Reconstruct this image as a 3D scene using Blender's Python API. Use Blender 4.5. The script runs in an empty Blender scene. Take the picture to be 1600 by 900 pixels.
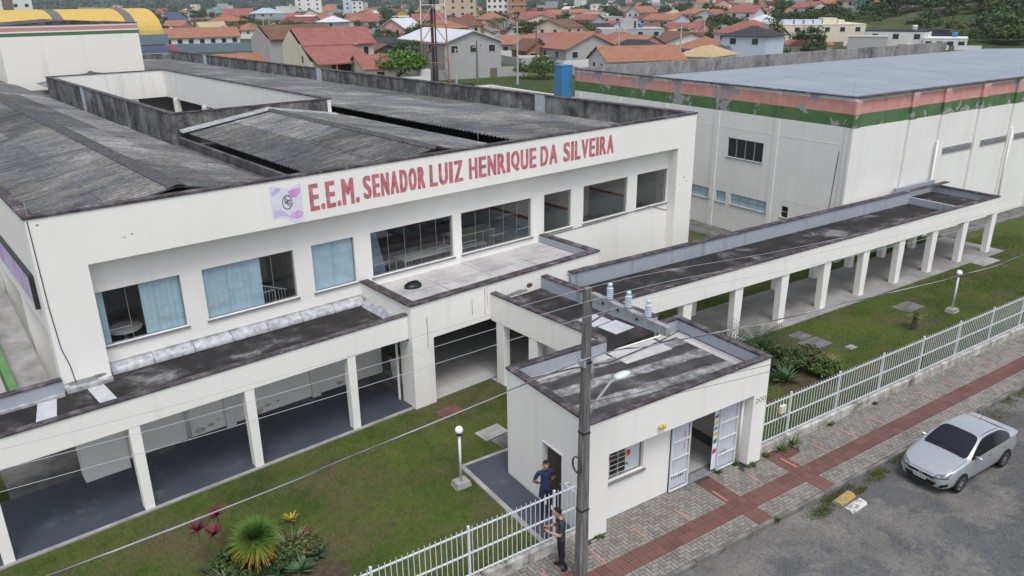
import bpy, bmesh, math, random
import numpy as np
from mathutils import Vector, Matrix
R = math.radians
scene = bpy.context.scene
COL = scene.collection

# ------------------------------------------------------------------ camera
CAM_H = 12.8
cd = bpy.data.cameras.new('camera')
cam = bpy.data.objects.new('camera', cd); COL.objects.link(cam); scene.camera = cam
yaw, pitch, roll = 0.992354329, 0.356647606, -0.0126613853
fwd = Vector((math.cos(yaw)*math.cos(pitch), math.sin(yaw)*math.cos(pitch), -math.sin(pitch)))
rgt = Vector((math.sin(yaw), -math.cos(yaw), 0.0)); upv = rgt.cross(fwd)
r2 = rgt*math.cos(roll) + upv*math.sin(roll); u2 = upv*math.cos(roll) - rgt*math.sin(roll)
cam.matrix_world = Matrix(((r2.x, u2.x, -fwd.x, 0), (r2.y, u2.y, -fwd.y, 0), (r2.z, u2.z, -fwd.z, CAM_H), (0, 0, 0, 1)))
cd.sensor_width = 36.0; cd.lens = 36.0*1207.49/1600.0
cd.clip_start = 0.5; cd.clip_end = 6000
scene.render.resolution_x = 1024; scene.render.resolution_y = 576

# ------------------------------------------------------------------ sky, sun, exposure (overcast)
SUN_EL, SUN_AZ = R(64), R(252)          # azimuth measured counter-clockwise from +X, direction towards the sun
world = bpy.data.worlds.new('World'); scene.world = world; world.use_nodes = True
wn = world.node_tree; wn.nodes.clear()
sky = wn.nodes.new('ShaderNodeTexSky'); sky.sky_type = 'NISHITA'; sky.sun_disc = False
sky.sun_elevation = SUN_EL; sky.sun_rotation = R(90) - SUN_AZ
sky.altitude = 0; sky.air_density = 1.0; sky.dust_density = 2.5; sky.ozone_density = 1.0
hs = wn.nodes.new('ShaderNodeHueSaturation'); hs.inputs['Saturation'].default_value = 0.5
bg = wn.nodes.new('ShaderNodeBackground'); bg.inputs['Strength'].default_value = 0.15
wo = wn.nodes.new('ShaderNodeOutputWorld')
wn.links.new(sky.outputs[0], hs.inputs['Color']); wn.links.new(hs.outputs[0], bg.inputs['Color']); wn.links.new(bg.outputs[0], wo.inputs['Surface'])
sl = bpy.data.lights.new('sun', 'SUN'); sl.energy = 1.35; sl.angle = R(24); sl.color = (1.0, 0.99, 0.975)
sun = bpy.data.objects.new('sun', sl); COL.objects.link(sun)
sd = Vector((math.cos(SUN_EL)*math.cos(SUN_AZ), math.cos(SUN_EL)*math.sin(SUN_AZ), math.sin(SUN_EL)))
sun.rotation_euler = sd.to_track_quat('Z', 'Y').to_euler(); sun.location = (0, 0, 60)
scene.view_settings.view_transform = 'Standard'; scene.view_settings.look = 'None'
scene.view_settings.gamma = 1.0; scene.view_settings.exposure = 0.42; scene.view_settings.use_curve_mapping = False

# ------------------------------------------------------------------ mesh helpers
class MB:
    """collects faces; build() links ONE mesh object"""
    def __init__(s): s.v = []; s.f = []; s.m = []
    def quad(s, a, b, c, d, mi=0):
        n = len(s.v); s.v += [a, b, c, d]; s.f.append((n, n+1, n+2, n+3)); s.m.append(mi); return s
    def poly(s, pts, mi=0):
        n = len(s.v); s.v += list(pts); s.f.append(tuple(range(n, n+len(pts)))); s.m.append(mi); return s
    def box(s, x0, x1, y0, y1, z0, z1, mi=0):
        n = len(s.v)
        s.v += [(x0,y0,z0),(x1,y0,z0),(x1,y1,z0),(x0,y1,z0),(x0,y0,z1),(x1,y0,z1),(x1,y1,z1),(x0,y1,z1)]
        for q in ((0,3,2,1),(4,5,6,7),(0,1,5,4),(1,2,6,5),(2,3,7,6),(3,0,4,7)):
            s.f.append(tuple(n+i for i in q)); s.m.append(mi)
        return s
    def hexa(s, p, mi=0):          # 8 points: bottom ring, top ring
        n = len(s.v); s.v += list(p)
        for q in ((0,3,2,1),(4,5,6,7),(0,1,5,4),(1,2,6,5),(2,3,7,6),(3,0,4,7)):
            s.f.append(tuple(n+i for i in q)); s.m.append(mi)
        return s
    def prism(s, poly, z0, z1, mi=0):
        k = len(poly); n = len(s.v)
        s.v += [(p[0], p[1], z0) for p in poly] + [(p[0], p[1], z1) for p in poly]
        s.f.append(tuple(n+i for i in reversed(range(k)))); s.m.append(mi)
        s.f.append(tuple(n+k+i for i in range(k))); s.m.append(mi)
        for i in range(k):
            j = (i+1) % k; s.f.append((n+i, n+j, n+k+j, n+k+i)); s.m.append(mi)
        return s
    def tube(s, pts, r, k=6, mi=0, cap=True):
        P = [Vector(p) for p in pts]; rs = r if isinstance(r, (list, tuple)) else [r]*len(P); n = len(s.v)
        for i, p in enumerate(P):
            t = (P[min(i+1, len(P)-1)] - P[max(i-1, 0)]).normalized()
            a = Vector((0,0,1)) if abs(t.z) < 0.9 else Vector((1,0,0))
            e = t.cross(a).normalized(); g = t.cross(e)
            for j in range(k):
                w = 2*math.pi*j/k; q = p + (e*math.cos(w) + g*math.sin(w))*rs[i]; s.v.append((q.x, q.y, q.z))
        for i in range(len(P)-1):
            for j in range(k):
                b = n+i*k; j2 = (j+1) % k
                s.f.append((b+j, b+k+j, b+k+j2, b+j2)); s.m.append(mi)
        if cap:
            s.f.append(tuple(n+j for j in range(k))); s.m.append(mi)
            b = n+(len(P)-1)*k; s.f.append(tuple(b+j for j in reversed(range(k)))); s.m.append(mi)
        return s
    def lathe(s, prof, cx, cy, k=12, mi=0):   # prof [(r,z)]
        n = len(s.v)
        for r, z in prof:
            for j in range(k):
                w = 2*math.pi*j/k; s.v.append((cx+r*math.cos(w), cy+r*math.sin(w), z))
        for i in range(len(prof)-1):
            for j in range(k):
                b = n+i*k; j2 = (j+1) % k; s.f.append((b+j, b+j2, b+k+j2, b+k+j)); s.m.append(mi)
        s.f.append(tuple(n+j for j in reversed(range(k)))); s.m.append(mi)
        b = n+(len(prof)-1)*k; s.f.append(tuple(b+j for j in range(k))); s.m.append(mi)
        return s
    def wall(s, P, us, zs, hole, th, mi=0):
        """wall with openings: P(u, d, z) -> xyz; hole(uc, zc) says if a cell is open; th = thickness (d from 0 to th)"""
        us = sorted(set(round(u, 4) for u in us)); zs = sorted(set(round(z, 4) for z in zs))
        F = [[not hole((us[i]+us[i+1])/2, (zs[j]+zs[j+1])/2) for j in range(len(zs)-1)] for i in range(len(us)-1)]
        def fl(i, j): return 0 <= i < len(us)-1 and 0 <= j < len(zs)-1 and F[i][j]
        n = len(s.v); nz = len(zs)
        for u in us:
            for z in zs: s.v.append(P(u, 0, z)); s.v.append(P(u, th, z))
        I = lambda i, j, d: n + 2*(i*nz+j) + d
        for i in range(len(us)-1):
            for j in range(nz-1):
                if not F[i][j]: continue
                s.f.append((I(i,j,0), I(i+1,j,0), I(i+1,j+1,0), I(i,j+1,0))); s.m.append(mi)
                s.f.append((I(i,j,1), I(i,j+1,1), I(i+1,j+1,1), I(i+1,j,1))); s.m.append(mi)
                if not fl(i-1, j): s.f.append((I(i,j,0), I(i,j+1,0), I(i,j+1,1), I(i,j,1))); s.m.append(mi)
                if not fl(i+1, j): s.f.append((I(i+1,j,0), I(i+1,j,1), I(i+1,j+1,1), I(i+1,j+1,0))); s.m.append(mi)
                if not fl(i, j-1): s.f.append((I(i,j,0), I(i,j,1), I(i+1,j,1), I(i+1,j,0))); s.m.append(mi)
                if not fl(i, j+1): s.f.append((I(i,j+1,0), I(i+1,j+1,0), I(i+1,j+1,1), I(i,j+1,1))); s.m.append(mi)
        return s
    def mesh(s, name, mats, off=(0,0,0), smooth=False):
        me = bpy.data.meshes.new(name)
        me.from_pydata([(a-off[0], b-off[1], c-off[2]) for a, b, c in s.v], [], s.f)
        for m in (mats if isinstance(mats, (list, tuple)) else [mats]): me.materials.append(M_(m))
        me.polygons.foreach_set('material_index', s.m)
        if smooth: me.polygons.foreach_set('use_smooth', [True]*len(s.f))
        me.update(); return me

def obj(name, me, parent=None, loc=(0,0,0), rz=0.0):
    o = bpy.data.objects.new(name, me); COL.objects.link(o)
    o.location = loc; o.rotation_euler = (0, 0, rz)
    if parent: o.parent = parent
    return o

def tag(o, label, cat=None, group=None, kind=None):
    o['label'] = label
    if cat: o['category'] = cat
    if group: o['group'] = group
    if kind: o['kind'] = kind
    return o

class Thing:
    """Empty at the base of a thing; parts are given in the frame's coordinates (frame = world turned by rz)"""
    def __init__(s, name, label, cat, base, rz=0.0, group=None):
        s.off = base; s.rz = rz
        c, q = math.cos(rz), math.sin(rz)
        s.o = bpy.data.objects.new(name, None); COL.objects.link(s.o)
        s.o.empty_display_size = 0.3
        s.o.location = (c*base[0]-q*base[1], q*base[0]+c*base[1], base[2]); s.o.rotation_euler = (0, 0, rz)
        tag(s.o, label, cat, group)
    def part(s, name, mb, mats, parent=None, smooth=False, bevel=0.0, label=None):
        o = obj(name, mb.mesh(name, mats, s.off, smooth), parent or s.o)
        if bevel: b = o.modifiers.new('bevel', 'BEVEL'); b.width = bevel; b.segments = 2; b.limit_method = 'ANGLE'; b.angle_limit = R(40); weld(o)
        if label: o['label'] = label
        return o

def weld(o):
    bm = bmesh.new(); bm.from_mesh(o.data); bmesh.ops.remove_doubles(bm, verts=bm.verts, dist=1e-4); bm.to_mesh(o.data); bm.free()

def struct(name, mb, mats, rz=0.0, label=None, kind='structure', smooth=False):
    o = obj(name, mb.mesh(name, mats, (0,0,0), smooth), None, (0,0,0), rz); o['kind'] = kind
    if label: o['label'] = label
    return o

def solo(name, mb, mats, label, cat, base=(0,0,0), rz=0.0, group=None, smooth=False, bevel=0.0):
    """a thing that is one mesh"""
    c, q = math.cos(rz), math.sin(rz)
    o = obj(name, mb.mesh(name, mats, base, smooth), None, (c*base[0]-q*base[1], q*base[0]+c*base[1], base[2]), rz)
    if bevel: weld(o); b = o.modifiers.new('bevel', 'BEVEL'); b.width = bevel; b.segments = 2; b.limit_method = 'ANGLE'; b.angle_limit = R(40)
    return tag(o, label, cat, group)

def text_mesh(name, body, mat, height=None, width=None, bold=0.0, extrude=0.002):
    """letters in the local XY plane, lower left corner at the origin"""
    cu = bpy.data.curves.new(name, 'FONT'); cu.body = body; cu.size = 1.0; cu.offset = bold; cu.extrude = 0.0; cu.resolution_u = 4
    t = bpy.data.objects.new(name, cu); COL.objects.link(t)
    bpy.context.view_layer.update()
    me = bpy.data.meshes.new_from_object(t.evaluated_get(bpy.context.evaluated_depsgraph_get()))
    bpy.data.objects.remove(t); bpy.data.curves.remove(cu)
    co = np.array([v.co[:] for v in me.vertices]); mn = co.min(0); mx = co.max(0)
    sx = width/(mx[0]-mn[0]) if width else None; sy = height/(mx[1]-mn[1]) if height else None
    sx = sx or sy; sy = sy or sx
    for v in me.vertices: v.co = ((v.co.x-mn[0])*sx, (v.co.y-mn[1])*sy, 0)
    me.materials.clear(); me.materials.append(M_(mat)); me.name = name
    return me
ROT = 0.118541175            # the school is turned by this angle against the street
def fromM(x, y, z=0.0):
    c, s = math.cos(ROT), math.sin(ROT); return Vector((c*x-s*y, s*x+c*y, z))
# ------------------------------------------------------------------ procedural materials
_M = {}
def M_(n): return _M[n]
class NT:
    def __init__(s, name, rough=0.8, spec=0.3):
        s.mat = bpy.data.materials.new(name); s.mat.use_nodes = True; s.t = s.mat.node_tree; s.t.nodes.clear()
        s.out = s.n('ShaderNodeOutputMaterial'); s.b = s.n('ShaderNodeBsdfPrincipled')
        s.l(s.b.outputs[0], s.out.inputs[0]); s.b.inputs['Roughness'].default_value = rough
        s.b.inputs['Specular IOR Level'].default_value = spec
        s.tc = s.n('ShaderNodeTexCoord'); s.obj = s.tc.outputs['Object']; _M[name] = s.mat
    def n(s, t, **k):
        x = s.t.nodes.new(t)
        for a, v in k.items(): setattr(x, a, v)
        return x
    def l(s, a, b): s.t.links.new(a, b)
    def map(s, sc=(1,1,1), rot=(0,0,0), loc=(0,0,0), src=None):
        m = s.n('ShaderNodeMapping'); m.inputs['Scale'].default_value = sc; m.inputs['Rotation'].default_value = rot; m.inputs['Location'].default_value = loc
        s.l(src or s.obj, m.inputs['Vector']); return m.outputs[0]
    def noise(s, scale=1.0, detail=4, rough=0.55, vec=None, dist=0.0):
        x = s.n('ShaderNodeTexNoise'); x.inputs['Scale'].default_value = scale; x.inputs['Detail'].default_value = detail
        x.inputs['Roughness'].default_value = rough; x.inputs['Distortion'].default_value = dist
        s.l(vec if vec is not None else s.obj, x.inputs['Vector']); return x.outputs[0]
    def ramp(s, fac, stops, interp='LINEAR'):
        x = s.n('ShaderNodeValToRGB'); e = x.color_ramp.elements; x.color_ramp.interpolation = interp
        while len(e) < len(stops): e.new(0.5)
        for i, (p, c) in enumerate(stops):
            e[i].position = p; e[i].color = (c, c, c, 1) if isinstance(c, (int, float)) else (*c, 1)
        s.l(fac, x.inputs[0]); return x.outputs[0]
    def mix(s, fac, a, b, mode='MIX'):
        x = s.n('ShaderNodeMix', data_type='RGBA', blend_type=mode)
        for sock, v in ((x.inputs[0], fac), (x.inputs[6], a), (x.inputs[7], b)):
            if isinstance(v, (int, float)): sock.default_value = v
            elif isinstance(v, tuple): sock.default_value = (*v, 1)
            else: s.l(v, sock)
        return x.outputs[2]
    def math(s, op, a, b=0.0, clamp=False):
        x = s.n('ShaderNodeMath', operation=op, use_clamp=clamp)
        for sock, v in ((x.inputs[0], a), (x.inputs[1], b)):
            if isinstance(v, (int, float)): sock.default_value = v
            else: s.l(v, sock)
        return x.outputs[0]
    def sep(s, src=None):
        x = s.n('ShaderNodeSeparateXYZ'); s.l(src or s.obj, x.inputs[0]); return x.outputs
    def geo(s): return s.n('ShaderNodeNewGeometry')
    def rnd(s): return s.n('ShaderNodeObjectInfo').outputs['Random']
    def island(s): return s.n('ShaderNodeNewGeometry').outputs['Random Per Island']
    def col(s, c):
        if isinstance(c, tuple): s.b.inputs['Base Color'].default_value = (*c, 1)
        else: s.l(c, s.b.inputs['Base Color'])
        return s
    def bump(s, h, strength=0.3, dist=0.02):
        x = s.n('ShaderNodeBump'); x.inputs['Strength'].default_value = strength; x.inputs['Distance'].default_value = dist
        s.l(h, x.inputs['Height']); s.l(x.outputs[0], s.b.inputs['Normal']); return s

def plain(name, c, rough=0.7, var=0.12, scale=3.0, spec=0.3, metal=0.0, bump=0.0):
    m = NT(name, rough, spec); d = tuple(x*(1-var) for x in c); u = tuple(min(1, x*(1+var)) for x in c)
    nz = m.noise(scale, 5); m.col(m.ramp(nz, [(0.3, d), (0.7, u)])); m.b.inputs['Metallic'].default_value = metal
    if bump: m.bump(m.noise(scale*8, 4), bump, 0.01)
    return m

def plaster(name, c, dirt=(0.42, 0.40, 0.36), amount=0.3, streak=0.2, peel=0.0):
    m = NT(name, 0.85, 0.25)
    big = m.noise(0.35, 4, 0.6)
    base = m.mix(m.ramp(big, [(0.35, 0.0), (0.75, 1.0)]), tuple(x*0.93 for x in c), c)
    st = m.noise(1.0, 5, 0.6, m.map((2.2, 2.2, 0.16)))                     # rain streaks: long in z
    base = m.mix(m.math('MULTIPLY', m.ramp(st, [(0.56, 0.0), (0.78, 1.0)]), streak), base, dirt)
    sp = m.noise(2.4, 6, 0.7)
    base = m.mix(m.math('MULTIPLY', m.ramp(sp, [(0.66, 0.0), (0.78, 1.0)]), amount), base, dirt)
    if peel:
        pn = m.noise(1.1, 7, 0.65, None, 0.4)
        base = m.mix(m.ramp(pn, [(0.72-peel*0.12, 0.0), (0.73-peel*0.12, 1.0)]), base, (0.30, 0.29, 0.28))
    m.col(base); m.bump(m.noise(14, 4), 0.12, 0.006); return m
plaster('plaster', (0.85, 0.83, 0.78))
plaster('plaster_clean', (0.87, 0.85, 0.80), amount=0.12, streak=0.10)
plaster('plaster_worn', (0.78, 0.765, 0.72), amount=0.6, streak=0.45)
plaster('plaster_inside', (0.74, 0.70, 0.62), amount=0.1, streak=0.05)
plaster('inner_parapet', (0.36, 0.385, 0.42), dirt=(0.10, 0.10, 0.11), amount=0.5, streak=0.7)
def stained(name, pale, dark, mid, sc=0.7):
    m = NT(name, 0.9, 0.2); P = m.geo().outputs['Position']; st = m.noise(1.0, 6, 0.7, m.map((1.6, 1.6, 0.35), src=P)); bl = m.noise(sc, 7, 0.7, P, 0.5); fn = m.noise(5, 6, 0.7, P)
    f = m.math('ADD', m.math('MULTIPLY', st, 0.45), m.math('MULTIPLY', bl, 0.55)); c = m.ramp(f, [(0.34, dark), (0.47, mid), (0.60, pale)]); m.col(m.mix(m.ramp(fn, [(0.45, 0.0), (0.7, 0.5)]), c, dark)); m.bump(fn, 0.25, 0.01); return m
stained('stained_parapet', (0.30, 0.295, 0.285), (0.018, 0.018, 0.019), (0.115, 0.112, 0.11))
stained('plinth', (0.62, 0.60, 0.56), (0.06, 0.055, 0.048), (0.38, 0.36, 0.32), 1.6)
stained('lot_wall', (0.36, 0.355, 0.35), (0.07, 0.07, 0.07), (0.25, 0.245, 0.24), 0.4)
plain('pale_post', (0.42, 0.45, 0.48), 0.7, 0.15)

m = NT('gym_wall', 0.85, 0.25)                                         # white, with flaking pink and green bands at the top
Z = m.sep(m.geo().outputs['Position'])[2]
big = m.noise(0.35, 4, 0.6); st = m.noise(1.0, 5, 0.6, m.map((2.2, 2.2, 0.16)))
w = m.mix(m.ramp(big, [(0.35, 0.0), (0.75, 1.0)]), (0.74, 0.73, 0.69), (0.81, 0.80, 0.76))
w = m.mix(m.math('MULTIPLY', m.ramp(st, [(0.5, 0.0), (0.8, 1.0)]), 0.2), w, (0.45, 0.44, 0.42))
pk = m.mix(m.ramp(m.noise(1.3, 5, 0.7), [(0.35, 0.0), (0.7, 1.0)]), (0.55, 0.25, 0.22), (0.66, 0.36, 0.31))
gr = m.mix(m.ramp(m.noise(0.9, 5, 0.7), [(0.35, 0.0), (0.7, 1.0)]), (0.06, 0.14, 0.065), (0.14, 0.20, 0.085))
g1 = m.math('GREATER_THAN', Z, 6.79); g2 = m.math('GREATER_THAN', Z, 7.44); g3 = m.math('GREATER_THAN', Z, 8.06)
c = m.mix(g1, w, gr); c = m.mix(g2, c, pk); c = m.mix(g3, c, (0.62, 0.60, 0.56))
pn = m.noise(0.55, 8, 0.68, None, 0.3); flake = m.math('MULTIPLY', m.ramp(pn, [(0.555, 0.0), (0.565, 1.0)]), g1)
c = m.mix(flake, c, (0.33, 0.31, 0.31)); m.col(c); m.bump(m.noise(14, 4), 0.12, 0.006)
m = NT('tower_wall', 0.85, 0.25)
Z = m.sep(m.geo().outputs['Position'])[2]; st = m.noise(1.0, 5, 0.6, m.map((0.5, 0.5, 0.07)))
w = m.mix(m.math('MULTIPLY', m.ramp(st, [(0.56, 0.0), (0.8, 1.0)]), 0.4), (0.82, 0.79, 0.72), (0.42, 0.36, 0.26))
c = m.mix(m.math('MULTIPLY', m.math('GREATER_THAN', Z, 10.66), m.math('LESS_THAN', Z, 10.92)), w, (0.09, 0.17, 0.10))
c = m.mix(m.math('MULTIPLY', m.math('GREATER_THAN', Z, 11.02), m.math('LESS_THAN', Z, 11.30)), c, (0.50, 0.27, 0.25)); m.col(c)

m = NT('coping', 0.8, 0.3)                                             # dark weathered edge with pale scratches
P = m.geo().outputs['Position']; a = m.noise(2.2, 7, 0.72, P); b = m.noise(9, 5, 0.7, P)
c = m.ramp(a, [(0.28, (0.018, 0.015, 0.016)), (0.48, (0.06, 0.049, 0.054)), (0.60, (0.13, 0.112, 0.12)), (0.72, (0.30, 0.29, 0.30))])
c = m.mix(m.ramp(b, [(0.60, 0.0), (0.70, 0.7)]), c, (0.36, 0.35, 0.36)); m.col(c); m.bump(a, 0.4, 0.012)
m = NT('bitumen', 0.75, 0.35)
P = m.geo().outputs['Position']; a = m.noise(0.7, 8, 0.72, P, 0.3); b = m.noise(7, 5, 0.65, P)
c = m.ramp(a, [(0.34, (0.007, 0.006, 0.006)), (0.50, (0.018, 0.016, 0.016)), (0.575, (0.06, 0.056, 0.057)), (0.67, (0.30, 0.295, 0.30))])
c = m.mix(0.25, c, m.ramp(b, [(0.3, (0.006, 0.005, 0.005)), (0.7, (0.05, 0.045, 0.045))])); m.col(c); m.bump(b, 0.35, 0.012)
m = NT('membrane', 0.6, 0.4)                                           # pale aged roofing sheet
a = m.noise(0.9, 6, 0.65); b = m.noise(2.0, 5, 0.6, m.map((0.5, 3.0, 1)))
c = m.ramp(a, [(0.3, (0.30, 0.29, 0.29)), (0.6, (0.50, 0.49, 0.48)), (0.8, (0.40, 0.33, 0.30))])
c = m.mix(m.ramp(b, [(0.58, 0.0), (0.74, 0.75)]), c, (0.10, 0.095, 0.095)); m.col(c)
m = NT('mixed_roof', 0.7, 0.35)                                        # guardhouse roof: pale bands over black
p = m.sep(m.map((1, 1, 1), (0, 0, R(4))))
wv = m.math('ADD', m.math('MULTIPLY', p[1], 1.05), m.math('MULTIPLY', m.noise(0.7, 5, 0.7), 0.45))
band = m.ramp(m.math('FRACT', wv), [(0.0, 0.0), (0.38, 0.0), (0.45, 1.0), (0.82, 1.0), (0.9, 0.0)])
dk = m.ramp(m.noise(1.2, 6, 0.7), [(0.3, (0.016, 0.014, 0.014)), (0.6, (0.07, 0.066, 0.066)), (0.8, (0.24, 0.23, 0.23))])
lt = m.ramp(m.noise(3.5, 6, 0.7), [(0.35, (0.09, 0.085, 0.085)), (0.65, (0.46, 0.455, 0.455))])
sk_ = m.noise(1.0, 6, 0.7, m.map((0.6, 9, 1))); m.col(m.mix(m.math('MULTIPLY', m.math('MULTIPLY', band, m.ramp(sk_, [(0.32, 0.25), (0.55, 1.0)])), 0.9), dk, lt)); m.bump(m.noise(7, 5), 0.3, 0.01)
plain('silver_flashing', (0.42, 0.425, 0.44), 0.5, 0.4, 5.0, 0.5, 0.2)
plain('white_patch', (0.46, 0.47, 0.49), 0.6, 0.15, 3.0)
def fibre(name, near):
    m = NT(name, 0.9, 0.2); P = m.geo().outputs['Position']; Q = m.map((1, 1, 1), (0, 0, -ROT0), src=P)
    o = m.noise(0.30, 6, 0.62, Q); o2 = m.noise(1.0, 6, 0.7, m.map((0.5, 3.4, 1), src=Q)); o3 = m.noise(7.0, 5, 0.75, Q)
    c = m.ramp(o, [(0.3, (0.10, 0.103, 0.11)), (0.45, (0.168, 0.172, 0.18)), (0.56, (0.225, 0.22, 0.212)), (0.68, (0.33, 0.33, 0.335))])
    c = m.mix(m.ramp(o2, [(0.44, 0.0), (0.66, 0.7)]), c, (0.055, 0.055, 0.06)); c = m.mix(m.ramp(o3, [(0.38, 0.5), (0.58, 0.0)]), c, (0.05, 0.05, 0.055))
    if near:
        z = m.sep()[2]; c = m.mix(m.ramp(m.math('ADD', m.math('MULTIPLY', z, 13), 0.5), [(0.15, 0.9), (0.8, 0.0)]), c, (0.022, 0.022, 0.024))     # troughs darkened in the colour, standing in for rib shading
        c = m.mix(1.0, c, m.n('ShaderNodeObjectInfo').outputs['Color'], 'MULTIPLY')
    m.col(c)
ROT0 = 0.118541175
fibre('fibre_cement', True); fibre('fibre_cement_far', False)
plain('ridge_cap', (0.075, 0.073, 0.076), 0.9, 0.5, 5.0)
plain('gym_roof', (0.25, 0.275, 0.31), 0.5, 0.10, 0.4, 0.4)
plain('gutter_concrete', (0.10, 0.095, 0.095), 0.85, 0.6, 1.2)
plain('concrete', (0.30, 0.295, 0.285), 0.9, 0.25, 2.0, bump=0.2)
plain('kerb_mat', (0.17, 0.16, 0.145), 0.9, 0.5, 2.5, bump=0.3)
plain('rain_stain', (0.36, 0.33, 0.28), 0.9, 0.35, 4.0)
plain('concrete_dark', (0.13, 0.125, 0.12), 0.9, 0.4, 2.0, bump=0.2)
m = NT('walk_floor', 0.85, 0.3); a = m.noise(0.6, 6, 0.65); m.col(m.ramp(a, [(0.3, (0.16, 0.155, 0.15)), (0.6, (0.30, 0.29, 0.28)), (0.8, (0.36, 0.35, 0.34))])); m.bump(m.noise(9, 4), 0.15, 0.01)
m = NT('blue_grey_paint', 0.55, 0.4); a = m.noise(0.55, 6, 0.6); c = m.ramp(a, [(0.35, (0.040, 0.048, 0.063)), (0.58, (0.058, 0.067, 0.085)), (0.70, (0.16, 0.175, 0.19))]); m.col(c); m.bump(m.noise(20, 3), 0.1, 0.005)
plain('floor_tile', (0.46, 0.455, 0.44), 0.35, 0.08, 1.5, 0.5)
plain('grout', (0.16, 0.155, 0.15), 0.9, 0.2)
m = NT('asphalt', 0.95, 0.2)
P = m.geo().outputs['Position']; a = m.noise(0.22, 9, 0.66, P, 0.6); b = m.noise(38, 3, 0.7, P); gsp = m.noise(90, 2, 0.6, P); a2 = m.noise(0.9, 8, 0.7, m.map((1, 1, 1), loc=(5, 9, 0), src=P))
c = m.ramp(a2, [(0.32, (0.045, 0.047, 0.053)), (0.5, (0.08, 0.082, 0.088)), (0.68, (0.125, 0.127, 0.133))])
sand = m.ramp(m.math('ADD', m.math('MULTIPLY', a, 0.75), m.math('MULTIPLY', a2, 0.25)), [(0.485, 0.0), (0.515, 0.7), (0.60, 1.0)])
xx = m.sep(P); ds_ = m.math('ADD', m.math('MULTIPLY', m.math('ABSOLUTE', m.math('SUBTRACT', xx[0], 23.5)), 0.11), m.math('MULTIPLY', m.math('ABSOLUTE', m.math('SUBTRACT', xx[1], 5.2)), 0.20))
sand = m.math('MAXIMUM', sand, m.ramp(m.math('ADD', ds_, m.math('MULTIPLY', m.math('SUBTRACT', a2, 0.5), 1.6)), [(0.38, 0.85), (0.52, 0.0)]))
c = m.mix(sand, c, m.ramp(a2, [(0.3, (0.12, 0.112, 0.10)), (0.7, (0.27, 0.25, 0.22))]))
vc = m.n('ShaderNodeTexVoronoi', feature='DISTANCE_TO_EDGE'); vc.inputs['Scale'].default_value = 0.42; dn = m.n('ShaderNodeVectorMath', operation='ADD'); nz_ = m.n('ShaderNodeTexNoise'); nz_.inputs['Scale'].default_value = 1.6; nz_.inputs['Detail'].default_value = 6; m.l(P, nz_.inputs['Vector']); m.l(P, dn.inputs[0]); m.l(nz_.outputs['Color'], dn.inputs[1]); m.l(dn.outputs[0], vc.inputs['Vector'])
c = m.mix(m.math('MULTIPLY', m.ramp(vc.outputs['Distance'], [(0.0, 1.0), (0.018, 0.0)]), m.ramp(a2, [(0.52, 0.0), (0.6, 0.7)])), c, (0.04, 0.04, 0.042))
c = m.mix(0.5, c, m.ramp(b, [(0.35, (0.02, 0.02, 0.023)), (0.65, (0.22, 0.217, 0.21))])); c = m.mix(m.ramp(m.noise(9, 6, 0.75, P), [(0.5, 0.0), (0.66, 0.55)]), c, (0.05, 0.05, 0.054)); c = m.mix(m.ramp(gsp, [(0.64, 0.0), (0.70, 0.7)]), c, (0.42, 0.41, 0.39)); m.col(c); m.bump(m.mix(0.5, b, sand), 0.6, 0.03)
m = NT('sand_dirt', 0.95, 0.15)
P = m.geo().outputs['Position']; a = m.noise(1.2, 7, 0.7, P); b = m.noise(30, 3, 0.6, P)
m.col(m.mix(0.4, m.ramp(a, [(0.3, (0.11, 0.10, 0.088)), (0.7, (0.25, 0.225, 0.19))]), m.ramp(b, [(0.3, (0.07, 0.065, 0.06)), (0.7, (0.26, 0.25, 0.22))]))); m.bump(b, 0.5, 0.02)
def perpiece(name, lo, hi, rough=0.85, island=True, extra=None):
    m = NT(name, rough, 0.25); r = m.island() if island else m.rnd()
    P = m.geo().outputs['Position']
    c = m.ramp(m.math('FRACT', m.math('ADD', m.math('MULTIPLY', r, 1.0), m.math('MULTIPLY', m.noise(0.45, 4, 0.6, P), 0.35))), [(0.0, lo), (0.7, hi), (1.0, tuple(x*0.8 for x in hi))])
    dirt = m.noise(0.8, 6, 0.7, P); c = m.mix(m.ramp(dirt, [(0.52, 0.0), (0.72, 0.75)]), c, extra or tuple(x*0.4 for x in lo))
    c = m.mix(0.3, c, m.ramp(m.noise(25, 4, 0.6, P), [(0.3, tuple(x*0.6 for x in lo)), (0.7, hi)])); m.col(c); m.bump(m.noise(40, 3, 0.5, P), 0.2, 0.004); return m
perpiece('paver', (0.17, 0.155, 0.14), (0.28, 0.26, 0.232)); perpiece('paver_single', (0.17, 0.155, 0.14), (0.28, 0.26, 0.232), island=False)
perpiece('red_tile', (0.14, 0.069, 0.063), (0.20, 0.103, 0.095), extra=(0.08, 0.06, 0.055))
perpiece('red_tile_single', (0.14, 0.069, 0.063), (0.20, 0.103, 0.095), island=False, extra=(0.08, 0.06, 0.055))
plain('paver_bed', (0.055, 0.05, 0.045), 0.95, 0.3)
plain('pink_paint', (0.40, 0.19, 0.17), 0.8, 0.4, 12.0)
plain('rust_plate', (0.13, 0.065, 0.055), 0.8, 0.3, 6.0)
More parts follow.
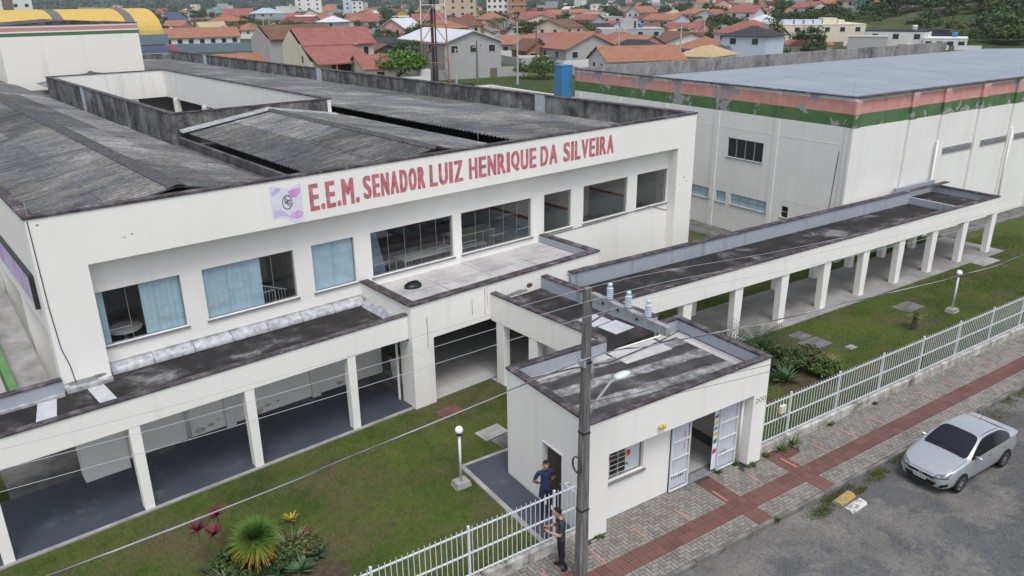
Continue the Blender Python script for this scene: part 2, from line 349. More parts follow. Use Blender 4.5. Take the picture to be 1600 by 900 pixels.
def lawncol(m, k=1.0):
    k *= 1.08
    P = m.geo().outputs['Position']; a = m.noise(0.33, 6, 0.65, P); d = m.noise(0.42, 6, 0.65, m.map((1, 1, 1), loc=(31, 7, 0), src=P)); e = m.noise(1.7, 6, 0.7, m.map((1, 1, 1), loc=(3, 17, 0), src=P))
    c = m.ramp(a, [(0.3, tuple(k*x for x in (0.026, 0.050, 0.012))), (0.50, tuple(k*x for x in (0.058, 0.092, 0.018))), (0.68, tuple(k*x for x in (0.105, 0.125, 0.030)))])
    c = m.mix(m.ramp(d, [(0.46, 0.0), (0.60, 0.85)]), c, tuple(k*x for x in (0.105, 0.088, 0.048)))
    return m.mix(m.ramp(e, [(0.5, 0.0), (0.7, 0.55)]), c, tuple(k*x for x in (0.030, 0.040, 0.015))), P
m = NT('lawn', 0.95, 0.1); c, P = lawncol(m); b = m.noise(4.5, 6, 0.7, P); m.col(m.mix(0.3, c, m.ramp(b, [(0.3, (0.025, 0.038, 0.010)), (0.7, (0.11, 0.12, 0.04))]))); m.bump(b, 0.6, 0.05)
m = NT('grass_blade', 0.9, 0.1); c, P = lawncol(m, 1.35); m.col(m.mix(0.35, c, m.ramp(m.island(), [(0.0, (0.035, 0.055, 0.012)), (0.7, (0.12, 0.14, 0.03)), (1.0, (0.20, 0.18, 0.08))])))
m = NT('ground', 0.95, 0.1)
P = m.geo().outputs['Position']; a = m.noise(0.035, 7, 0.65, P); b = m.noise(0.4, 6, 0.7, P)
c = m.ramp(a, [(0.36, (0.035, 0.058, 0.016)), (0.52, (0.06, 0.085, 0.025)), (0.60, (0.14, 0.13, 0.10)), (0.72, (0.18, 0.165, 0.14))])
m.col(m.mix(0.4, c, m.ramp(b, [(0.3, (0.025, 0.04, 0.012)), (0.7, (0.11, 0.115, 0.05))])))
plain('forest_floor', (0.035, 0.055, 0.018), 0.95, 0.4, 0.05)
def leafmat(name, dark, light, tip=None):
    m = NT(name, 0.6, 0.3); c = m.ramp(m.island(), [(0.0, dark), (0.65, light), (1.0, tuple(x*1.35 for x in light))])
    c = m.mix(0.35, c, m.ramp(m.rnd(), [(0.0, tuple(x*0.7 for x in dark)), (1.0, light)])); m.col(c)
    m.b.inputs['Subsurface Weight'].default_value = 0.0; return m
leafmat('leaf_dark', (0.022, 0.045, 0.014), (0.06, 0.095, 0.028)); leafmat('leaf_mid', (0.03, 0.06, 0.014), (0.075, 0.115, 0.025))
leafmat('leaf_bright', (0.035, 0.085, 0.012), (0.085, 0.16, 0.02)); leafmat('leaf_olive', (0.05, 0.07, 0.02), (0.11, 0.12, 0.035))
leafmat('leaf_agave', (0.035, 0.085, 0.04), (0.085, 0.155, 0.075)); leafmat('leaf_red', (0.06, 0.006, 0.018), (0.16, 0.018, 0.04)); leafmat('leaf_yellow', (0.30, 0.20, 0.02), (0.42, 0.30, 0.05))
leafmat('leaf_dry', (0.16, 0.13, 0.06), (0.26, 0.24, 0.11)); leafmat('leaf_variegated', (0.09, 0.14, 0.05), (0.30, 0.33, 0.17)); leafmat('leaf_cycad', (0.012, 0.032, 0.010), (0.03, 0.06, 0.018))
m = NT('leaf_ball', 0.6, 0.3)                                          # green crown whose older, lower leaves are yellow-orange
z = m.sep()[2]; c = m.ramp(m.math('ADD', m.math('MULTIPLY', z, 0.75), m.math('MULTIPLY', m.island(), 0.3)), [(0.36, (0.34, 0.15, 0.02)), (0.55, (0.30, 0.21, 0.03)), (0.78, (0.16, 0.21, 0.03)), (1.0, (0.085, 0.17, 0.03))]); m.col(c)
plain('bark', (0.12, 0.095, 0.07), 0.9, 0.35, 5.0); plain('bare_soil', (0.07, 0.05, 0.038), 0.95, 0.35, 5.0)
# paint, metal, plastic
plain('white_metal', (0.64, 0.67, 0.70), 0.45, 0.06, 4.0, 0.5); plain('grey_metal', (0.32, 0.34, 0.36), 0.5, 0.12, 4.0, 0.5); plain('dark_metal', (0.03, 0.03, 0.033), 0.5, 0.2)
plain('black_plastic', (0.012, 0.012, 0.013), 0.45, 0.1); plain('globe_white', (0.85, 0.85, 0.84), 0.25, 0.03, 2.0, 0.5)
plain('blind_blue', (0.42, 0.58, 0.66), 0.7, 0.08, 3.0); plain('sill_grey', (0.22, 0.22, 0.235), 0.7, 0.2, 6.0)
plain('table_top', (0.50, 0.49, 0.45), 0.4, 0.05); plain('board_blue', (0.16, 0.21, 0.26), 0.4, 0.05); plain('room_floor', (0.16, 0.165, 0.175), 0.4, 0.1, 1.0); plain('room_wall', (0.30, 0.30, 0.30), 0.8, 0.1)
plain('wall_tile_blue', (0.33, 0.38, 0.40), 0.4, 0.06); plain('red_trim', (0.28, 0.02, 0.025), 0.5, 0.1)
plain('sign_red', (0.50, 0.165, 0.19), 0.8, 0.38, 5.0); plain('flag_white', (0.72, 0.70, 0.76), 0.6, 0.06, 3.0); plain('flag_pink', (0.60, 0.34, 0.61), 0.6, 0.3, 4.0); plain('flag_lilac', (0.56, 0.50, 0.74), 0.6, 0.15, 4.0); plain('ink', (0.03, 0.03, 0.035), 0.7, 0.1)
m = NT('banner', 0.6, 0.3); a = m.noise(1.0, 5, 0.65, m.map((0.5, 1.3, 0.35))); m.col(m.ramp(a, [(0.32, (0.50, 0.43, 0.62)), (0.5, (0.60, 0.52, 0.70)), (0.62, (0.50, 0.25, 0.48)), (0.78, (0.45, 0.38, 0.60))]))
plain('stair_green', (0.11, 0.21, 0.085), 0.7, 0.15, 3.0); plain('blue_paint', (0.05, 0.20, 0.40), 0.5, 0.06); plain('pvc_white', (0.74, 0.73, 0.70), 0.5, 0.05)
plain('pole_wood', (0.13, 0.125, 0.12), 0.9, 0.45, 7.0, bump=0.4); plain('pole_concrete', (0.40, 0.39, 0.37), 0.85, 0.15, 4.0); plain('crossarm', (0.30, 0.31, 0.315), 0.85, 0.25, 7.0)
m = NT('pole_aged', 0.9, 0.2); a = m.noise(1.0, 6, 0.7, m.map((14, 14, 1.1))); m.col(m.ramp(a, [(0.3, (0.06, 0.056, 0.053)), (0.52, (0.15, 0.145, 0.14)), (0.72, (0.30, 0.29, 0.28))])); m.bump(a, 0.5, 0.01)
plain('insulator', (0.50, 0.58, 0.64), 0.25, 0.05, 3.0, 0.6); plain('wire_light', (0.40, 0.40, 0.42), 0.5, 0.1); plain('wire_dark', (0.05, 0.05, 0.055), 0.6, 0.1); plain('wire_bundle', (0.20, 0.195, 0.215), 0.6, 0.5, 3.0)
plain('yellow_lamp', (0.45, 0.40, 0.03), 0.4, 0.1); plain('peeled', (0.46, 0.445, 0.42), 0.9, 0.25, 6.0)
def worn(name, c):
    m = NT(name, 0.8, 0.2); m.col(m.mix(m.ramp(m.noise(5, 7, 0.7), [(0.42, 0.0), (0.5, 1.0)]), (0.20, 0.20, 0.17), c))
worn('yellow_paint', (0.42, 0.26, 0.055)); worn('white_paint', (0.55, 0.55, 0.52))
plain('poster_white', (0.72, 0.74, 0.78), 0.4, 0.04); plain('poster_red', (0.55, 0.03, 0.04), 0.4, 0.1); plain('poster_yellow', (0.65, 0.45, 0.03), 0.4, 0.1); plain('poster_blue', (0.04, 0.28, 0.50), 0.4, 0.1); plain('poster_green', (0.05, 0.25, 0.06), 0.4, 0.1)
plain('door_dark', (0.06, 0.05, 0.042), 0.6, 0.2); plain('plastic_bag', (0.008, 0.008, 0.009), 0.4, 0.1, spec=0.5)
# glass
m = NT('glass'); tr = m.n('ShaderNodeBsdfTransparent'); tr.inputs[0].default_value = (0.96, 0.98, 0.98, 1); gl = m.n('ShaderNodeBsdfGlossy'); gl.inputs['Roughness'].default_value = 0.03
lw = m.n('ShaderNodeLayerWeight'); lw.inputs[0].default_value = 0.5; mx = m.n('ShaderNodeMixShader')
fc = m.math('ADD', m.math('MULTIPLY', m.math('POWER', lw.outputs['Facing'], 3.0), 0.7), 0.10)
m.l(fc, mx.inputs[0]); m.l(tr.outputs[0], mx.inputs[1]); m.l(gl.outputs[0], mx.inputs[2]); m.l(mx.outputs[0], m.out.inputs[0])
plain('dark_glass', (0.018, 0.021, 0.025), 0.08, 0.1, 1.0, 0.6); plain('milk_glass', (0.36, 0.50, 0.56), 0.35, 0.1, 2.0, 0.5); plain('far_window', (0.03, 0.036, 0.042), 0.2, 0.2, 0.5, 0.5)
plain('solar_cell', (0.018, 0.028, 0.075), 0.15, 0.1, 1.0, 0.6)
# car
m = NT('car_paint', 0.28, 0.5); m.col((0.46, 0.485, 0.50)); m.b.inputs['Metallic'].default_value = 0.5; m.b.inputs['Coat Weight'].default_value = 0.6; m.b.inputs['Coat Roughness'].default_value = 0.06
plain('car_glass', (0.010, 0.010, 0.016), 0.05, 0.0, 1.0, 0.5); plain('tyre', (0.014, 0.014, 0.014), 0.85, 0.15); plain('rim', (0.42, 0.43, 0.45), 0.35, 0.08, 3.0, 0.5, 0.5); plain('lamp_clear', (0.13, 0.14, 0.155), 0.12, 0.15, 8.0, 0.6); plain('lamp_red', (0.45, 0.015, 0.03), 0.15, 0.1); plain('chrome', (0.6, 0.61, 0.63), 0.15, 0.02, 1.0, 0.5, 0.9); plain('plate', (0.50, 0.51, 0.51), 0.5, 0.03)
# people
plain('skin', (0.42, 0.235, 0.16), 0.55, 0.06); plain('hair', (0.012, 0.009, 0.008), 0.6, 0.2); plain('navy_cloth', (0.028, 0.036, 0.075), 0.9, 0.15, 9.0); plain('navy_trousers', (0.020, 0.025, 0.048), 0.9, 0.15, 9.0)
plain('charcoal_cloth', (0.035, 0.044, 0.050), 0.9, 0.15, 9.0); plain('black_trousers', (0.016, 0.017, 0.021), 0.9, 0.15, 9.0); plain('shoe', (0.012, 0.012, 0.012), 0.6, 0.1)
# town
def tileroof(name, a, b):
    m = NT(name, 0.85, 0.2); n1 = m.noise(0.6, 6, 0.7); w = m.n('ShaderNodeTexWave', wave_type='BANDS', bands_direction='X'); w.inputs['Scale'].default_value = 1.6; w.inputs['Distortion'].default_value = 0.6
    m.l(m.obj, w.inputs['Vector']); c = m.ramp(n1, [(0.3, a), (0.7, b)]); c = m.mix(m.math('MULTIPLY', w.outputs[1], 0.3), c, tuple(x*0.45 for x in a)); c = m.mix(0.3, c, m.ramp(m.noise(3.5, 5, 0.7), [(0.35, tuple(x*0.35 for x in a)), (0.65, b)])); m.col(c); return m
tileroof('roof_orange', (0.265, 0.121, 0.077), (0.411, 0.203, 0.133)); tileroof('roof_red', (0.239, 0.088, 0.074), (0.373, 0.159, 0.138)); tileroof('roof_brown', (0.124, 0.066, 0.049), (0.227, 0.127, 0.095)); tileroof('roof_crimson', (0.187, 0.046, 0.047), (0.295, 0.079, 0.079))
tileroof('roof_beige', (0.42, 0.32, 0.17), (0.54, 0.43, 0.26)); tileroof('roof_grey', (0.15, 0.155, 0.165), (0.23, 0.235, 0.245)); tileroof('roof_dark', (0.035, 0.035, 0.042), (0.07, 0.07, 0.08)); tileroof('roof_white', (0.55, 0.57, 0.6), (0.68, 0.7, 0.72)); tileroof('roof_blue', (0.36, 0.43, 0.5), (0.46, 0.53, 0.6)); tileroof('roof_slate', (0.06, 0.075, 0.12), (0.1, 0.12, 0.17))
tileroof('hall_yellow', (0.58, 0.4, 0.1), (0.68, 0.48, 0.15)); tileroof('hall_strip', (0.14, 0.13, 0.13), (0.2, 0.18, 0.175))
for nm, cc in (('wall_white', (0.68, 0.67, 0.64)), ('wall_cream', (0.66, 0.60, 0.48)), ('wall_grey', (0.40, 0.40, 0.39)), ('wall_pink', (0.62, 0.36, 0.33)), ('wall_brick', (0.36, 0.18, 0.11)), ('wall_yellow', (0.55, 0.36, 0.08)), ('wall_teal', (0.22, 0.46, 0.38)), ('wall_beige', (0.50, 0.40, 0.28)), ('wall_dark', (0.035, 0.035, 0.042)), ('wall_steel', (0.28, 0.33, 0.37)), ('wall_wood', (0.17, 0.145, 0.12)), ('wall_bluegrey', (0.17, 0.22, 0.26)), ('wall_pale_blue', (0.52, 0.58, 0.66))):
    plaster(nm, cc, dirt=tuple(x*0.4 for x in cc), amount=0.3, streak=0.3)
plain('mast_white', (0.62, 0.62, 0.62), 0.6, 0.1); plain('mast_orange', (0.36, 0.17, 0.10), 0.6, 0.2); plain('mast_cable', (0.05, 0.035, 0.035), 0.7, 0.3)
# ------------------------------------------------------------------ ground, hills, road, pavement
rng = random.Random(7)
def hill_h(x, y):
    d = math.hypot(x, y)
    h = 0.0
    h += 17.0*math.exp(-(((x-330)/75)**2 + ((y-110)/85)**2))              # wooded knoll on the right
    h += 22.0*math.exp(-(((x-620)/190)**2 + ((y-250)/170)**2))
    t = max(0.0, min(1.0, (d-1900)/900.0)); t = t*t*(3-2*t)
    h += t*(70 + 30*math.sin(x*0.004+1.3)*math.cos(y*0.0035) + 14*math.sin(x*0.013)*math.sin(y*0.011+0.6))
    return h
mb = MB(); NR, NA = 70, 96
rr = [0.0] + [8*(1.085**i) for i in range(NR)]
ids = []
for i, r in enumerate(rr):
    for j in range(NA):
        a = 2*math.pi*j/NA; x, y = r*math.cos(a), r*math.sin(a); mb.v.append((x, y, hill_h(x, y)-0.16))
for i in range(NR):
    for j in range(NA):
        j2 = (j+1) % NA; mb.f.append((i*NA+j, (i+1)*NA+j, (i+1)*NA+j2, i*NA+j2)); mb.m.append(0)
struct('ground', mb, 'ground', smooth=True, label='patchy green and sandy ground of the town')

# street
mb = MB(); nx, ny = 90, 30
for i in range(nx+1):
    for j in range(ny+1):
        x = -30 + i*1.15; y = 10.34 - j*0.9; z = -0.135 + 0.012*math.sin(x*1.7+y)*math.cos(y*2.1) + 0.01*math.sin(x*0.6-y*1.1)
        mb.v.append((x, y, z))
for i in range(nx):
    for j in range(ny): a = i*(ny+1)+j; mb.f.append((a, a+1, a+ny+2, a+ny+1)); mb.m.append(0)
struct('road', mb, 'asphalt', label='worn grey asphalt road with sandy patches', smooth=True)
# sandy patches lying on the road
def blob(cx, cy, rx, ry, z, seed, k=26, rough=0.35):
    q = random.Random(seed); ph = [q.uniform(0, 6.28) for _ in range(5)]; pts = []
    for i in range(k):
        a = 2*math.pi*i/k; f = 1 + rough*(0.5*math.sin(2*a+ph[0]) + 0.35*math.sin(3*a+ph[1]) + 0.3*math.sin(5*a+ph[2]) + 0.25*math.sin(9*a+ph[3]))
        pts.append((cx+rx*f*math.cos(a), cy+ry*f*math.sin(a), z))
    return pts
# pavement: bed, kerb stones, paving blocks, red tactile tiles
KY, PY = 10.42, 12.56
pav = struct('pavement', MB().box(-12, 62, KY, PY+0.3, -0.15, -0.028), 'paver_bed', label='pavement of grey herringbone blocks with red guide strips')
kb = MB().box(0, 0.98, 0, 0.11, -0.16, 0.012).mesh('kerb_stone', 'kerb_mat')
for i in range(42):
    o = obj('kerb_stone', kb, pav, (8.0+i*1.0, 10.31+rng.uniform(-.008, .008), rng.uniform(-.012, .006)), rng.uniform(-.008, .008))
BW = 0.109
RX = [7.6+62*BW, 7.6+86*BW]; RY0 = KY+0.01+5*BW; RT = BW*2.5
def isred(x, y):
    if RY0 < y < RY0+5*BW: return True
    return any(a < x < a+5*BW for a in RX)
near, far_ = [], []
for ix in range(-10, 270):
    for iy in range(-2, 22):
        c = (ix-iy) % 4; x0 = 7.6+ix*BW; y0 = KY+0.01+iy*BW
        if c == 0: w, h = 2*BW, BW
        elif c == 3: w, h = BW, 2*BW
        else: continue
        x1, y1 = x0+w, y0+h
        cells = [(x0, y0), (x0+BW, y0) if c == 0 else (x0, y0+BW)]
        cells = [q for q in cells if not isred(q[0]+BW/2, q[1]+BW/2) and KY < q[1] and q[1]+BW < PY+.27]
        if not cells: continue
        if len(cells) == 1: (x0, y0), w, h = cells[0], BW, BW; x1, y1 = x0+BW, y0+BW
        if y1 > 12.40 and 10.25 < (x0+x1)/2 < 10.95 or y1 > 12.40 and 15.9 < (x0+x1)/2 < 16.8: continue
        if 17.5 < x0 < 18.1 and 12.0 < y0 < 12.5: continue
        d = math.hypot((x0+x1)/2, (y0+y1)/2)
        (near if (x0 > 9.5) else far_).append((d, x0, y0, w, h))
near.sort(); sing = near[:300]; rest = near[300:] + far_
def blockmesh(w, h, g=0.007, ch=0.006):
    m = MB(); x0, x1, y0, y1 = g, w-g, g, h-g
    m.v += [(x0,y0,-.04),(x1,y0,-.04),(x1,y1,-.04),(x0,y1,-.04),(x0,y0,-.006),(x1,y0,-.006),(x1,y1,-.006),(x0,y1,-.006),(x0+ch,y0+ch,0),(x1-ch,y0+ch,0),(x1-ch,y1-ch,0),(x0+ch,y1-ch,0)]
    for a in (0, 4):
        for i in range(4): j = (i+1) % 4; m.f.append((a+i, a+j, a+4+j, a+4+i)); m.m.append(0)
    m.f.append((8, 9, 10, 11)); m.m.append(0); return m
hb, vb, sb_ = blockmesh(2*BW, BW), blockmesh(BW, 2*BW), blockmesh(BW, BW)
hm, vm, sm_ = (q.mesh('paving_block', 'paver_single') for q in (hb, vb, sb_))
for d, x0, y0, w, h in sing: obj('paving_block', hm if w > h*1.5 else vm if h > w*1.5 else sm_, pav, (x0, y0, rng.uniform(-.004, .003)))
def join(list_, A, B, name, mat, parent):
    m = MB()
    for d, x0, y0, w, h in list_:
        s = A if w > h*1.5 else B if h > w*1.5 else sb_; n = len(m.v); dz = rng.uniform(-.004, .003)
        m.v += [(a+x0, b+y0, c+dz) for a, b, c in s.v]; m.f += [tuple(n+i for i in f) for f in s.f]; m.m += [0]*len(s.f)
    o = obj(name, m.mesh(name, mat), parent); o['kind'] = 'stuff'; return o
join(rest, hb, vb, 'paving_blocks', 'paver', pav)
# red tiles: 25 cm with a raised cross pattern
def redtile():
    m = MB(); s = BW*2.5; m.box(.004, s-.004, .004, s-.004, -.03, -.004)
    for i in range(3):
        for j in range(3): a = .012+i*.086; b = .012+j*.086; m.box(a, a+.073, b, b+.073, -.004, .003)
    return m
rt = redtile(); rtm = rt.mesh('tactile_tile', 'red_tile_single'); tiles = []
x = 7.6
while x < 38:
    for j in range(2): tiles.append((x, RY0+j*RT))
    x += RT
for cx in RX:
    for y in (RY0-RT, RY0-2*RT, RY0+2*RT, RY0+3*RT, RY0+4*RT, RY0+5*RT):
        for j in range(2): tiles.append((cx+j*RT, y))
tiles.sort(key=lambda t: math.hypot(t[0]-14, t[1]-11)); 
for (x, y) in tiles[:190]: obj('tactile_tile', rtm, pav, (x, y, rng.uniform(-.003, .002)))
m = MB()
for (x, y) in tiles[190:]:
    n = len(m.v); m.v += [(a+x, b+y, c) for a, b, c in rt.v]; m.f += [tuple(n+i for i in f) for f in rt.f]; m.m += [0]*len(rt.f)
o = obj('tactile_tiles', m.mesh('tactile_tiles', 'red_tile'), pav); o['kind'] = 'stuff'
ds = MB().box(-.03, .03, -.28, .28, 0.004, .0065).mesh('painted_dash', 'pink_paint')
for k in range(-1, 16):
    o = obj('painted_dash', ds, pav, (10.13+1.44*k, 11.84, 0), rng.uniform(-.05, .05))
obj('iron_cover', MB().box(17.53, 18.05, 12.0, 12.42, -.03, .006).mesh('iron_cover', 'rust_plate'), pav)
obj('iron_cover', MB().box(8.6, 9.3, 11.5, 11.8, -.03, .008).mesh('iron_cover', 'rust_plate'), pav)

# two broken kerb blocks lying on the road edge
def kblock(cx, cy, rz, mat, label):
    m = MB(); L = .36; prof = [(-.15, 0), (-.15, .06), (-.09, .13), (.09, .13), (.15, .06), (.15, 0)]
    n = len(m.v)
    for s in (-L, L): m.v += [(s, a, b) for a, b in prof]
    for i in range(6): j = (i+1) % 6; m.f.append((n+i, n+j, n+6+j, n+6+i)); m.m.append(0 if i in (0, 4, 5) else 1)
    m.f.append(tuple(n+i for i in range(6))); m.m.append(0); m.f.append(tuple(n+6+i for i in reversed(range(6)))); m.m.append(0)
    o = obj('kerb_block', m.mesh('kerb_block', ['concrete', mat]), None, (cx, cy, -.135), rz); tag(o, label, 'kerb block', 'painted kerb blocks on the road')
kblock(17.22, 9.93, R(6), 'yellow_paint', 'concrete kerb block with faded yellow paint lying by the pavement')
kblock(17.17, 9.56, R(3), 'white_paint', 'concrete kerb block with white paint, the one farther from the pavement')

# lawns (sheets a little above the ground) and paved areas of the school yard
def lawn(name, poly, label, rz=0.0):
    m = MB(); m.poly([(a, b, 0.0) for a, b in poly]); return struct(name, m, 'lawn', rz, label)
lawn('lawn', [(-14, 12.74), (10.35, 12.74), (10.35, 15.95), (16.65, 15.95), (16.65, 12.74), (60, 12.74), (60, 60), (-14, 60)], 'mown lawn of the school yard')
Mst = lambda n, mb, mat, lab: struct(n, mb, mat, ROT, lab)
o = Mst('walkway_floor', MB().box(-8, 12.25, 19.78, 22.72, -.1, .05), 'blue_grey_paint', 'blue-grey painted floor under the left covered walkway')
obj('floor_edge', MB().box(-8, 12.15, 19.66, 19.78, -.1, .042).mesh('floor_edge', 'concrete'), o)
Mst('side_path', MB().box(0.9, 3.4, 22.72, 70, -.1, .03), 'concrete_dark', 'stained dark path along the left side of the school')
struct('walkway_floor', MB().box(17.2, 43.2, 18.35, 21.6, -.1, .04), 'walk_floor', 0, 'grey concrete floor under the right covered walkway')
struct('gym_path', MB().box(32.6, 34.42, 22.4, 44, -.1, .03).box(43.3, 64, 21.2, 22.3, -.1, .032), 'concrete_dark', 0, 'dark stained path along the foot of the gym')
pad = struct('guardhouse_path', MB().prism([(9.38, 12.72), (10.24, 12.72), (10.24, 16.1), (12.4, 16.1), (12.4, 17.0), (9.38, 17.0)], -.1, .045), 'blue_grey_paint', 0, 'blue-grey painted path beside the guardhouse')
obj('path_edge', MB().box(9.24, 9.38, 12.72, 17.0, -.1, .05).box(9.24, 11.2, 17.0, 17.12, -.1, .05).mesh('path_edge', 'concrete'), pad)
# tiled floors: portico and link
pf = Mst('portico_floor', MB().box(12.25, 20.6, 19.66, 29.0, -.1, .03).box(15.4, 17.9, 14.0, 19.66, -.1, .029), 'grout', 'pale tiled floor of the entrance portico')
tm = MB().box(.006, .594, .006, .594, 0, .012).mesh('floor_tile', 'floor_tile')
for i in range(13):
    for j in range(9): obj('floor_tile', tm, pf, (12.78+i*.6, 19.68+j*.6, .03))
for i in range(4):
    for j in range(9): obj('floor_tile', tm, pf, (15.42+i*.6, 14.2+j*.6, .03))
# inspection covers in the grass
for (x, y, w, d, rz, mat, lab) in [(25.17, 17.45, .75, .6, 0, 'concrete_dark', 'small dark concrete cover in the grass by the right walkway'), (25.05, 16.65, 1.15, .8, 0, 'concrete_dark', 'large dark concrete cover in the grass, nearer the fence than its small neighbour'),
        (25.9, 15.65, .4, .28, 0, 'concrete', 'tiny pale concrete cover alone in the grass'), (31.6, 16.75, 1.25, .8, 0, 'concrete_dark', 'concrete cover in the grass left of the right lamp post'), (40.6, 18.1, 1.6, .85, 0, 'concrete', 'pale cover at the far end of the right walkway'),
        (10.6, 20.1, .85, .6, ROT, 'rust_plate', 'rusty brown cover in the grass before the portico pillar'), (11.05, 18.2, .9, .6, ROT, 'concrete', 'grey cover with dark lid behind the guardhouse'), (11.3, 17.55, 1.0, .6, ROT, 'concrete_dark', 'dark cover touching the guardhouse path')]:
    m = MB().box(-w/2, w/2, -d/2, d/2, -.05, .035); m.box(-w*.36, w*.36, -d*.34, d*.34, .035, .05)
    o = obj('inspection_cover', m.mesh('inspection_cover', mat), None, (x, y, 0), rz); tag(o, lab, 'cover', 'inspection covers in the lawn')
# ------------------------------------------------------------------ the school (frame turned by ROT)
S = Thing('school_building', 'long white two-storey school with red lettering and corrugated roofs', 'building', (2.69, 22.2, 0), ROT)
WX = [(4.0, 6.28), (6.92, 9.84), (10.47, 12.03), (12.68, 16.17), (16.56, 20.08), (20.77, 22.32), (23.04, 25.83), (26.46, 28.60)]
WZ0, WZ1 = 3.74, 5.36
BY = 22.7
ENDY = 96.0
fr = MB().wall(lambda u, d, z: (u, 22.2+d, z), [2.69, 3.9, 28.64, 29.86], [0, 6.33, 7.78], lambda u, z: 3.9 < u < 28.64 and z < 6.33, .52)
S.part('front_frame', fr, 'plaster_clean', bevel=.012)
us = [3.7, 28.8, 12.75, 19.6] + [u for w in WX for u in w]
def hole(u, z):
    if WZ0 < z < WZ1: return any(a < u < b for a, b in WX)
    return 12.75 < u < 19.6 and z < 2.5
S.part('recessed_wall', MB().wall(lambda u, d, z: (u, BY+d, z), us, [0, 2.5, WZ0, WZ1, 6.5], hole, .2), 'plaster')
for x in (6.9, 9.9): S.part('pilaster', MB().box(x, x+.3, BY-.16, BY, .05, 2.75), 'plaster_worn')
S.part('down_pipe', MB().tube([(5.75, BY-.07, .05), (5.75, BY-.07, 2.75)], .06, 8), 'pvc_white', smooth=True)
S.part('side_wall', MB().box(2.69, 2.93, 22.72, ENDY, 4.6, 7.78).box(3.3, 3.5, 23.2, ENDY, 0, 4.6), 'plaster')
for k in range(9): y = 26.2+k*4.0; S.part('side_pillar', MB().box(2.69, 3.25, y, y+.5, 0, 4.6), 'plaster')
S.part('right_wall', MB().box(29.56, 29.86, 22.72, ENDY, 0, 6.7), 'plaster')
S.part('back_wall', MB().box(2.93, 29.5, ENDY-.2, ENDY, 0, 7.6), 'plaster')
S.part('coping', MB().box(2.66, 29.89, 22.17, 22.44, 7.78, 7.86).box(2.66, 2.95, 22.44, ENDY, 7.78, 7.86), 'coping', bevel=.01)
S.part('cable', MB().tube([(2.75, 22.185, 7.75), (2.78, 22.185, 5.4), (2.84, 22.185, 4.2), (2.95, 22.185, 3.7), (3.0, 22.185, 3.15)], .012, 5), 'wire_dark')
S.part('cable', MB().tube([(20.9, BY-.02, 3.6), (24.5, BY-.02, 3.62), (27.4, BY-.02, 3.75), (28.6, BY-.02, 3.35), (29.85, 22.18, 3.15)], .012, 5), 'wire_dark')
# banner and green stair on the left side
b = S.part('banner', MB().box(2.60, 2.685, 22.95, 33.0, 5.25, 6.1), 'banner', label='faded lilac and pink banner on the side wall')
S.part('banner_frame', MB().box(2.57, 2.685, 22.86, 22.95, 5.2, 6.14).box(2.57, 2.685, 22.95, 33.0, 6.1, 6.15), 'dark_metal', parent=b)
st = Thing('outside_stair', 'green-edged concrete stair along the left side of the school', 'stair', (1.9, 23.2, 0), ROT)
m = MB(); m.hexa([(1.55, 23.2, 2.3), (1.75, 23.2, 2.3), (1.75, 32.0, 4.1), (1.55, 32.0, 4.1), (1.55, 23.2, 3.0), (1.75, 23.2, 3.0), (1.75, 32.0, 4.8), (1.55, 32.0, 4.8)])
st.part('stringer', m, 'stair_green')
m = MB(); m.hexa([(1.75, 23.2, 2.3), (2.6, 23.2, 2.3), (2.6, 32.0, 4.1), (1.75, 32.0, 4.1), (1.75, 23.2, 2.5), (2.6, 23.2, 2.5), (2.6, 32.0, 4.3), (1.75, 32.0, 4.3)]); st.part('flight', m, 'concrete')
for y in (25.0, 28.5, 31.5): st.part('support', MB().box(1.6, 2.0, y, y+.5, 0, 2.3+(y-23.2)*.2045-.05), 'plaster')

# windows: sill and frame, each pane a sub-part
npan = [3, 4, 2, 5, 5, 1, 1, 1]
for (a, b_), n in zip(WX, npan):
    f = MB().box(a-.06, b_+.06, BY-.05, BY+.12, WZ0-.06, WZ0-.005)
    f.box(a+.002, a+.03, BY+.08, BY+.12, WZ0, WZ1).box(b_-.03, b_-.002, BY+.08, BY+.12, WZ0, WZ1).box(a+.03, b_-.03, BY+.08, BY+.12, WZ1-.035, WZ1-.002).box(a+.03, b_-.03, BY+.08, BY+.12, WZ0, WZ0+.03)
    w = S.part('window', f, 'sill_grey')
    pw = (b_-a-.06)/n
    for k in range(n):
        x0 = a+.03+k*pw; yo = BY+.09+(k % 2)*.012
        p = S.part('pane', MB().quad((x0+.004, yo, WZ0+.03), (x0+pw-.004, yo, WZ0+.03), (x0+pw-.004, yo, WZ1-.035), (x0+.004, yo, WZ1-.035)), 'glass', parent=w)
    bars = MB()
    for k in range(1, n): x0 = a+.03+k*pw; bars.box(x0-.004, x0+.004, BY+.078, BY+.088, WZ0+.03, WZ1-.035)
    if n > 2 and a > 12 or a < 7:
        for k in range(0, n, 2): x0 = a+.03+k*pw; bars.box(x0+.02, x0+pw-.02, BY+.06, BY+.074, WZ0+.42, WZ0+.432)
    if bars.f: S.part('latch_bar', bars, 'grey_metal', parent=w)
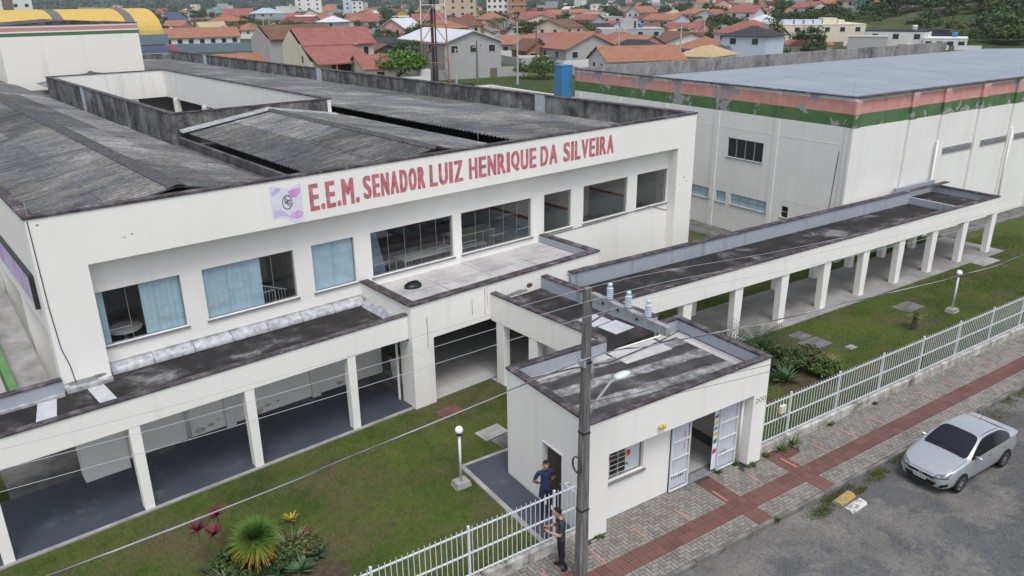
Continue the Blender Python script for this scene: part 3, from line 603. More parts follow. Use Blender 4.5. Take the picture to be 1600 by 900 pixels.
# vertical blinds hanging behind the glass
def blind(x0, x1):
    m = MB(); k = 0; x = x0
    while x < x1-.02:
        e = min(x+.085, x1); m.quad((x, BY+.13+(k % 2)*.014, WZ0+.01), (e, BY+.144-(k % 2)*.014, WZ0+.01), (e, BY+.144-(k % 2)*.014, WZ1), (x, BY+.13+(k % 2)*.014, WZ1)); x = e; k += 1
    m.box(x0, x1, BY+.15, BY+.17, WZ1-.06, WZ1-.01)
    return m
blinds = [(4.02, 4.2, 'narrow strip of blue blind at the left of the leftmost window'), (5.15, 6.27, 'light blue vertical blind half closing the leftmost window'), (6.94, 8.75, 'light blue vertical blind over the left part of the second window'), (10.48, 12.02, 'light blue vertical blind closing the whole third window')]
for x0, x1, lab in blinds: solo('vertical_blind', blind(x0, x1), 'blind_blue', lab, 'blind', (x0, BY+.25, WZ0), ROT, 'blue blinds in the school windows')
# rooms behind the glass
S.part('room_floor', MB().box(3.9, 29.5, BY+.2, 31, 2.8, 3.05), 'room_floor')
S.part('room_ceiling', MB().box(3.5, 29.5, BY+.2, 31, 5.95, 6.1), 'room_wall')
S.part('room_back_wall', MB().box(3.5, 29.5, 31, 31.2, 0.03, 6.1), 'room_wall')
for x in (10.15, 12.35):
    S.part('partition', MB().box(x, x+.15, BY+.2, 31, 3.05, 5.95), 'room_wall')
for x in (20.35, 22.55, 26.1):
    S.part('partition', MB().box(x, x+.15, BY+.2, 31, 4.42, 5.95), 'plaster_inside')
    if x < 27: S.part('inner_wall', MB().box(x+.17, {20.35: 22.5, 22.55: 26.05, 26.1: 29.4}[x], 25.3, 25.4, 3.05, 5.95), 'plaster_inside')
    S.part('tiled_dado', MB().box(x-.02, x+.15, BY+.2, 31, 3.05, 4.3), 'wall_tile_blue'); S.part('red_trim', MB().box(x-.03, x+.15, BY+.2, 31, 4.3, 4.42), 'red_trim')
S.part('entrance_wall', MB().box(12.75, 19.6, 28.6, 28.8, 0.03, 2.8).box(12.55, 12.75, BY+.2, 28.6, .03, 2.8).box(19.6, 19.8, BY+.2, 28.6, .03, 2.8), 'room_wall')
def table(x, y, l, w, h, lab, name='table', rz=0.0, z=3.05, grp='furniture of the upstairs classroom'):
    t = Thing(name, lab, 'bench' if name == 'bench' else 'table', (x, y, z), ROT, grp); t.o.rotation_euler.z += rz
    t.part(name+'_top' if name == 'table' else 'seat', MB().box(x-l/2, x+l/2, y-w/2, y+w/2, z+h-.04, z+h), 'table_top')
    for sx in (-1, 1):
        for sy in (-1, 1): t.part('leg', MB().box(x+sx*(l/2-.06)-.02, x+sx*(l/2-.06)+.02, y+sy*(w/2-.05)-.02, y+sy*(w/2-.05)+.02, z, z+h-.04), 'white_metal')
table(15.6, 23.75, 2.4, .75, .74, 'long pale table inside the fourth window, reaching to the fifth')
table(18.6, 25.0, 2.2, .8, .74, 'long pale table in the middle of the fifth window')
table(17.8, 24.1, 1.9, .32, .45, 'long low bench before the table in the fifth window', 'bench')
table(14.6, 24.5, 1.6, .32, .45, 'low bench behind the table in the fourth window', 'bench')
table(13.1, 23.5, 1.1, .32, .45, 'short bench at the left of the fourth window', 'bench')
bd = solo('display_board', MB().hexa([(12.75, 23.1, 3.6), (13.55, 23.3, 3.6), (13.55, 23.34, 3.6), (12.75, 23.14, 3.6), (12.62, 23.2, 5.3), (13.25, 23.4, 5.3), (13.25, 23.44, 5.3), (12.62, 23.24, 5.3)]).box(12.8, 12.86, 23.12, 23.2, 3.05, 3.6).box(13.4, 13.46, 23.3, 23.36, 3.05, 3.6), 'board_blue', 'blue-grey board leaning inside the left of the fourth window', 'board', (12.8, 23.1, 3.05), ROT)
rt_ = Thing('round_table', 'round pale table in the dark leftmost window', 'table', (4.75, 23.7, 3.05), ROT)
rt_.part('table_top', MB().lathe([(.5, 3.76), (.5, 3.8)], 4.75, 23.7, 24), 'table_top'); rt_.part('pedestal', MB().lathe([(.28, 3.05), (.05, 3.1), (.05, 3.76)], 4.75, 23.7, 10), 'white_metal')
solo('stair_railing', (lambda m: ([m.tube([(8.9+i*.11, 23.6, 3.05), (8.9+i*.11, 23.6, 4.15-i*.045)], .012, 5) for i in range(9)], m.tube([(8.85, 23.6, 4.17), (9.85, 23.6, 3.76)], .02, 6), m)[-1])(MB()), 'white_metal', 'white sloping stair railing behind the second window', 'railing', (9.3, 23.6, 3.05), ROT)

# lettering, flag and emblem on the front beam
SIGN = 'E.E.M. SENADOR LUIZ HENRIQUE DA SILVEIRA'.split(' ')
spans = [(10.36, 12.12), (12.27, 14.72), (14.90, 16.35), (16.62, 19.90), (20.10, 21.02), (21.33, 24.27)]
GW = {'I': .42, 'M': 1.22, '.': .40, 'E': .92, 'L': .86, 'Q': 1.08, 'O': 1.06, 'N': 1.04, 'U': 1.0, 'V': 1.04, 'A': 1.08, 'R': 1.02, 'D': 1.02}
glyph = {}
for wtxt, (x0, x1) in zip(SIGN, spans):
    big = wtxt.startswith('E.'); hh = .86 if big else .77; zb = 6.635 if big else 6.70
    tot = sum(GW.get(c, 1.0) for c in wtxt) + .13*(len(wtxt)-1); un = (x1-x0)/tot; x = x0
    for c in wtxt:
        cw = GW.get(c, 1.0)*un; sp_ = .036 if c not in 'I.' else .02
        key = (c, round(cw, 3), hh)
        me = text_mesh('letter', c, 'sign_red', height=(.2*hh if c == '.' else hh-sp_), width=max(.02, cw-2*sp_), bold=0); vs = [v.co[:] for v in me.vertices]; fs = [tuple(p_.vertices) for p_ in me.polygons]; bpy.data.meshes.remove(me); k = 0; m = MB()
        for dx in (-1, -.6, -.2, .2, .6, 1):             # heavy strokes: the same outline laid side by side
            for dz in (-.5, .5):
                n = len(m.v); m.v += [(x+sp_+a+dx*sp_, 22.1975-k*.0004, zb+sp_*.5+b+dz*sp_) for a, b, cc in vs]; m.f += [tuple(n+i for i in f) for f in fs]; m.m += [0]*len(fs); k += 1
        S.part('letter', m, 'sign_red'); x += cw+.13*un
fl = MB(); nx = 16; X0, X1 = 9.10, 10.12
def fy(t): return 6.52 + .12*math.sin(t*5.2+.4) - .06*t, 7.55 + .07*math.sin(t*5.0+1.9) + .02
for i in range(nx):
    t0, t1 = i/nx, (i+1)/nx; a0, b0 = fy(t0); a1, b1 = fy(t1)
    fl.quad((X0+(X1-X0)*t0, 22.1935, a0), (X0+(X1-X0)*t1, 22.1935, a1), (X0+(X1-X0)*t1, 22.1935, b1), (X0+(X1-X0)*t0, 22.1935, b0))
flag = S.part('flag_print', fl, 'flag_white', label='faded white and pink flag painted left of the lettering')
def lens(pts, mat, y): S.part('flag_field', MB().poly([(X0+(X1-X0)*a, y, 6.45+1.1*b) for a, b in pts]), mat, parent=flag)
lens([(.05, .16), (.2, .22), (.36, .19), (.55, .12), (.5, .22), (.35, .33), (.18, .4), (.06, .36)], 'flag_lilac', 22.191)
lens([(.55, .1), (.75, .04), (.95, .08), (.98, .2), (.85, .28), (.66, .24), (.56, .17)], 'flag_pink', 22.191)
lens([(.55, .86), (.75, .9), (.97, .93), (.96, .78), (.84, .66), (.7, .66), (.6, .74)], 'flag_pink', 22.191)
lens([(.03, .9), (.2, 1.0), (.34, .99), (.3, .9), (.15, .8), (.04, .78)], 'flag_lilac', 22.191)
em = MB(); cx, cz = 9.62, 7.06; q = random.Random(4)
for k in range(14):
    a0 = k/14*6.283; a1 = (k+.8)/14*6.283
    em.hexa([(cx+.17*math.cos(a)*r, yy, cz+.23*math.sin(a)*r) for yy in (22.186, 22.188) for a, r in ((a0, .86), (a1, .86), (a1, 1.0), (a0, 1.0))])
for k in range(16):
    a = q.uniform(0, 6.28); r = q.uniform(.1, .75); x = cx+.17*r*math.cos(a); z = cz+.23*r*math.sin(a); b = q.uniform(0, 3.14); l = q.uniform(.03, .07)
    dx, dz = l*math.cos(b), l*math.sin(b); nx_, nz_ = -.008*math.sin(b), .008*math.cos(b)
    em.poly([(x-dx-nx_, 22.187, z-dz-nz_), (x+dx-nx_, 22.187, z+dz-nz_), (x+dx+nx_, 22.187, z+dz+nz_), (x-dx+nx_, 22.187, z-dz+nz_)])
S.part('emblem', em, 'ink', parent=flag)

# ---- roof level: slab, light court, gutters, corrugated sheets
CX0, CX1, CY0, CY1, CZ = 11.0, 19.0, 37.0, 63.5, 8.15
m = MB(); m.box(2.93, CX0, 22.72, ENDY-.2, 6.55, 6.75).box(CX1, 29.56, 22.72, ENDY-.2, 6.55, 6.75).box(CX0, CX1, 22.72, CY0, 6.55, 6.75).box(CX0, CX1, CY1, ENDY-.2, 6.55, 6.75)
S.part('roof_slab', m, 'gutter_concrete')
ct = S.part('court_parapet', MB().box(CX0, CX0+.2, CY0, CY1, 6.75, CZ), 'stained_parapet', label='black-stained parapet of the light court')
S.part('court_parapet', MB().box(CX0+.2, CX1-.2, CY0, CY0+.2, 6.75, CZ), 'stained_parapet')
S.part('court_lining', MB().box(CX0+.2, CX0+.25, CY0+.2, CY1-.2, 6.2, CZ-.03), 'plaster_worn')
S.part('court_wall', MB().box(CX0+.2, CX1-.2, CY1-.2, CY1, 6.2, CZ-.002).box(CX1-.2, CX1, CY0, CY1, 6.2, CZ-.002), 'plaster_worn')
S.part('court_coping', MB().box(CX0-.03, CX0+.28, CY0-.03, CY1+.03, CZ, CZ+.05).box(CX0+.28, CX1+.03, CY0-.03, CY0+.24, CZ, CZ+.05).box(CX1-.24, CX1+.03, CY0+.24, CY1+.03, CZ, CZ+.05).box(CX0+.28, CX1-.24, CY1-.24, CY1+.03, CZ, CZ+.05), 'coping')
S.part('court_post', MB().box(CX0-.06, CX0+.01, 53.0, 53.5, 6.75, CZ+.02), 'pale_post')
for y in (43, 49, 55, 61): S.part('court_column', MB().box(CX1-.35, CX1+.05, y, y+.4, 3.05, 6.2), 'plaster')
for x in (13.4, 16.4): S.part('court_column', MB().box(x, x+.4, CY1-.05, CY1+.35, 3.05, 6.2), 'plaster')
S.part('court_floor', MB().box(7, 25, CY0-4, CY1+5, 2.9, 3.05), 'concrete'); S.part('court_inner_wall', MB().box(CX1+3, CX1+3.2, CY0, CY1+5, 3.05, 6.5).box(CX0, CX1+3, CY1+3, CY1+3.2, 3.05, 6.5), 'room_wall')
# right-hand parapet with pale posts
rp = MB().box(29.50, 29.86, 22.44, ENDY, 6.7, 7.80)
S.part('right_parapet', rp, 'stained_parapet')
S.part('parapet_coping', MB().box(29.46, 29.90, 22.44, ENDY, 7.80, 7.86), 'coping')
for y in (32.2, 58.6, 84.0): S.part('parapet_post', MB().box(29.42, 29.50, y, y+.75, 6.72, 7.84), 'pale_post')
S.part('far_parapet', MB().box(19.8, 29.5, ENDY-.5, ENDY-.25, 6.75, 7.6), 'stained_parapet')
# corrugated sheets
SW, PITCH = 1.05, .2625
def sheet_mesh(L):
    m = MB(); k = 24; n = 0
    for e in (0, 1):
        for i in range(k+1): m.v.append((e*L, i*SW/k, .042*math.cos(i*SW/k*2*math.pi/PITCH)))
    for i in range(k): m.f.append((i, i+k+1, i+k+2, i+1)); m.m.append(0)
    return m
slopes = [  # (x eave, z eave, x top, z top, rows, y0, y1, sheet offset)
    (3.05, 7.28, 6.6, 7.93, 2, 22.5, ENDY-1), (9.95, 7.25, 6.6, 7.93, 2, 22.5, ENDY-1),
    (11.45, 7.30, 15.6, 7.90, 2, 22.5, CY0-.1), (19.7, 7.25, 15.6, 7.90, 2, 22.5, CY0-.1),
    (20.25, 7.42, 29.35, 6.90, 4, 22.5, ENDY-1), (11.3, 7.30, 15.2, 7.85, 2, CY1+.3, 69.5), (19.1, 7.30, 15.2, 7.85, 2, CY1+.3, 69.5)]
plan = []
for (xa, za, xb, zb, rows, y0, y1) in slopes:
    flip = xb < xa
    if flip: xa, za, xb, zb = xb, zb, xa, za
    Lt = math.hypot(xb-xa, zb-za); L = Lt/rows
    for r in range(rows):
        n = int((y1-y0)/SW)
        for k in range(n):
            f = r/rows; plan.append((xa+(xb-xa)*f, y0+k*SW, za+(zb-za)*f, math.atan2(zb-za, xb-xa), L*1.02, (rows-1-r) if flip or zb < za else r))
plan.sort(key=lambda p: math.hypot(p[0], p[1]))
cache = {}; far_m = MB(); rg = random.Random(11)
for i, (x, y, z, ang, L, r) in enumerate(plan):
    key = round(L, 2)
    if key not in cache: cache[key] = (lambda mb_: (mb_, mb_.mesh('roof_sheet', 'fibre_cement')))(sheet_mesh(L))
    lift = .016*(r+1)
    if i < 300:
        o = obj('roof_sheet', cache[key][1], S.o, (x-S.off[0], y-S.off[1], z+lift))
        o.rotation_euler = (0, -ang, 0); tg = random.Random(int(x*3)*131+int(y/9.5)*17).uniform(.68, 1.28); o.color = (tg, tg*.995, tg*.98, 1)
    else:
        ca, sa = math.cos(ang), math.sin(ang); n = len(far_m.v)
        far_m.v += [(x+a*ca-c*sa, y+b, z+lift+a*sa+c*ca) for a, b, c in cache[key][0].v]; far_m.f += [tuple(n+j for j in f) for f in cache[key][0].f]; far_m.m += [0]*len(cache[key][0].f)
o = S.part('roof_sheets', far_m, 'fibre_cement_far'); o['kind'] = 'stuff'
def ridge(x, z, y0, y1):
    m = MB(); n = int((y1-y0)/.6); k = 7
    for i in range(n+1):
        y = y0+i*(y1-y0)/n
        for j in range(k): a = -1+2*j/(k-1); m.v.append((x+.26*a+(.01 if i % 2 else -.01), y, z+.10-.085*abs(a)**1.4+(.008 if i % 2 else 0)))
    for i in range(n):
        for j in range(k-1): b = i*k+j; m.f.append((b, b+1, b+k+1, b+k)); m.m.append(0)
    return m
for x, z, y0, y1 in ((6.6, 7.95, 22.5, ENDY-1), (15.6, 7.92, 22.5, CY0-.1), (15.2, 7.87, CY1+.3, 69.5)): S.part('ridge_cap', ridge(x, z, y0, y1), 'ridge_cap')
S.part('court_flashing', MB().hexa([(11.3, CY0-.45, 7.32), (15.6, CY0-.45, 7.96), (15.6, CY0, 7.96), (11.3, CY0, 7.32), (11.3, CY0-.45, 7.36), (15.6, CY0-.45, 8.0), (15.6, CY0, 8.06), (11.3, CY0, 7.44)]).hexa([(15.6, CY0-.45, 7.96), (19.2, CY0-.45, 7.36), (19.2, CY0, 7.36), (15.6, CY0, 7.96), (15.6, CY0-.45, 8.0), (19.2, CY0-.45, 7.4), (19.2, CY0, 7.46), (15.6, CY0, 8.06)]), 'silver_flashing')
m = MB()
for (x, y, w, l) in ((10.1, 25.6, .9, .5), (10.2, 27.4, .7, 5.0), (10.1, 44.0, .9, 1.2), (19.4, 28.0, .7, .9), (19.4, 33.0, .6, 2.4)): m.box(x, x+w, y, y+l, 6.75, 6.765)
S.part('gutter_patch', m, 'white_patch')
S.part('gutter_beam', MB().box(19.95, 20.1, 22.6, ENDY-1, 6.75, 7.2).box(11.2, 11.35, 22.6, CY0, 6.75, 7.1), 'gutter_concrete')
S.part('red_pipe', MB().tube([(19.75, 32, 7.15), (19.75, 41, 7.15)], .05, 6), 'red_trim')
S.part('white_sheet', MB().hexa([(16.0, 22.55, 7.88), (18.7, 22.55, 7.43), (18.7, 24.2, 7.43), (16.0, 23.2, 7.88), (16.0, 22.55, 7.895), (18.7, 22.55, 7.445), (18.7, 24.2, 7.445), (16.0, 23.2, 7.895)]), 'white_patch')
# stair tower on the roof
TX0, TX1, TY0, TY1 = 9.6, 19.4, 70.0, 80.0
tw = S.part('roof_tower', MB().box(TX0, TX1, TY0, TY1, 6.75, 11.42), 'tower_wall', label='white roof tower with pink and green stripes')
m = MB(); m.poly([(TX0, TY0, 11.43), (TX1, TY0, 11.43), (TX1, TY1, 11.43), (TX0, TY1, 11.43)]); m.box(TX0-.03, TX1+.03, TY0-.03, TY0+.2, 11.43, 11.49); m.box(TX0-.03, TX0+.2, TY0+.2, TY1, 11.43, 11.49); m.box(TX1-.2, TX1+.03, TY0+.2, TY1, 11.43, 11.49)
m.hexa([(TX0, TY0+.3, 11.45), (TX1, TY0+.3, 11.45), (TX1, TY1, 11.45), (TX0, TY1, 11.45), (14.5, TY0+.3, 11.75), (14.6, TY0+.3, 11.75), (14.6, TY1, 11.75), (14.5, TY1, 11.75)])
S.part('tower_roof', m, 'coping', parent=tw)
for x, y, z, h in ((2.8, 22.3, 7.86, .35), (20.0, 26.0, 7.3, .6), (25, 30, 7.1, .5), (22, 45, 7.3, .6), (26, 60, 7.1, .6)): S.part('lightning_rod', MB().tube([(x, y, z), (x, y, z+h)], .012, 5), 'grey_metal')

# patches of fallen plaster and rain stains with a shape of their own
def vpatch(th, name, cx, cz, rx, rz_, y, mat, seed):
    g_ = random.Random(seed); rr_ = 1.0; pts = []
    for k in range(26): rr_ = .6*rr_+.4*g_.uniform(.35, 1.35); a_ = k/26*6.283; pts.append((cx+rx*rr_*math.cos(a_), y, max(.06, cz+rz_*rr_*math.sin(a_))))
    th.part(name, MB().poly(pts), mat)
for i, (cx, cz, rx, rz_) in enumerate(((6.1, .2, .22, .10), (6.45, .26, .12, .06), (6.7, .36, .07, .04), (8.0, .2, .2, .12), (8.35, .26, .12, .07), (8.7, .3, .08, .05), (11.0, .2, .16, .08))): vpatch(S, 'peeled_patch', cx, cz, rx, rz_, BY-.003, 'peeled', 60+i)
for i, (cx, cz, rx, rz_) in enumerate(((3.25, 3.12, .5, .09), (3.6, 3.16, .2, .06), (2.95, 7.6, .05, .03), (4.9, 6.9, .05, .02), (5.1, 6.95, .04, .025), (29.2, 4.9, .05, .06), (29.4, 4.7, .04, .05), (28.9, 4.6, .03, .04))): vpatch(S, 'peeled_patch', cx, cz, rx, rz_, 22.197, 'concrete', 80+i)
# ---- portico at the entrance
P = Thing('entrance_portico', 'white flat-roofed entrance portico with a thick corner pillar', 'portico', (12.15, 19.56, 0), ROT)
P.part('front_pillar', MB().box(12.15, 12.98, 19.56, 20.35, 0, 2.4), 'plaster', bevel=.012)
P.part('fascia', MB().box(12.15, 20.76, 19.56, 19.80, 2.4, 3.70).box(12.15, 12.39, 19.80, BY, 2.55, 3.70).box(20.52, 20.76, 19.80, BY, 0, 3.70), 'plaster', bevel=.008)
P.part('end_wall', MB().box(18.05, 20.76, 19.562, 19.78, 0, 2.4), 'plaster')
P.part('soffit', MB().box(12.39, 20.52, 19.80, BY, 2.9, 3.38), 'plaster_inside')
P.part('coping', MB().box(12.11, 20.80, 19.52, 19.84, 3.70, 3.76).box(12.11, 12.43, 19.84, BY-.02, 3.70, 3.76).box(20.48, 20.80, 19.84, BY-.02, 3.70, 3.76), 'coping', bevel=.01)
P.part('right_lining', MB().box(20.46, 20.52, 19.82, BY-.01, 3.45, 3.70), 'inner_parapet')
for i in range(4):
    for j in range(2):
        x0 = 12.4+i*2.03; y0 = 19.81+j*1.45; P.part('roof_panel', MB().box(x0+.012, x0+2.018, y0+.012, y0+1.438, 3.38, 3.43+(i+j) % 2*.004), 'membrane')
P.part('drain_pipe', MB().tube([(12.1, 20.5, 0), (12.1, 20.5, 3.0)], .045, 8), 'pvc_white')
for i, (x_, z0, z1, w_) in enumerate(((12.75, 2.1, 3.2, .025), (14.6, 2.75, 3.35, .02), (15.15, 2.6, 3.6, .018), (15.25, 2.9, 3.6, .015), (19.9, 2.7, 3.3, .02))):
    q = random.Random(i); l = [(x_-w_*q.uniform(.3, 1), 19.557, z1-(z1-z0)*k/6) for k in range(7)]; r_ = [(x_+w_*q.uniform(.3, 1), 19.557, z1-(z1-z0)*k/6) for k in range(7)]
    P.part('rain_stain', MB().poly(l+r_[::-1]), 'rain_stain')
vpatch(P, 'peeled_patch', 17.2, 3.2, .18, .12, 19.556, 'rust_plate', 31); vpatch(P, 'peeled_patch', 16.6, 3.05, .5, .09, 19.556, 'concrete', 33)
bag = MB(); q = random.Random(3)
for i in range(7):
    for j in range(10):
        th = i/6*1.45; a = j/10*6.283; r = .27*math.cos(th)*(1+q.uniform(-.12, .12)); bag.v.append((13.65+1.25*r*math.cos(a), 21.7+r*math.sin(a), 3.43+.20*math.sin(th)*(1+q.uniform(-.15, .15))))
for i in range(6):
    for j in range(10): j2 = (j+1) % 10; bag.f.append((i*10+j, i*10+j2, (i+1)*10+j2, (i+1)*10+j)); bag.m.append(0)
bag.f.append(tuple(60+j for j in range(10))); bag.m.append(0)
solo('rubbish_bag', bag, 'plastic_bag', 'black plastic bag lying on the portico roof', 'bag', (13.65, 21.7, 3.43), ROT, smooth=True)
# ---- covered walkway on the left
L = Thing('covered_walkway', 'long white covered walkway with tapered columns left of the portico', 'walkway', (-6, 19.75, 0), ROT)
L.part('fascia', MB().box(-6, 12.14, 19.75, 19.90, 2.55, 3.36), 'plaster', bevel=.008)
L.part('coping', MB().box(-6, 12.14, 19.72, 19.94, 3.36, 3.41).box(-6, 2.67, 22.02, 22.24, 3.36, 3.41), 'coping', bevel=.01)
L.part('roof_deck', MB().box(-6, 12.14, 19.90, 22.68, 2.72, 2.95), 'bitumen')
L.part('soffit', MB().box(-6, 12.14, 19.902, 22.05, 2.66, 2.718), 'plaster_clean')
L.part('back_parapet', MB().box(-6, 2.67, 22.05, 22.20, 2.56, 3.36), 'inner_parapet')
L.part('back_beam', MB().box(-6, 2.6, 22.202, 22.35, 2.56, 3.0), 'plaster')
for x in (-2.8, .42, 3.72, 6.80, 10.05):
    L.part('column', MB().hexa([(x-.125, 19.76, .0), (x+.125, 19.76, .0), (x+.125, 20.04, .0), (x-.125, 20.04, .0), (x-.14, 19.76, 2.55), (x+.14, 19.76, 2.55), (x+.14, 20.04, 2.55), (x-.14, 20.04, 2.55)]), 'plaster_clean', bevel=.01)
k = 8
for i in range(7):                               # silver flashing in lengths
    x0 = 3.95+i*1.165; m = MB(); n = 7
    for e in (x0+.008, x0+1.157):
        for j in range(n): a = j/(n-1)*math.pi/2; m.v.append((e, 22.68-.30*math.sin(a)**1.0, 3.22-.25*(1-math.cos(a)))) 
    for j in range(n-1): m.f.append((j, j+n, j+n+1, j+1)); m.m.append(0)
    m.box(x0+.008, x0+1.157, 22.655, 22.69, 3.22, 3.26)
    L.part('flashing', m, 'silver_flashing', smooth=False)
L.part('flashing', MB().box(2.72, 3.9, 22.02, 22.19, 2.95, 3.06).box(-6, 2.66, 21.93, 22.05, 2.95, 3.02), 'silver_flashing')
L.part('flashing', MB().hexa([(11.9, 20.0, 2.96), (12.13, 20.0, 2.96), (12.13, 22.65, 2.96), (11.9, 22.3, 2.96), (12.05, 20.0, 3.2), (12.13, 20.0, 3.2), (12.13, 22.65, 3.2), (12.05, 22.2, 3.2)]), 'silver_flashing')
L.part('white_patch', MB().hexa([(1.55, 19.92, 2.95), (2.05, 19.92, 2.95), (2.45, 22.0, 2.95), (2.0, 22.0, 2.95), (1.55, 19.92, 2.962), (2.05, 19.92, 2.962), (2.45, 22.0, 2.962), (2.0, 22.0, 2.962)]), 'white_patch')
L.part('white_patch', MB().hexa([(3.3, 19.92, 2.95), (3.72, 19.92, 2.95), (3.62, 22.0, 2.95), (3.2, 22.0, 2.95), (3.3, 19.92, 2.962), (3.72, 19.92, 2.962), (3.62, 22.0, 2.962), (3.2, 22.0, 2.962)]), 'white_patch')
pot = Thing('potted_plant', 'white tapered pot with a leafy plant by the entrance', 'plant', (13.0, 22.2, .05), ROT)
pot.part('pot', MB().lathe([(.13, .05), (.2, .75), (.17, .75), (.15, .7)], 13.0, 22.2, 14), 'globe_white')
# ---- link roof between portico and guardhouse
K = Thing('link_canopy', 'flat link roof with low parapets joining portico and guardhouse', 'canopy', (15.4, 14.2, 0), ROT)
K.part('left_fascia', MB().box(15.4, 15.55, 14.25, 19.555, 2.35, 3.33), 'plaster', bevel=.008)
K.part('left_coping', MB().box(15.37, 15.60, 14.25, 19.515, 3.33, 3.39), 'coping')
K.part('right_parapet', MB().box(17.75, 17.95, 14.3, 19.555, 2.35, 3.40), 'inner_parapet')
K.part('right_coping', MB().box(17.72, 17.98, 14.3, 19.515, 3.40, 3.45), 'coping')
K.part('roof_deck', MB().box(15.55, 17.75, 14.25, 19.55, 2.6, 2.95), 'bitumen')
K.part('soffit', MB().box(15.552, 17.748, 14.25, 19.55, 2.54, 2.598), 'plaster_clean')
K.part('repair_patch', MB().box(16.7, 17.55, 14.9, 15.7, 2.95, 2.962).box(16.6, 17.4, 15.75, 16.5, 2.95, 2.964), 'white_patch')
for y in (15.0, 17.2, 18.9): K.part('column', MB().box(15.42, 15.70, y, y+.4, .03, 2.35), 'plaster_clean', bevel=.01)
for y in (15.0, 17.2): K.part('column', MB().box(17.62, 17.93, y, y+.4, .03, 2.35), 'plaster_clean', bevel=.01)
# ------------------------------------------------------------------ guardhouse (street frame)
G = Thing('guardhouse', 'small white flat-roofed guardhouse with white barred gates by the pavement', 'guardhouse', (10.27, 12.42, 0))
GX0, GX1, GY0, GY1 = 10.27, 16.75, 12.42, 16.05
WY = 12.80
def ghole(u, z):
    if 13.38 < u < 16.02 and z < 2.12: return True
    return 11.2 < u < 12.42 and 1.15 < z < 2.2
G.part('front_wall', MB().wall(lambda u, d, z: (u, WY+d, z), [10.5, 11.2, 12.42, 13.38, 16.02, 16.5], [0, 1.15, 2.12, 2.2, 2.4], ghole, .16), 'plaster')
G.part('corner_pillar', MB().box(GX0, 10.90, GY0, WY+.05, 0, 2.3), 'plaster', bevel=.01)
G.part('corner_pillar', MB().box(16.2, GX1, GY0, WY+.05, 0, 2.3), 'plaster', bevel=.01)
G.part('front_fascia', MB().box(GX0, GX1, GY0, GY0+.16, 2.3, 3.34).box(GX0+.16, GX1-.16, GY0+.16, WY, 2.3, 2.42), 'plaster', bevel=.008)
G.part('left_wall', MB().wall(lambda u, d, z: (GX0+d, u, z), [WY+.05, 13.5, 14.3, GY1], [0, .05, 1.92, 2.3], lambda u, z: 13.5 < u < 14.3 and .05 < z < 1.92, .16).box(GX0, GX0+.16, GY0+.16, GY1, 2.3, 3.34), 'plaster')
G.part('right_wall', MB().box(GX1-.16, GX1, WY+.05, GY1, 0, 2.3).box(GX1-.16, GX1, GY0+.16, GY1, 2.3, 3.34), 'plaster')
G.part('back_wall', MB().box(GX0+.16, 13.65, GY1-.16, GY1, 0, 3.34).box(13.65, 15.95, GY1-.16, GY1, 2.2, 2.9).box(15.95, GX1-.16, GY1-.16, GY1, 0, 3.34), 'plaster')
G.part('parapet_lining', MB().box(GX0+.17, 13.57, GY1-.19, GY1-.162, 2.95, 3.33), 'inner_parapet')
G.part('parapet_lining', MB().box(16.0, GX1-.17, GY1-.19, GY1-.162, 2.95, 3.33).box(GX1-.19, GX1-.162, GY0+.2, GY1-.2, 2.95, 3.33), 'inner_parapet')
G.part('parapet_end', MB().box(13.58, 13.66, GY1-.19, GY1+.02, 2.95, 3.33), 'inner_parapet')
G.part('coping', MB().box(GX0-.03, GX1+.03, GY0-.03, GY0+.2, 3.34, 3.40).box(GX0-.03, GX0+.2, GY0+.2, GY1+.03, 3.34, 3.40).box(GX1-.2, GX1+.03, GY0+.2, GY1+.03, 3.34, 3.40).box(GX0+.2, 13.68, GY1-.2, GY1+.03, 3.34, 3.40).box(15.95, GX1-.2, GY1-.2, GY1+.03, 3.34, 3.40), 'coping', bevel=.008)
G.part('roof_deck', MB().box(GX0+.16, GX1-.16, GY0+.16, GY1-.16, 2.7, 2.95), 'mixed_roof')
G.part('flashing', MB().box(GX0+.17, 13.6, GY1-.5, GY1-.2, 2.95, 2.965).box(GX1-.55, GX1-.2, GY0+.4, GY1-.5, 2.95, 2.966).box(15.6, GX1-.2, GY1-.5, GY1-.2, 2.95, 2.967).box(13.7, 15.5, 15.0, 15.85, 2.95, 2.961), 'membrane')
G.part('ceiling', MB().box(GX0+.16, GX1-.16, WY+.16, GY1-.16, 2.55, 2.68), 'plaster_inside')
G.part('inner_wall', MB().box(12.7, 12.8, WY+.16, GY1-.16, 0, 2.55), 'plaster_inside'); G.part('inner_lining', MB().box(12.8, 13.6, 15.4, 15.5, .02, 2.55), 'plaster_inside'); G.part('inner_lining', MB().box(16.5, 16.585, 13.0, 15.8, .02, 2.55), 'plaster_inside')
gf = G.part('floor', MB().box(GX0+.1, GX1-.1, WY-.0, GY1-.16, -.02, .012), 'grout')
tm2 = MB().box(.005, .445, .005, .445, 0, .012).mesh('floor_tile', 'floor_tile')
for i in range(7):
    for j in range(5): obj('floor_tile', tm2, gf, (12.92+i*.45-G.off[0], 13.1+j*.45-G.off[1], .012))
G.part('threshold', MB().box(13.38, 16.02, WY-.06, WY+.22, -.02, .02), 'sill_grey')
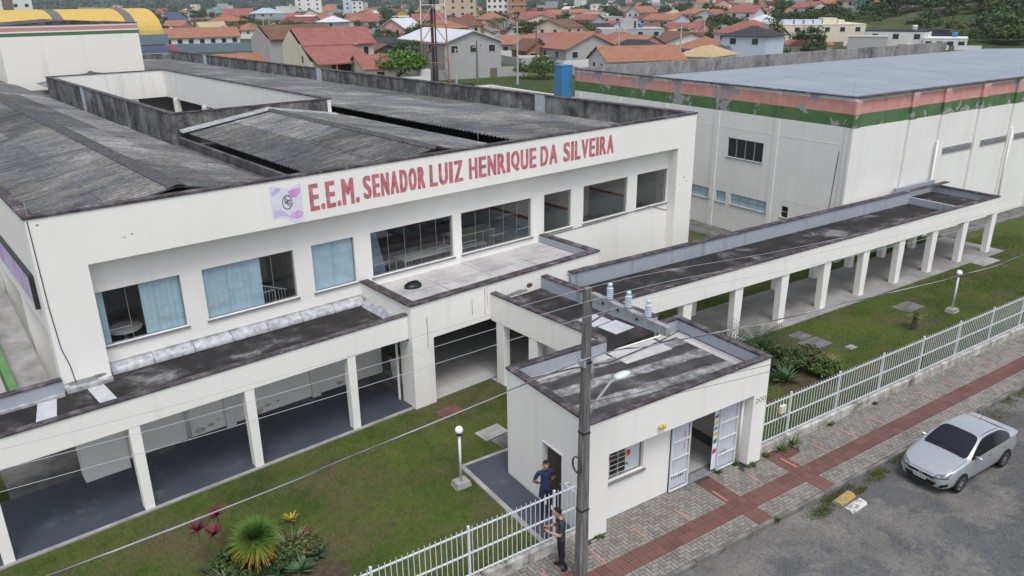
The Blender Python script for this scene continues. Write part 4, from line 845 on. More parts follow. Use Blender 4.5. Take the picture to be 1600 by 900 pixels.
# window
w = G.part('window', MB().box(11.14, 12.48, WY-.06, WY+.16, 1.09, 1.148).box(11.2, 11.24, WY+.09, WY+.13, 1.15, 2.2).box(12.38, 12.42, WY+.09, WY+.13, 1.15, 2.2).box(11.24, 12.38, WY+.09, WY+.13, 2.16, 2.2).box(11.24, 12.38, WY+.09, WY+.13, 1.15, 1.18), 'sill_grey')
G.part('pane', MB().quad((11.24, WY+.10, 1.18), (12.38, WY+.10, 1.18), (12.38, WY+.10, 2.16), (11.24, WY+.10, 2.16)), 'glass', parent=w)
G.part('poster', MB().box(11.25, 11.36, WY+.11, WY+.115, 1.19, 2.15).box(11.88, 12.37, WY+.11, WY+.115, 1.19, 2.15), 'poster_white', parent=w)
def rose(cx, cz, r):
    m = MB(); m.poly([(cx+r*math.cos(a/10*6.283)*(1+.12*math.sin(a*2.2)), WY+.097, cz+r*1.25*math.sin(a/10*6.283)) for a in range(10)]); return m
for cx, cz in ((11.29, 1.74), (11.97, 1.73)): G.part('rose_print', rose(cx, cz, .075), 'poster_red', parent=w)
G.part('rose_print', MB().poly([(11.86, WY+.0965, 1.62), (11.92, WY+.0965, 1.62), (11.93, WY+.0965, 1.78), (11.87, WY+.0965, 1.76)]), 'poster_yellow', parent=w)
o = obj('lettering', text_mesh('lettering', 'JA', 'ink', height=.11, width=.14, bold=.03), w, (11.84-G.off[0], WY+.094-G.off[1], 1.34)); o.rotation_euler = (R(90), 0, 0)
m = MB()
for k in range(6): z = 1.27+k*.145; m.tube([(11.3, WY+.06, z), (11.9, WY+.06, z)], .008, 5)
m.tube([(11.58, WY+.05, 1.18), (11.58, WY+.05, 2.15)], .008, 5); G.part('grille', m, 'white_metal', parent=w)
# gates
G.part('gate_track', MB().box(13.3, 16.05, WY-.10, WY-.03, 2.10, 2.16), 'pale_post')
def gate(x0, x1, label):
    g = G.part('gate', MB().box(x0, x0+.04, WY-.09, WY-.05, .03, 2.09).box(x1-.04, x1, WY-.09, WY-.05, .03, 2.09).box(x0+.04, x1-.04, WY-.09, WY-.05, .03, .07).box(x0+.04, x1-.04, WY-.09, WY-.05, 2.05, 2.09), 'white_metal', label=label)
    for z in (.53, 1.05, 1.57): G.part('gate_rail', MB().box(x0+.04, x1-.04, WY-.09, WY-.05, z-.02, z+.02), 'white_metal', parent=g)
    n = int((x1-x0-.08)/.062)
    for k in range(1, n):
        x = x0+.04+(x1-x0-.08)*k/n; G.part('gate_bar', MB().box(x-.008, x+.008, WY-.077, WY-.063, .07, 2.05), 'white_metal', parent=g)
    return g
gate(13.38, 14.08, 'left gate leaf of white bars'); gate(15.22, 15.98, 'right gate leaf of white bars')
G.part('gate_poster', MB().box(13.42, 14.04, WY-.03, WY-.02, .1, 2.03), 'poster_white'); bl = G.part('gate_poster', MB().box(15.05, 15.95, WY-.03, WY-.02, .1, 2.03), 'poster_white')
for (x0, x1, z0, z1, mt) in ((15.06, 15.2, 1.55, 1.68, 'poster_yellow'), (15.06, 15.2, 1.38, 1.52, 'poster_blue'), (15.06, 15.2, 1.2, 1.34, 'poster_yellow'), (15.06, 15.2, .95, 1.12, 'poster_green'), (15.06, 15.2, .62, .8, 'poster_red'), (15.06, 15.2, 1.78, 1.88, 'ink'), (13.86, 13.92, 1.2, 1.45, 'poster_red'), (13.86, 13.92, 1.6, 1.8, 'poster_red'), (13.48, 13.66, .38, .52, 'ink'), (13.72, 13.96, .36, .50, 'ink'), (15.32, 15.66, .5, .62, 'ink')):
    G.part('poster_field', MB().poly([(x0, WY-.034, z0), (x1, WY-.034, z0+.03), (x1-.01, WY-.034, z1), (x0+.01, WY-.034, z1-.04)]), mt, parent=bl)
G.part('drain_pipe', MB().tube([(16.1, WY-.1, .0), (16.1, WY-.1, 2.3)], .045, 8), 'pvc_white', smooth=True)
m = MB().lathe([(.0, 2.50), (.05, 2.50), (.055, 2.56), (.0, 2.60)], 12.55, GY0-.06, 10).lathe([(.0, 2.50), (.05, 2.50), (.055, 2.56), (.0, 2.60)], 12.67, GY0-.06, 10); G.part('floodlight', m, 'yellow_lamp')
G.part('camera', MB().box(12.66, 12.78, GY0+.1, GY0+.2, 2.22, 2.29), 'dark_metal')
o = obj('lettering', text_mesh('lettering', '200', 'ink', height=.15, width=.44, bold=-.012), G.o, (16.27-G.off[0], GY0-.003-G.off[1], 2.02)); o.rotation_euler = (R(90), 0, 0)
d = G.part('door', MB().box(GX0+.10, GX0+.14, 13.54, 14.26, .055, 1.88), 'door_dark', label='dark half-hidden side door')
G.part('handle', MB().box(GX0+.06, GX0+.10, 13.58, 13.68, .95, .98), 'grey_metal', parent=d)
G.part('door_frame', MB().box(GX0-.02, GX0+.12, 13.46, 13.498, .05, 1.96).box(GX0-.02, GX0+.12, 14.302, 14.34, .05, 1.96).box(GX0-.02, GX0+.12, 13.498, 14.302, 1.922, 1.96), 'white_metal')
G.part('wall_rail', MB().tube([(GX0-.1, 12.75, 1.28), (GX0-.1, 13.25, 1.28)], .018, 6).box(GX0-.1, GX0, 13.2, 13.24, 1.26, 1.3), 'white_metal')
G.part('roof_conduit', MB().tube([(10.6, 15.75, 3.02), (12.2, 15.6, 3.0), (13.4, 15.3, 3.0), (15.4, 15.5, 3.02), (16.45, 15.7, 3.05), (16.45, 13.0, 3.05)], .018, 5), 'wire_dark')

# ------------------------------------------------------------------ covered walkway on the right (street frame)
Rw = Thing('covered_walkway', 'long white covered walkway with tapered columns leading right to the gym', 'walkway', (17, 18.6, 0))
X1 = 42.25
Rw.part('front_fascia', MB().box(15.9, X1, 18.70, 18.85, 2.18, 3.02), 'plaster', bevel=.008)
Rw.part('front_coping', MB().box(15.9, X1+.02, 18.67, 18.92, 3.02, 3.08).box(16.6, X1, 21.35, 21.62, 3.28, 3.33).box(X1-.22, X1+.02, 18.92, 22.3, 3.02, 3.08), 'coping', bevel=.008)
Rw.part('back_parapet', MB().box(16.6, 38.6, 21.4, 21.55, 2.3, 3.28), 'inner_parapet')
Rw.part('back_beam', MB().box(16.6, 38.6, 21.552, 21.68, 2.2, 3.1), 'plaster')
Rw.part('cross_parapet', MB().box(38.6, 38.75, 18.86, 21.9, 2.6, 3.0).box(38.6, X1, 22.15, 22.3, 2.3, 3.3).box(X1-.15, X1, 18.86, 22.15, 2.3, 3.0), 'inner_parapet')
Rw.part('roof_deck', MB().box(16.3, 38.6, 18.86, 21.4, 2.4, 2.66).box(38.75, X1-.15, 18.86, 22.15, 2.4, 2.66), 'bitumen')
Rw.part('soffit', MB().box(18.1, 38.6, 18.862, 21.398, 2.34, 2.398), 'plaster_clean')
Rw.part('white_patch', MB().hexa([(20.2, 19.0, 2.66), (22.9, 19.0, 2.66), (22.9, 19.45, 2.66), (20.5, 19.45, 2.66), (20.2, 19.0, 2.672), (22.9, 19.0, 2.672), (22.9, 19.45, 2.672), (20.5, 19.45, 2.672)]), 'white_patch')
def rcol(x, y): Rw.part('column', MB().hexa([(x-.17, y-.15, .0), (x+.17, y-.15, .0), (x+.17, y+.15, .0), (x-.17, y+.15, .0), (x-.24, y-.15, 2.4), (x+.24, y-.15, 2.4), (x+.24, y+.15, 2.4), (x-.24, y+.15, 2.4)]), 'plaster_clean', bevel=.01)
for k in range(8): rcol(22.85+2.77*k, 18.90)
rcol(20.05, 18.90); rcol(17.6, 18.90)
for k in range(8): rcol(20.4+2.77*k, 21.5)
rcol(17.6, 21.5)

# ------------------------------------------------------------------ gym
Y = Thing('gymnasium', 'big white gymnasium with flaking pink and green bands and a blue-grey roof', 'building', (34.4, 22.3, 0))
HX0, HY0, HX1, HY1, HZ = 34.45, 22.44, 82.0, 44.3, 8.22
gw = [(27.6, 30.12, 4.28, 5.36), (31.08, 32.9, 1.6, 2.22), (29.93, 30.68, 1.58, 2.2), (26.98, 29.57, 1.6, 2.21), (25.58, 26.03, 1.6, 2.22)]
us = [HY0, HY1] + [v for a, b, c, d in gw for v in (a, b)]; zs = [0, HZ] + [v for a, b, c, d in gw for v in (c, d)]
Y.part('left_wall', MB().wall(lambda u, d, z: (HX0+d, u, z), us, zs, lambda u, z: any(a < u < b and c < z < d for a, b, c, d in gw), .2), 'gym_wall')
Y.part('front_wall', MB().box(HX0+.2, HX1, HY0, HY0+.2, 0, HZ), 'gym_wall')
for y, wd in ((22.36, .42), (26.7, .28), (30.85, .34), (35.1, .3), (39.4, .3), (43.6, .4)): Y.part('pilaster', MB().box(HX0-.05, HX0, y, y+wd, 0, HZ-.02), 'gym_wall')
for x, wd in ((34.31, .5), (39.1, .55), (42.1, .6), (45.95, .7), (49.8, .7), (53.8, .7), (57.8, .7), (61.8, .7)): Y.part('pilaster', MB().box(x, x+wd, HY0-.13, HY0-.001, 0, HZ-.02), 'gym_wall')
Y.part('ledge', MB().box(HX0-.008, HX0-.001, 22.8, 43.5, 5.9, 5.94).box(HX0-.008, HX0-.001, 22.8, 26.6, 2.55, 2.57), 'plaster')
Y.part('coping', MB().box(HX0-.1, HX0+.2, HY0-.19, HY1, HZ, HZ+.05).box(HX0+.2, HX1, HY0-.19, HY0+.2, HZ, HZ+.05), 'coping')
Y.part('back_parapet', MB().box(HX0+.2, HX1, HY1, HY1+.2, 0, 8.3), 'lot_wall')
RY = 31.3
n = 26
for k in range(n):                              # standing-seam roof in long sheets
    x0 = HX0+.28+k*1.8; Y.part('roof_sheet', MB().hexa([(x0+.01, HY0+.28, 7.9), (x0+1.79, HY0+.28, 7.9), (x0+1.79, RY, 8.17), (x0+.01, RY, 8.17), (x0+.01, HY0+.28, 7.99+.006*(k % 2)), (x0+1.79, HY0+.28, 7.99+.006*(k % 2)), (x0+1.79, RY, 8.26+.006*(k % 2)), (x0+.01, RY, 8.26+.006*(k % 2))]), 'gym_roof')
Y.part('back_roof', MB().hexa([(HX0+.28, RY, 8.15), (HX1, RY, 8.15), (HX1, 40.5, 7.7), (HX0+.28, 40.5, 7.7), (HX0+.28, RY, 8.24), (HX1, RY, 8.24), (HX1, 40.5, 7.8), (HX0+.28, 40.5, 7.8)]), 'gym_roof')
Y.part('back_gutter', MB().box(HX0+.2, HX1, 40.5, HY1, 6.4, 6.6), 'gutter_concrete')
for (a, b, c, d), nn, mat, rows in zip(gw, (4, 4, 1, 4, 1), ('dark_glass', 'milk_glass', 'milk_glass', 'milk_glass', 'dark_glass'), (1, 2, 2, 2, 2)):
    f = MB().box(HX0-.05, HX0+.1, a-.04, b+.04, c-.06, c-.004)
    f.box(HX0+.05, HX0+.1, a+.002, a+.04, c, d).box(HX0+.05, HX0+.1, b-.04, b-.002, c, d).box(HX0+.05, HX0+.1, a+.04, b-.04, d-.04, d-.002)
    for k in range(1, nn): y = a+(b-a)*k/nn; f.box(HX0+.05, HX0+.1, y-.02, y+.02, c, d-.04)
    if rows == 2: f.box(HX0+.055, HX0+.095, a+.04, b-.04, (c+d)/2-.02, (c+d)/2+.02)
    w = Y.part('window', f, 'grey_metal')
    for k in range(nn):
        for r in range(rows):
            y0 = a+(b-a)*k/nn; y1 = a+(b-a)*(k+1)/nn; z0 = c+(d-c)*r/rows; z1 = c+(d-c)*(r+1)/rows
            Y.part('pane', MB().box(HX0+.07, HX0+.08, y0+.02, y1-.02, z0+.02, z1-.02), mat, parent=w)
for x0 in (42.8, 46.8, 50.8, 54.8):
    v = Y.part('vent', MB().box(x0, x0+3.1, HY0-.03, HY0-.002, 4.88, 4.93), 'sill_grey')
    for k in range(4): Y.part('slat', MB().box(x0, x0+3.1, HY0-.05, HY0-.002, 4.60+k*.07, 4.635+k*.07), 'sill_grey', parent=v)
for x in (42.0, 50.0, 58): Y.part('down_pipe', MB().tube([(x, HY0-.2, 5.3), (x, HY0-.2, .05)], .055, 8).tube([(x, HY0-.2, 5.3), (x+.12, HY0-.1, 5.38)], .055, 8), 'pvc_white', smooth=True)
Y.part('cable', MB().tube([(HX0-.02, 23.0, 5.6), (HX0-.02, 23.15, 2.6), (HX0-.02, 23.2, 2.2)], .015, 5), 'wire_dark')
for x, y in ((36.5, 24), (52.5, 23.6)): Y.part('lightning_rod', MB().tube([(x, y, 8.1), (x, y, 8.75)], .012, 5), 'grey_metal')
solo('water_tower', MB().box(33.5, 34.4, 44.6, 45.5, 5.0, 8.45).box(33.47, 34.43, 44.57, 45.53, 8.45, 8.5).box(33.6, 34.35, 44.65, 45.4, 0, 5.0), 'blue_paint', 'bright blue box tower at the rear corner of the gym', 'tower', (33.8, 45.5, 0))
A = Thing('rear_annex', 'low flat-roofed annex with dark panels between school and gym', 'building', (34, 62, 0))
A.part('wall', MB().box(31.5, 47, 52, 76, 0, 3.4), 'wall_white'); A.part('roof', MB().box(31.3, 47.2, 51.8, 76.2, 3.4, 3.55), 'wall_grey')
A.part('parapet', MB().box(31.3, 47.2, 76.0, 76.2, 3.55, 3.9).box(46.9, 47.2, 51.8, 76.0, 3.55, 3.9), 'wall_white')
for k in range(4): A.part('panel', MB().hexa([(33.0+k*2.3, 71, 3.7), (35.2+k*2.3, 71, 3.7), (35.2+k*2.3, 71.06, 3.7), (33.0+k*2.3, 71.06, 3.7), (33.0+k*2.3, 71.3, 4.8), (35.2+k*2.3, 71.3, 4.8), (35.2+k*2.3, 71.36, 4.8), (33.0+k*2.3, 71.36, 4.8)]), 'wall_dark')
for k in range(3): A.part('panel_support', MB().box(34+k*3.4, 34.1+k*3.4, 71.1, 71.9, 3.55, 3.75), 'grey_metal')

# ------------------------------------------------------------------ fences on their low walls
def fence(x0, x1, posts, label, wlabel, y=12.65):
    wl = solo('low_wall', MB().box(x0, x1, y-.11, y+.09, -.14, .29), 'plinth', wlabel, 'wall', (x0, y, -.14), bevel=.012)
    F = Thing('fence', label, 'fence', (x0, y, .29), 0, 'white picket fences along the pavement')
    pm = MB().box(-.026, .026, -.026, .026, 0, 1.42).box(-.029, .029, -.029, .029, 1.42, 1.43).mesh('post', 'white_metal')
    for x in posts: obj('post', pm, F.o, (x-x0, 0, 0))
    for z, h in ((.06, .03), (.66, .034), (1.28, .03)):
        F.part('rail', MB().box(x0, x1, y-.018, y+.018, .29+z, .29+z+h), 'white_metal')
    bm_ = MB().box(-.0075, .0075, -.032, -.019, 0.0, 1.40).mesh('bar', 'white_metal')
    n = int((x1-x0)/.134)
    for k in range(1, n):
        x = k*.134
        if any(abs(x0+x-p) < .065 for p in posts): continue
        o = obj('bar', bm_, F.o, (x, 0, .02))
fence(3.2, 10.26, [4.63, 7.0, 9.40], 'white steel bar fence left of the guardhouse, by the two men', 'stained low wall carrying the fence left of the guardhouse')
fence(16.77, 39.5, [18.21+2.365*k for k in range(9)], 'long white steel bar fence right of the guardhouse', 'peeling low wall carrying the long fence on the right')
solo('meter_box', MB().box(17.62, 17.86, 12.5, 12.615, 1.2, 1.45), 'wall_cream', 'small cream box hung on the fence beside the guardhouse', 'box', (17.74, 12.55, 1.2), bevel=.015)

# ------------------------------------------------------------------ garden lamps
def lamp(x, y, label):
    t = Thing('lamp_post', label, 'lamp', (x, y, 0), 0, 'globe lamps in the lawn')
    t.part('base', MB().hexa([(x-.24, y-.2, 0), (x+.24, y-.2, 0), (x+.24, y+.2, 0), (x-.24, y+.2, 0), (x-.2, y-.17, .16), (x+.2, y-.17, .16), (x+.2, y+.17, .16), (x-.2, y+.17, .16)]), 'concrete')
    t.part('pole', MB().tube([(x, y, .16), (x, y, 1.62)], .038, 10), 'white_metal', smooth=True)
    t.part('collar', MB().lathe([(.04, 1.60), (.075, 1.63), (.075, 1.68)], x, y, 12), 'dark_metal')
    pr = [(.115*math.sin(a*math.pi/12), 1.78-.115*math.cos(a*math.pi/12)) for a in range(1, 12)]
    t.part('globe', MB().lathe(pr, x, y, 18), 'globe_white', smooth=True)
lamp(8.85, 16.3, 'white globe lamp post on the lawn left of the guardhouse'); lamp(32.65, 15.4, 'white globe lamp post on the lawn behind the long fence')

# ------------------------------------------------------------------ utility pole and wires
PX, PYY = 9.35, 11.5
U = Thing('utility_pole', 'weathered grey utility pole with crossarm and street light before the guardhouse', 'pole', (PX, PYY, -.05))
U.part('shaft', MB().hexa([(PX-.125, PYY-.11, -.05), (PX+.125, PYY-.11, -.05), (PX+.125, PYY+.11, -.05), (PX-.125, PYY+.11, -.05), (PX-.075, PYY-.07, 7.3), (PX+.075, PYY-.07, 7.3), (PX+.075, PYY+.07, 7.3), (PX-.075, PYY+.07, 7.3)]), 'pole_aged', bevel=.015)
m = MB().box(PX+.02, PX+.14, 9.25, 11.43, 7.02, 7.20)
U.part('crossarm', m, 'crossarm', bevel=.008)
U.part('crossarm_brace', MB().tube([(PX+.09, 10.85, 7.02), (PX+.06, 11.42, 6.55)], .025, 5), 'grey_metal')
U.part('bolt', MB().box(PX, PX+.02, 10.0, 10.05, 7.08, 7.13).box(PX, PX+.02, 10.55, 10.6, 7.08, 7.13).box(PX, PX+.02, 11.0, 11.05, 7.08, 7.13), 'dark_metal')
INS = [10.9, 10.35, 9.8]
for y in INS:
    pr = [(.035, 7.20), (.05, 7.22)]
    for k in range(6): z = 7.24+k*.04; pr += [(.064, z), (.067, z+.012), (.042, z+.024)]
    pr += [(.042, 7.49), (.05, 7.51), (.05, 7.54), (.03, 7.56)]
    U.part('insulator', MB().lathe(pr, PX+.08, y, 14), 'insulator', smooth=False)
for z in (1.9, 3.9, 5.6): U.part('band', MB().box(PX-.13+z*.0068, PX+.13-z*.0068, PYY-.115+z*.0055, PYY+.115-z*.0055, z, z+.05), 'dark_metal')
lt = U.part('light_arm', MB().tube([(PX+.12, PYY, 4.3), (PX+.35, PYY, 4.62), (PX+.72, PYY, 4.95), (PX+.95, PYY, 5.0)], .03, 8), 'grey_metal', smooth=True)
pr = []
m = MB()
for i in range(9):
    t = i/8; r = .115*math.sqrt(max(.02, math.sin(min(1, .12+t*.9)*math.pi)))
    for j in range(10): a = j/10*6.283; m.v.append((PX+.82+.46*t, PYY+r*math.cos(a), 5.0+.03*t+r*.62*math.sin(a)))
for i in range(8):
    for j in range(10): j2 = (j+1) % 10; m.f.append((i*10+j, (i+1)*10+j, (i+1)*10+j2, i*10+j2)); m.m.append(0)
m.f.append(tuple(range(10))); m.m.append(0); m.f.append(tuple(80+j for j in reversed(range(10)))); m.m.append(0)
U.part('lamp_head', m, 'white_metal', parent=lt, smooth=True)
m = MB(); 
for k in range(3): m.tube([(PX-.17, PYY-.03+.02*k+.13*math.cos(a/12*6.283)*.3, 3.35+.2*math.sin(a/12*6.283)) if False else (PX-.17-.012*k, PYY+.16*math.cos(a/12*6.283), 3.15+.2*math.sin(a/12*6.283)) for a in range(13)], .014, 5)
U.part('cable_coil', m, 'wire_dark')
for b_ in ((PX-.13, PX-.07, PYY-.1, PYY+.1, 5.55, 5.7), (PX+.1, PX+.16, PYY-.06, PYY+.06, 5.35, 5.6), (PX+.1, PX+.14, PYY-.03, PYY+.03, 4.25, 4.5)): U.part('cable_clamp', MB().box(*b_), 'grey_metal')
m = MB(); q = random.Random(8)
for k in range(9): x = PX+q.uniform(.1, .2); m.tube([(x, PYY-.05+q.uniform(-.08, .08), 5.72), (x+q.uniform(-.05, .08), PYY+q.uniform(-.1, .1), 5.4+q.uniform(-.1, .1)), (x+q.uniform(-.03, .05), PYY, 5.15)], .005, 4)
U.part('loose_wires', m, 'wire_light')
def sagwire(name, pts, r, mat, label, group, k=5, twist=0):
    # pts: (x, y, z); straight pieces between given points, smoothed
    P = [Vector(p) for p in pts]; out = []
    for i in range(len(P)-1):
        for s in range(8):
            t = s/8; p0 = P[max(i-1, 0)]; p1 = P[i]; p2 = P[i+1]; p3 = P[min(i+2, len(P)-1)]
            out.append(.5*((2*p1)+(-p0+p2)*t+(2*p0-5*p1+4*p2-p3)*t*t+(-p0+3*p1-3*p2+p3)*t**3))
    out.append(P[-1]); m = MB()
    if twist:
        for ph in range(twist):
            m.tube([(p.x, p.y+r*1.1*math.cos(i*.9+ph*6.283/twist), p.z+r*1.1*math.sin(i*.9+ph*6.283/twist)) for i, p in enumerate(out)], r, k, ph)
    else: m.tube(out, r, k)
    return solo(name, m, mat, label, 'wire', tuple(P[0]), 0, group)
for y, nm in zip(INS, ('nearest the school', 'in the middle of the three', 'nearest the street')):
    sagwire('power_line', [(-34, y, 8.6), (-16, y, 7.75), (-1, y, 7.43), (3, y, 7.43), (PX+.08, y, 7.57), (15, y, 7.25), (24, y, 6.95), (34, y, 7.0), (48, y, 7.8)], .0042, 'wire_light', 'thin bare power line on the crossarm insulators, the one '+nm, 'power lines along the street')
sagwire('cable_bundle', [(-20, 11.4, 5.6), (-8, 11.4, 4.98), (-.7, 11.4, 4.99), (5.1, 11.4, 5.38), (PX, 11.4, 5.75), (11.2, 11.4, 5.57), (14.6, 11.4, 5.22), (18.7, 11.4, 4.92), (24, 11.4, 4.55), (28.3, 11.4, 4.45), (40, 11.4, 4.9)], .0085, ['wire_bundle', 'wire_dark', 'wire_light'], 'thick twisted cable bundle sagging across the whole lawn to the pole', 'telephone cables', 5, 3)
sagwire('telephone_cable', [(PX, 11.3, 4.75), (14.65, 11.3, 4.06), (17.15, 11.3, 3.87), (23.8, 11.3, 3.38), (34, 11.3, 3.6)], .0065, 'wire_dark', 'thin dark cable from the pole past the guardhouse roof', 'telephone cables')
sagwire('telephone_cable', [(PX, 11.2, 4.55), (14.65, 11.2, 3.92), (17.15, 11.2, 3.75), (23.8, 11.2, 3.3), (34, 11.2, 3.5)], .005, 'wire_dark', 'lower thin dark cable from the pole to the right', 'telephone cables')
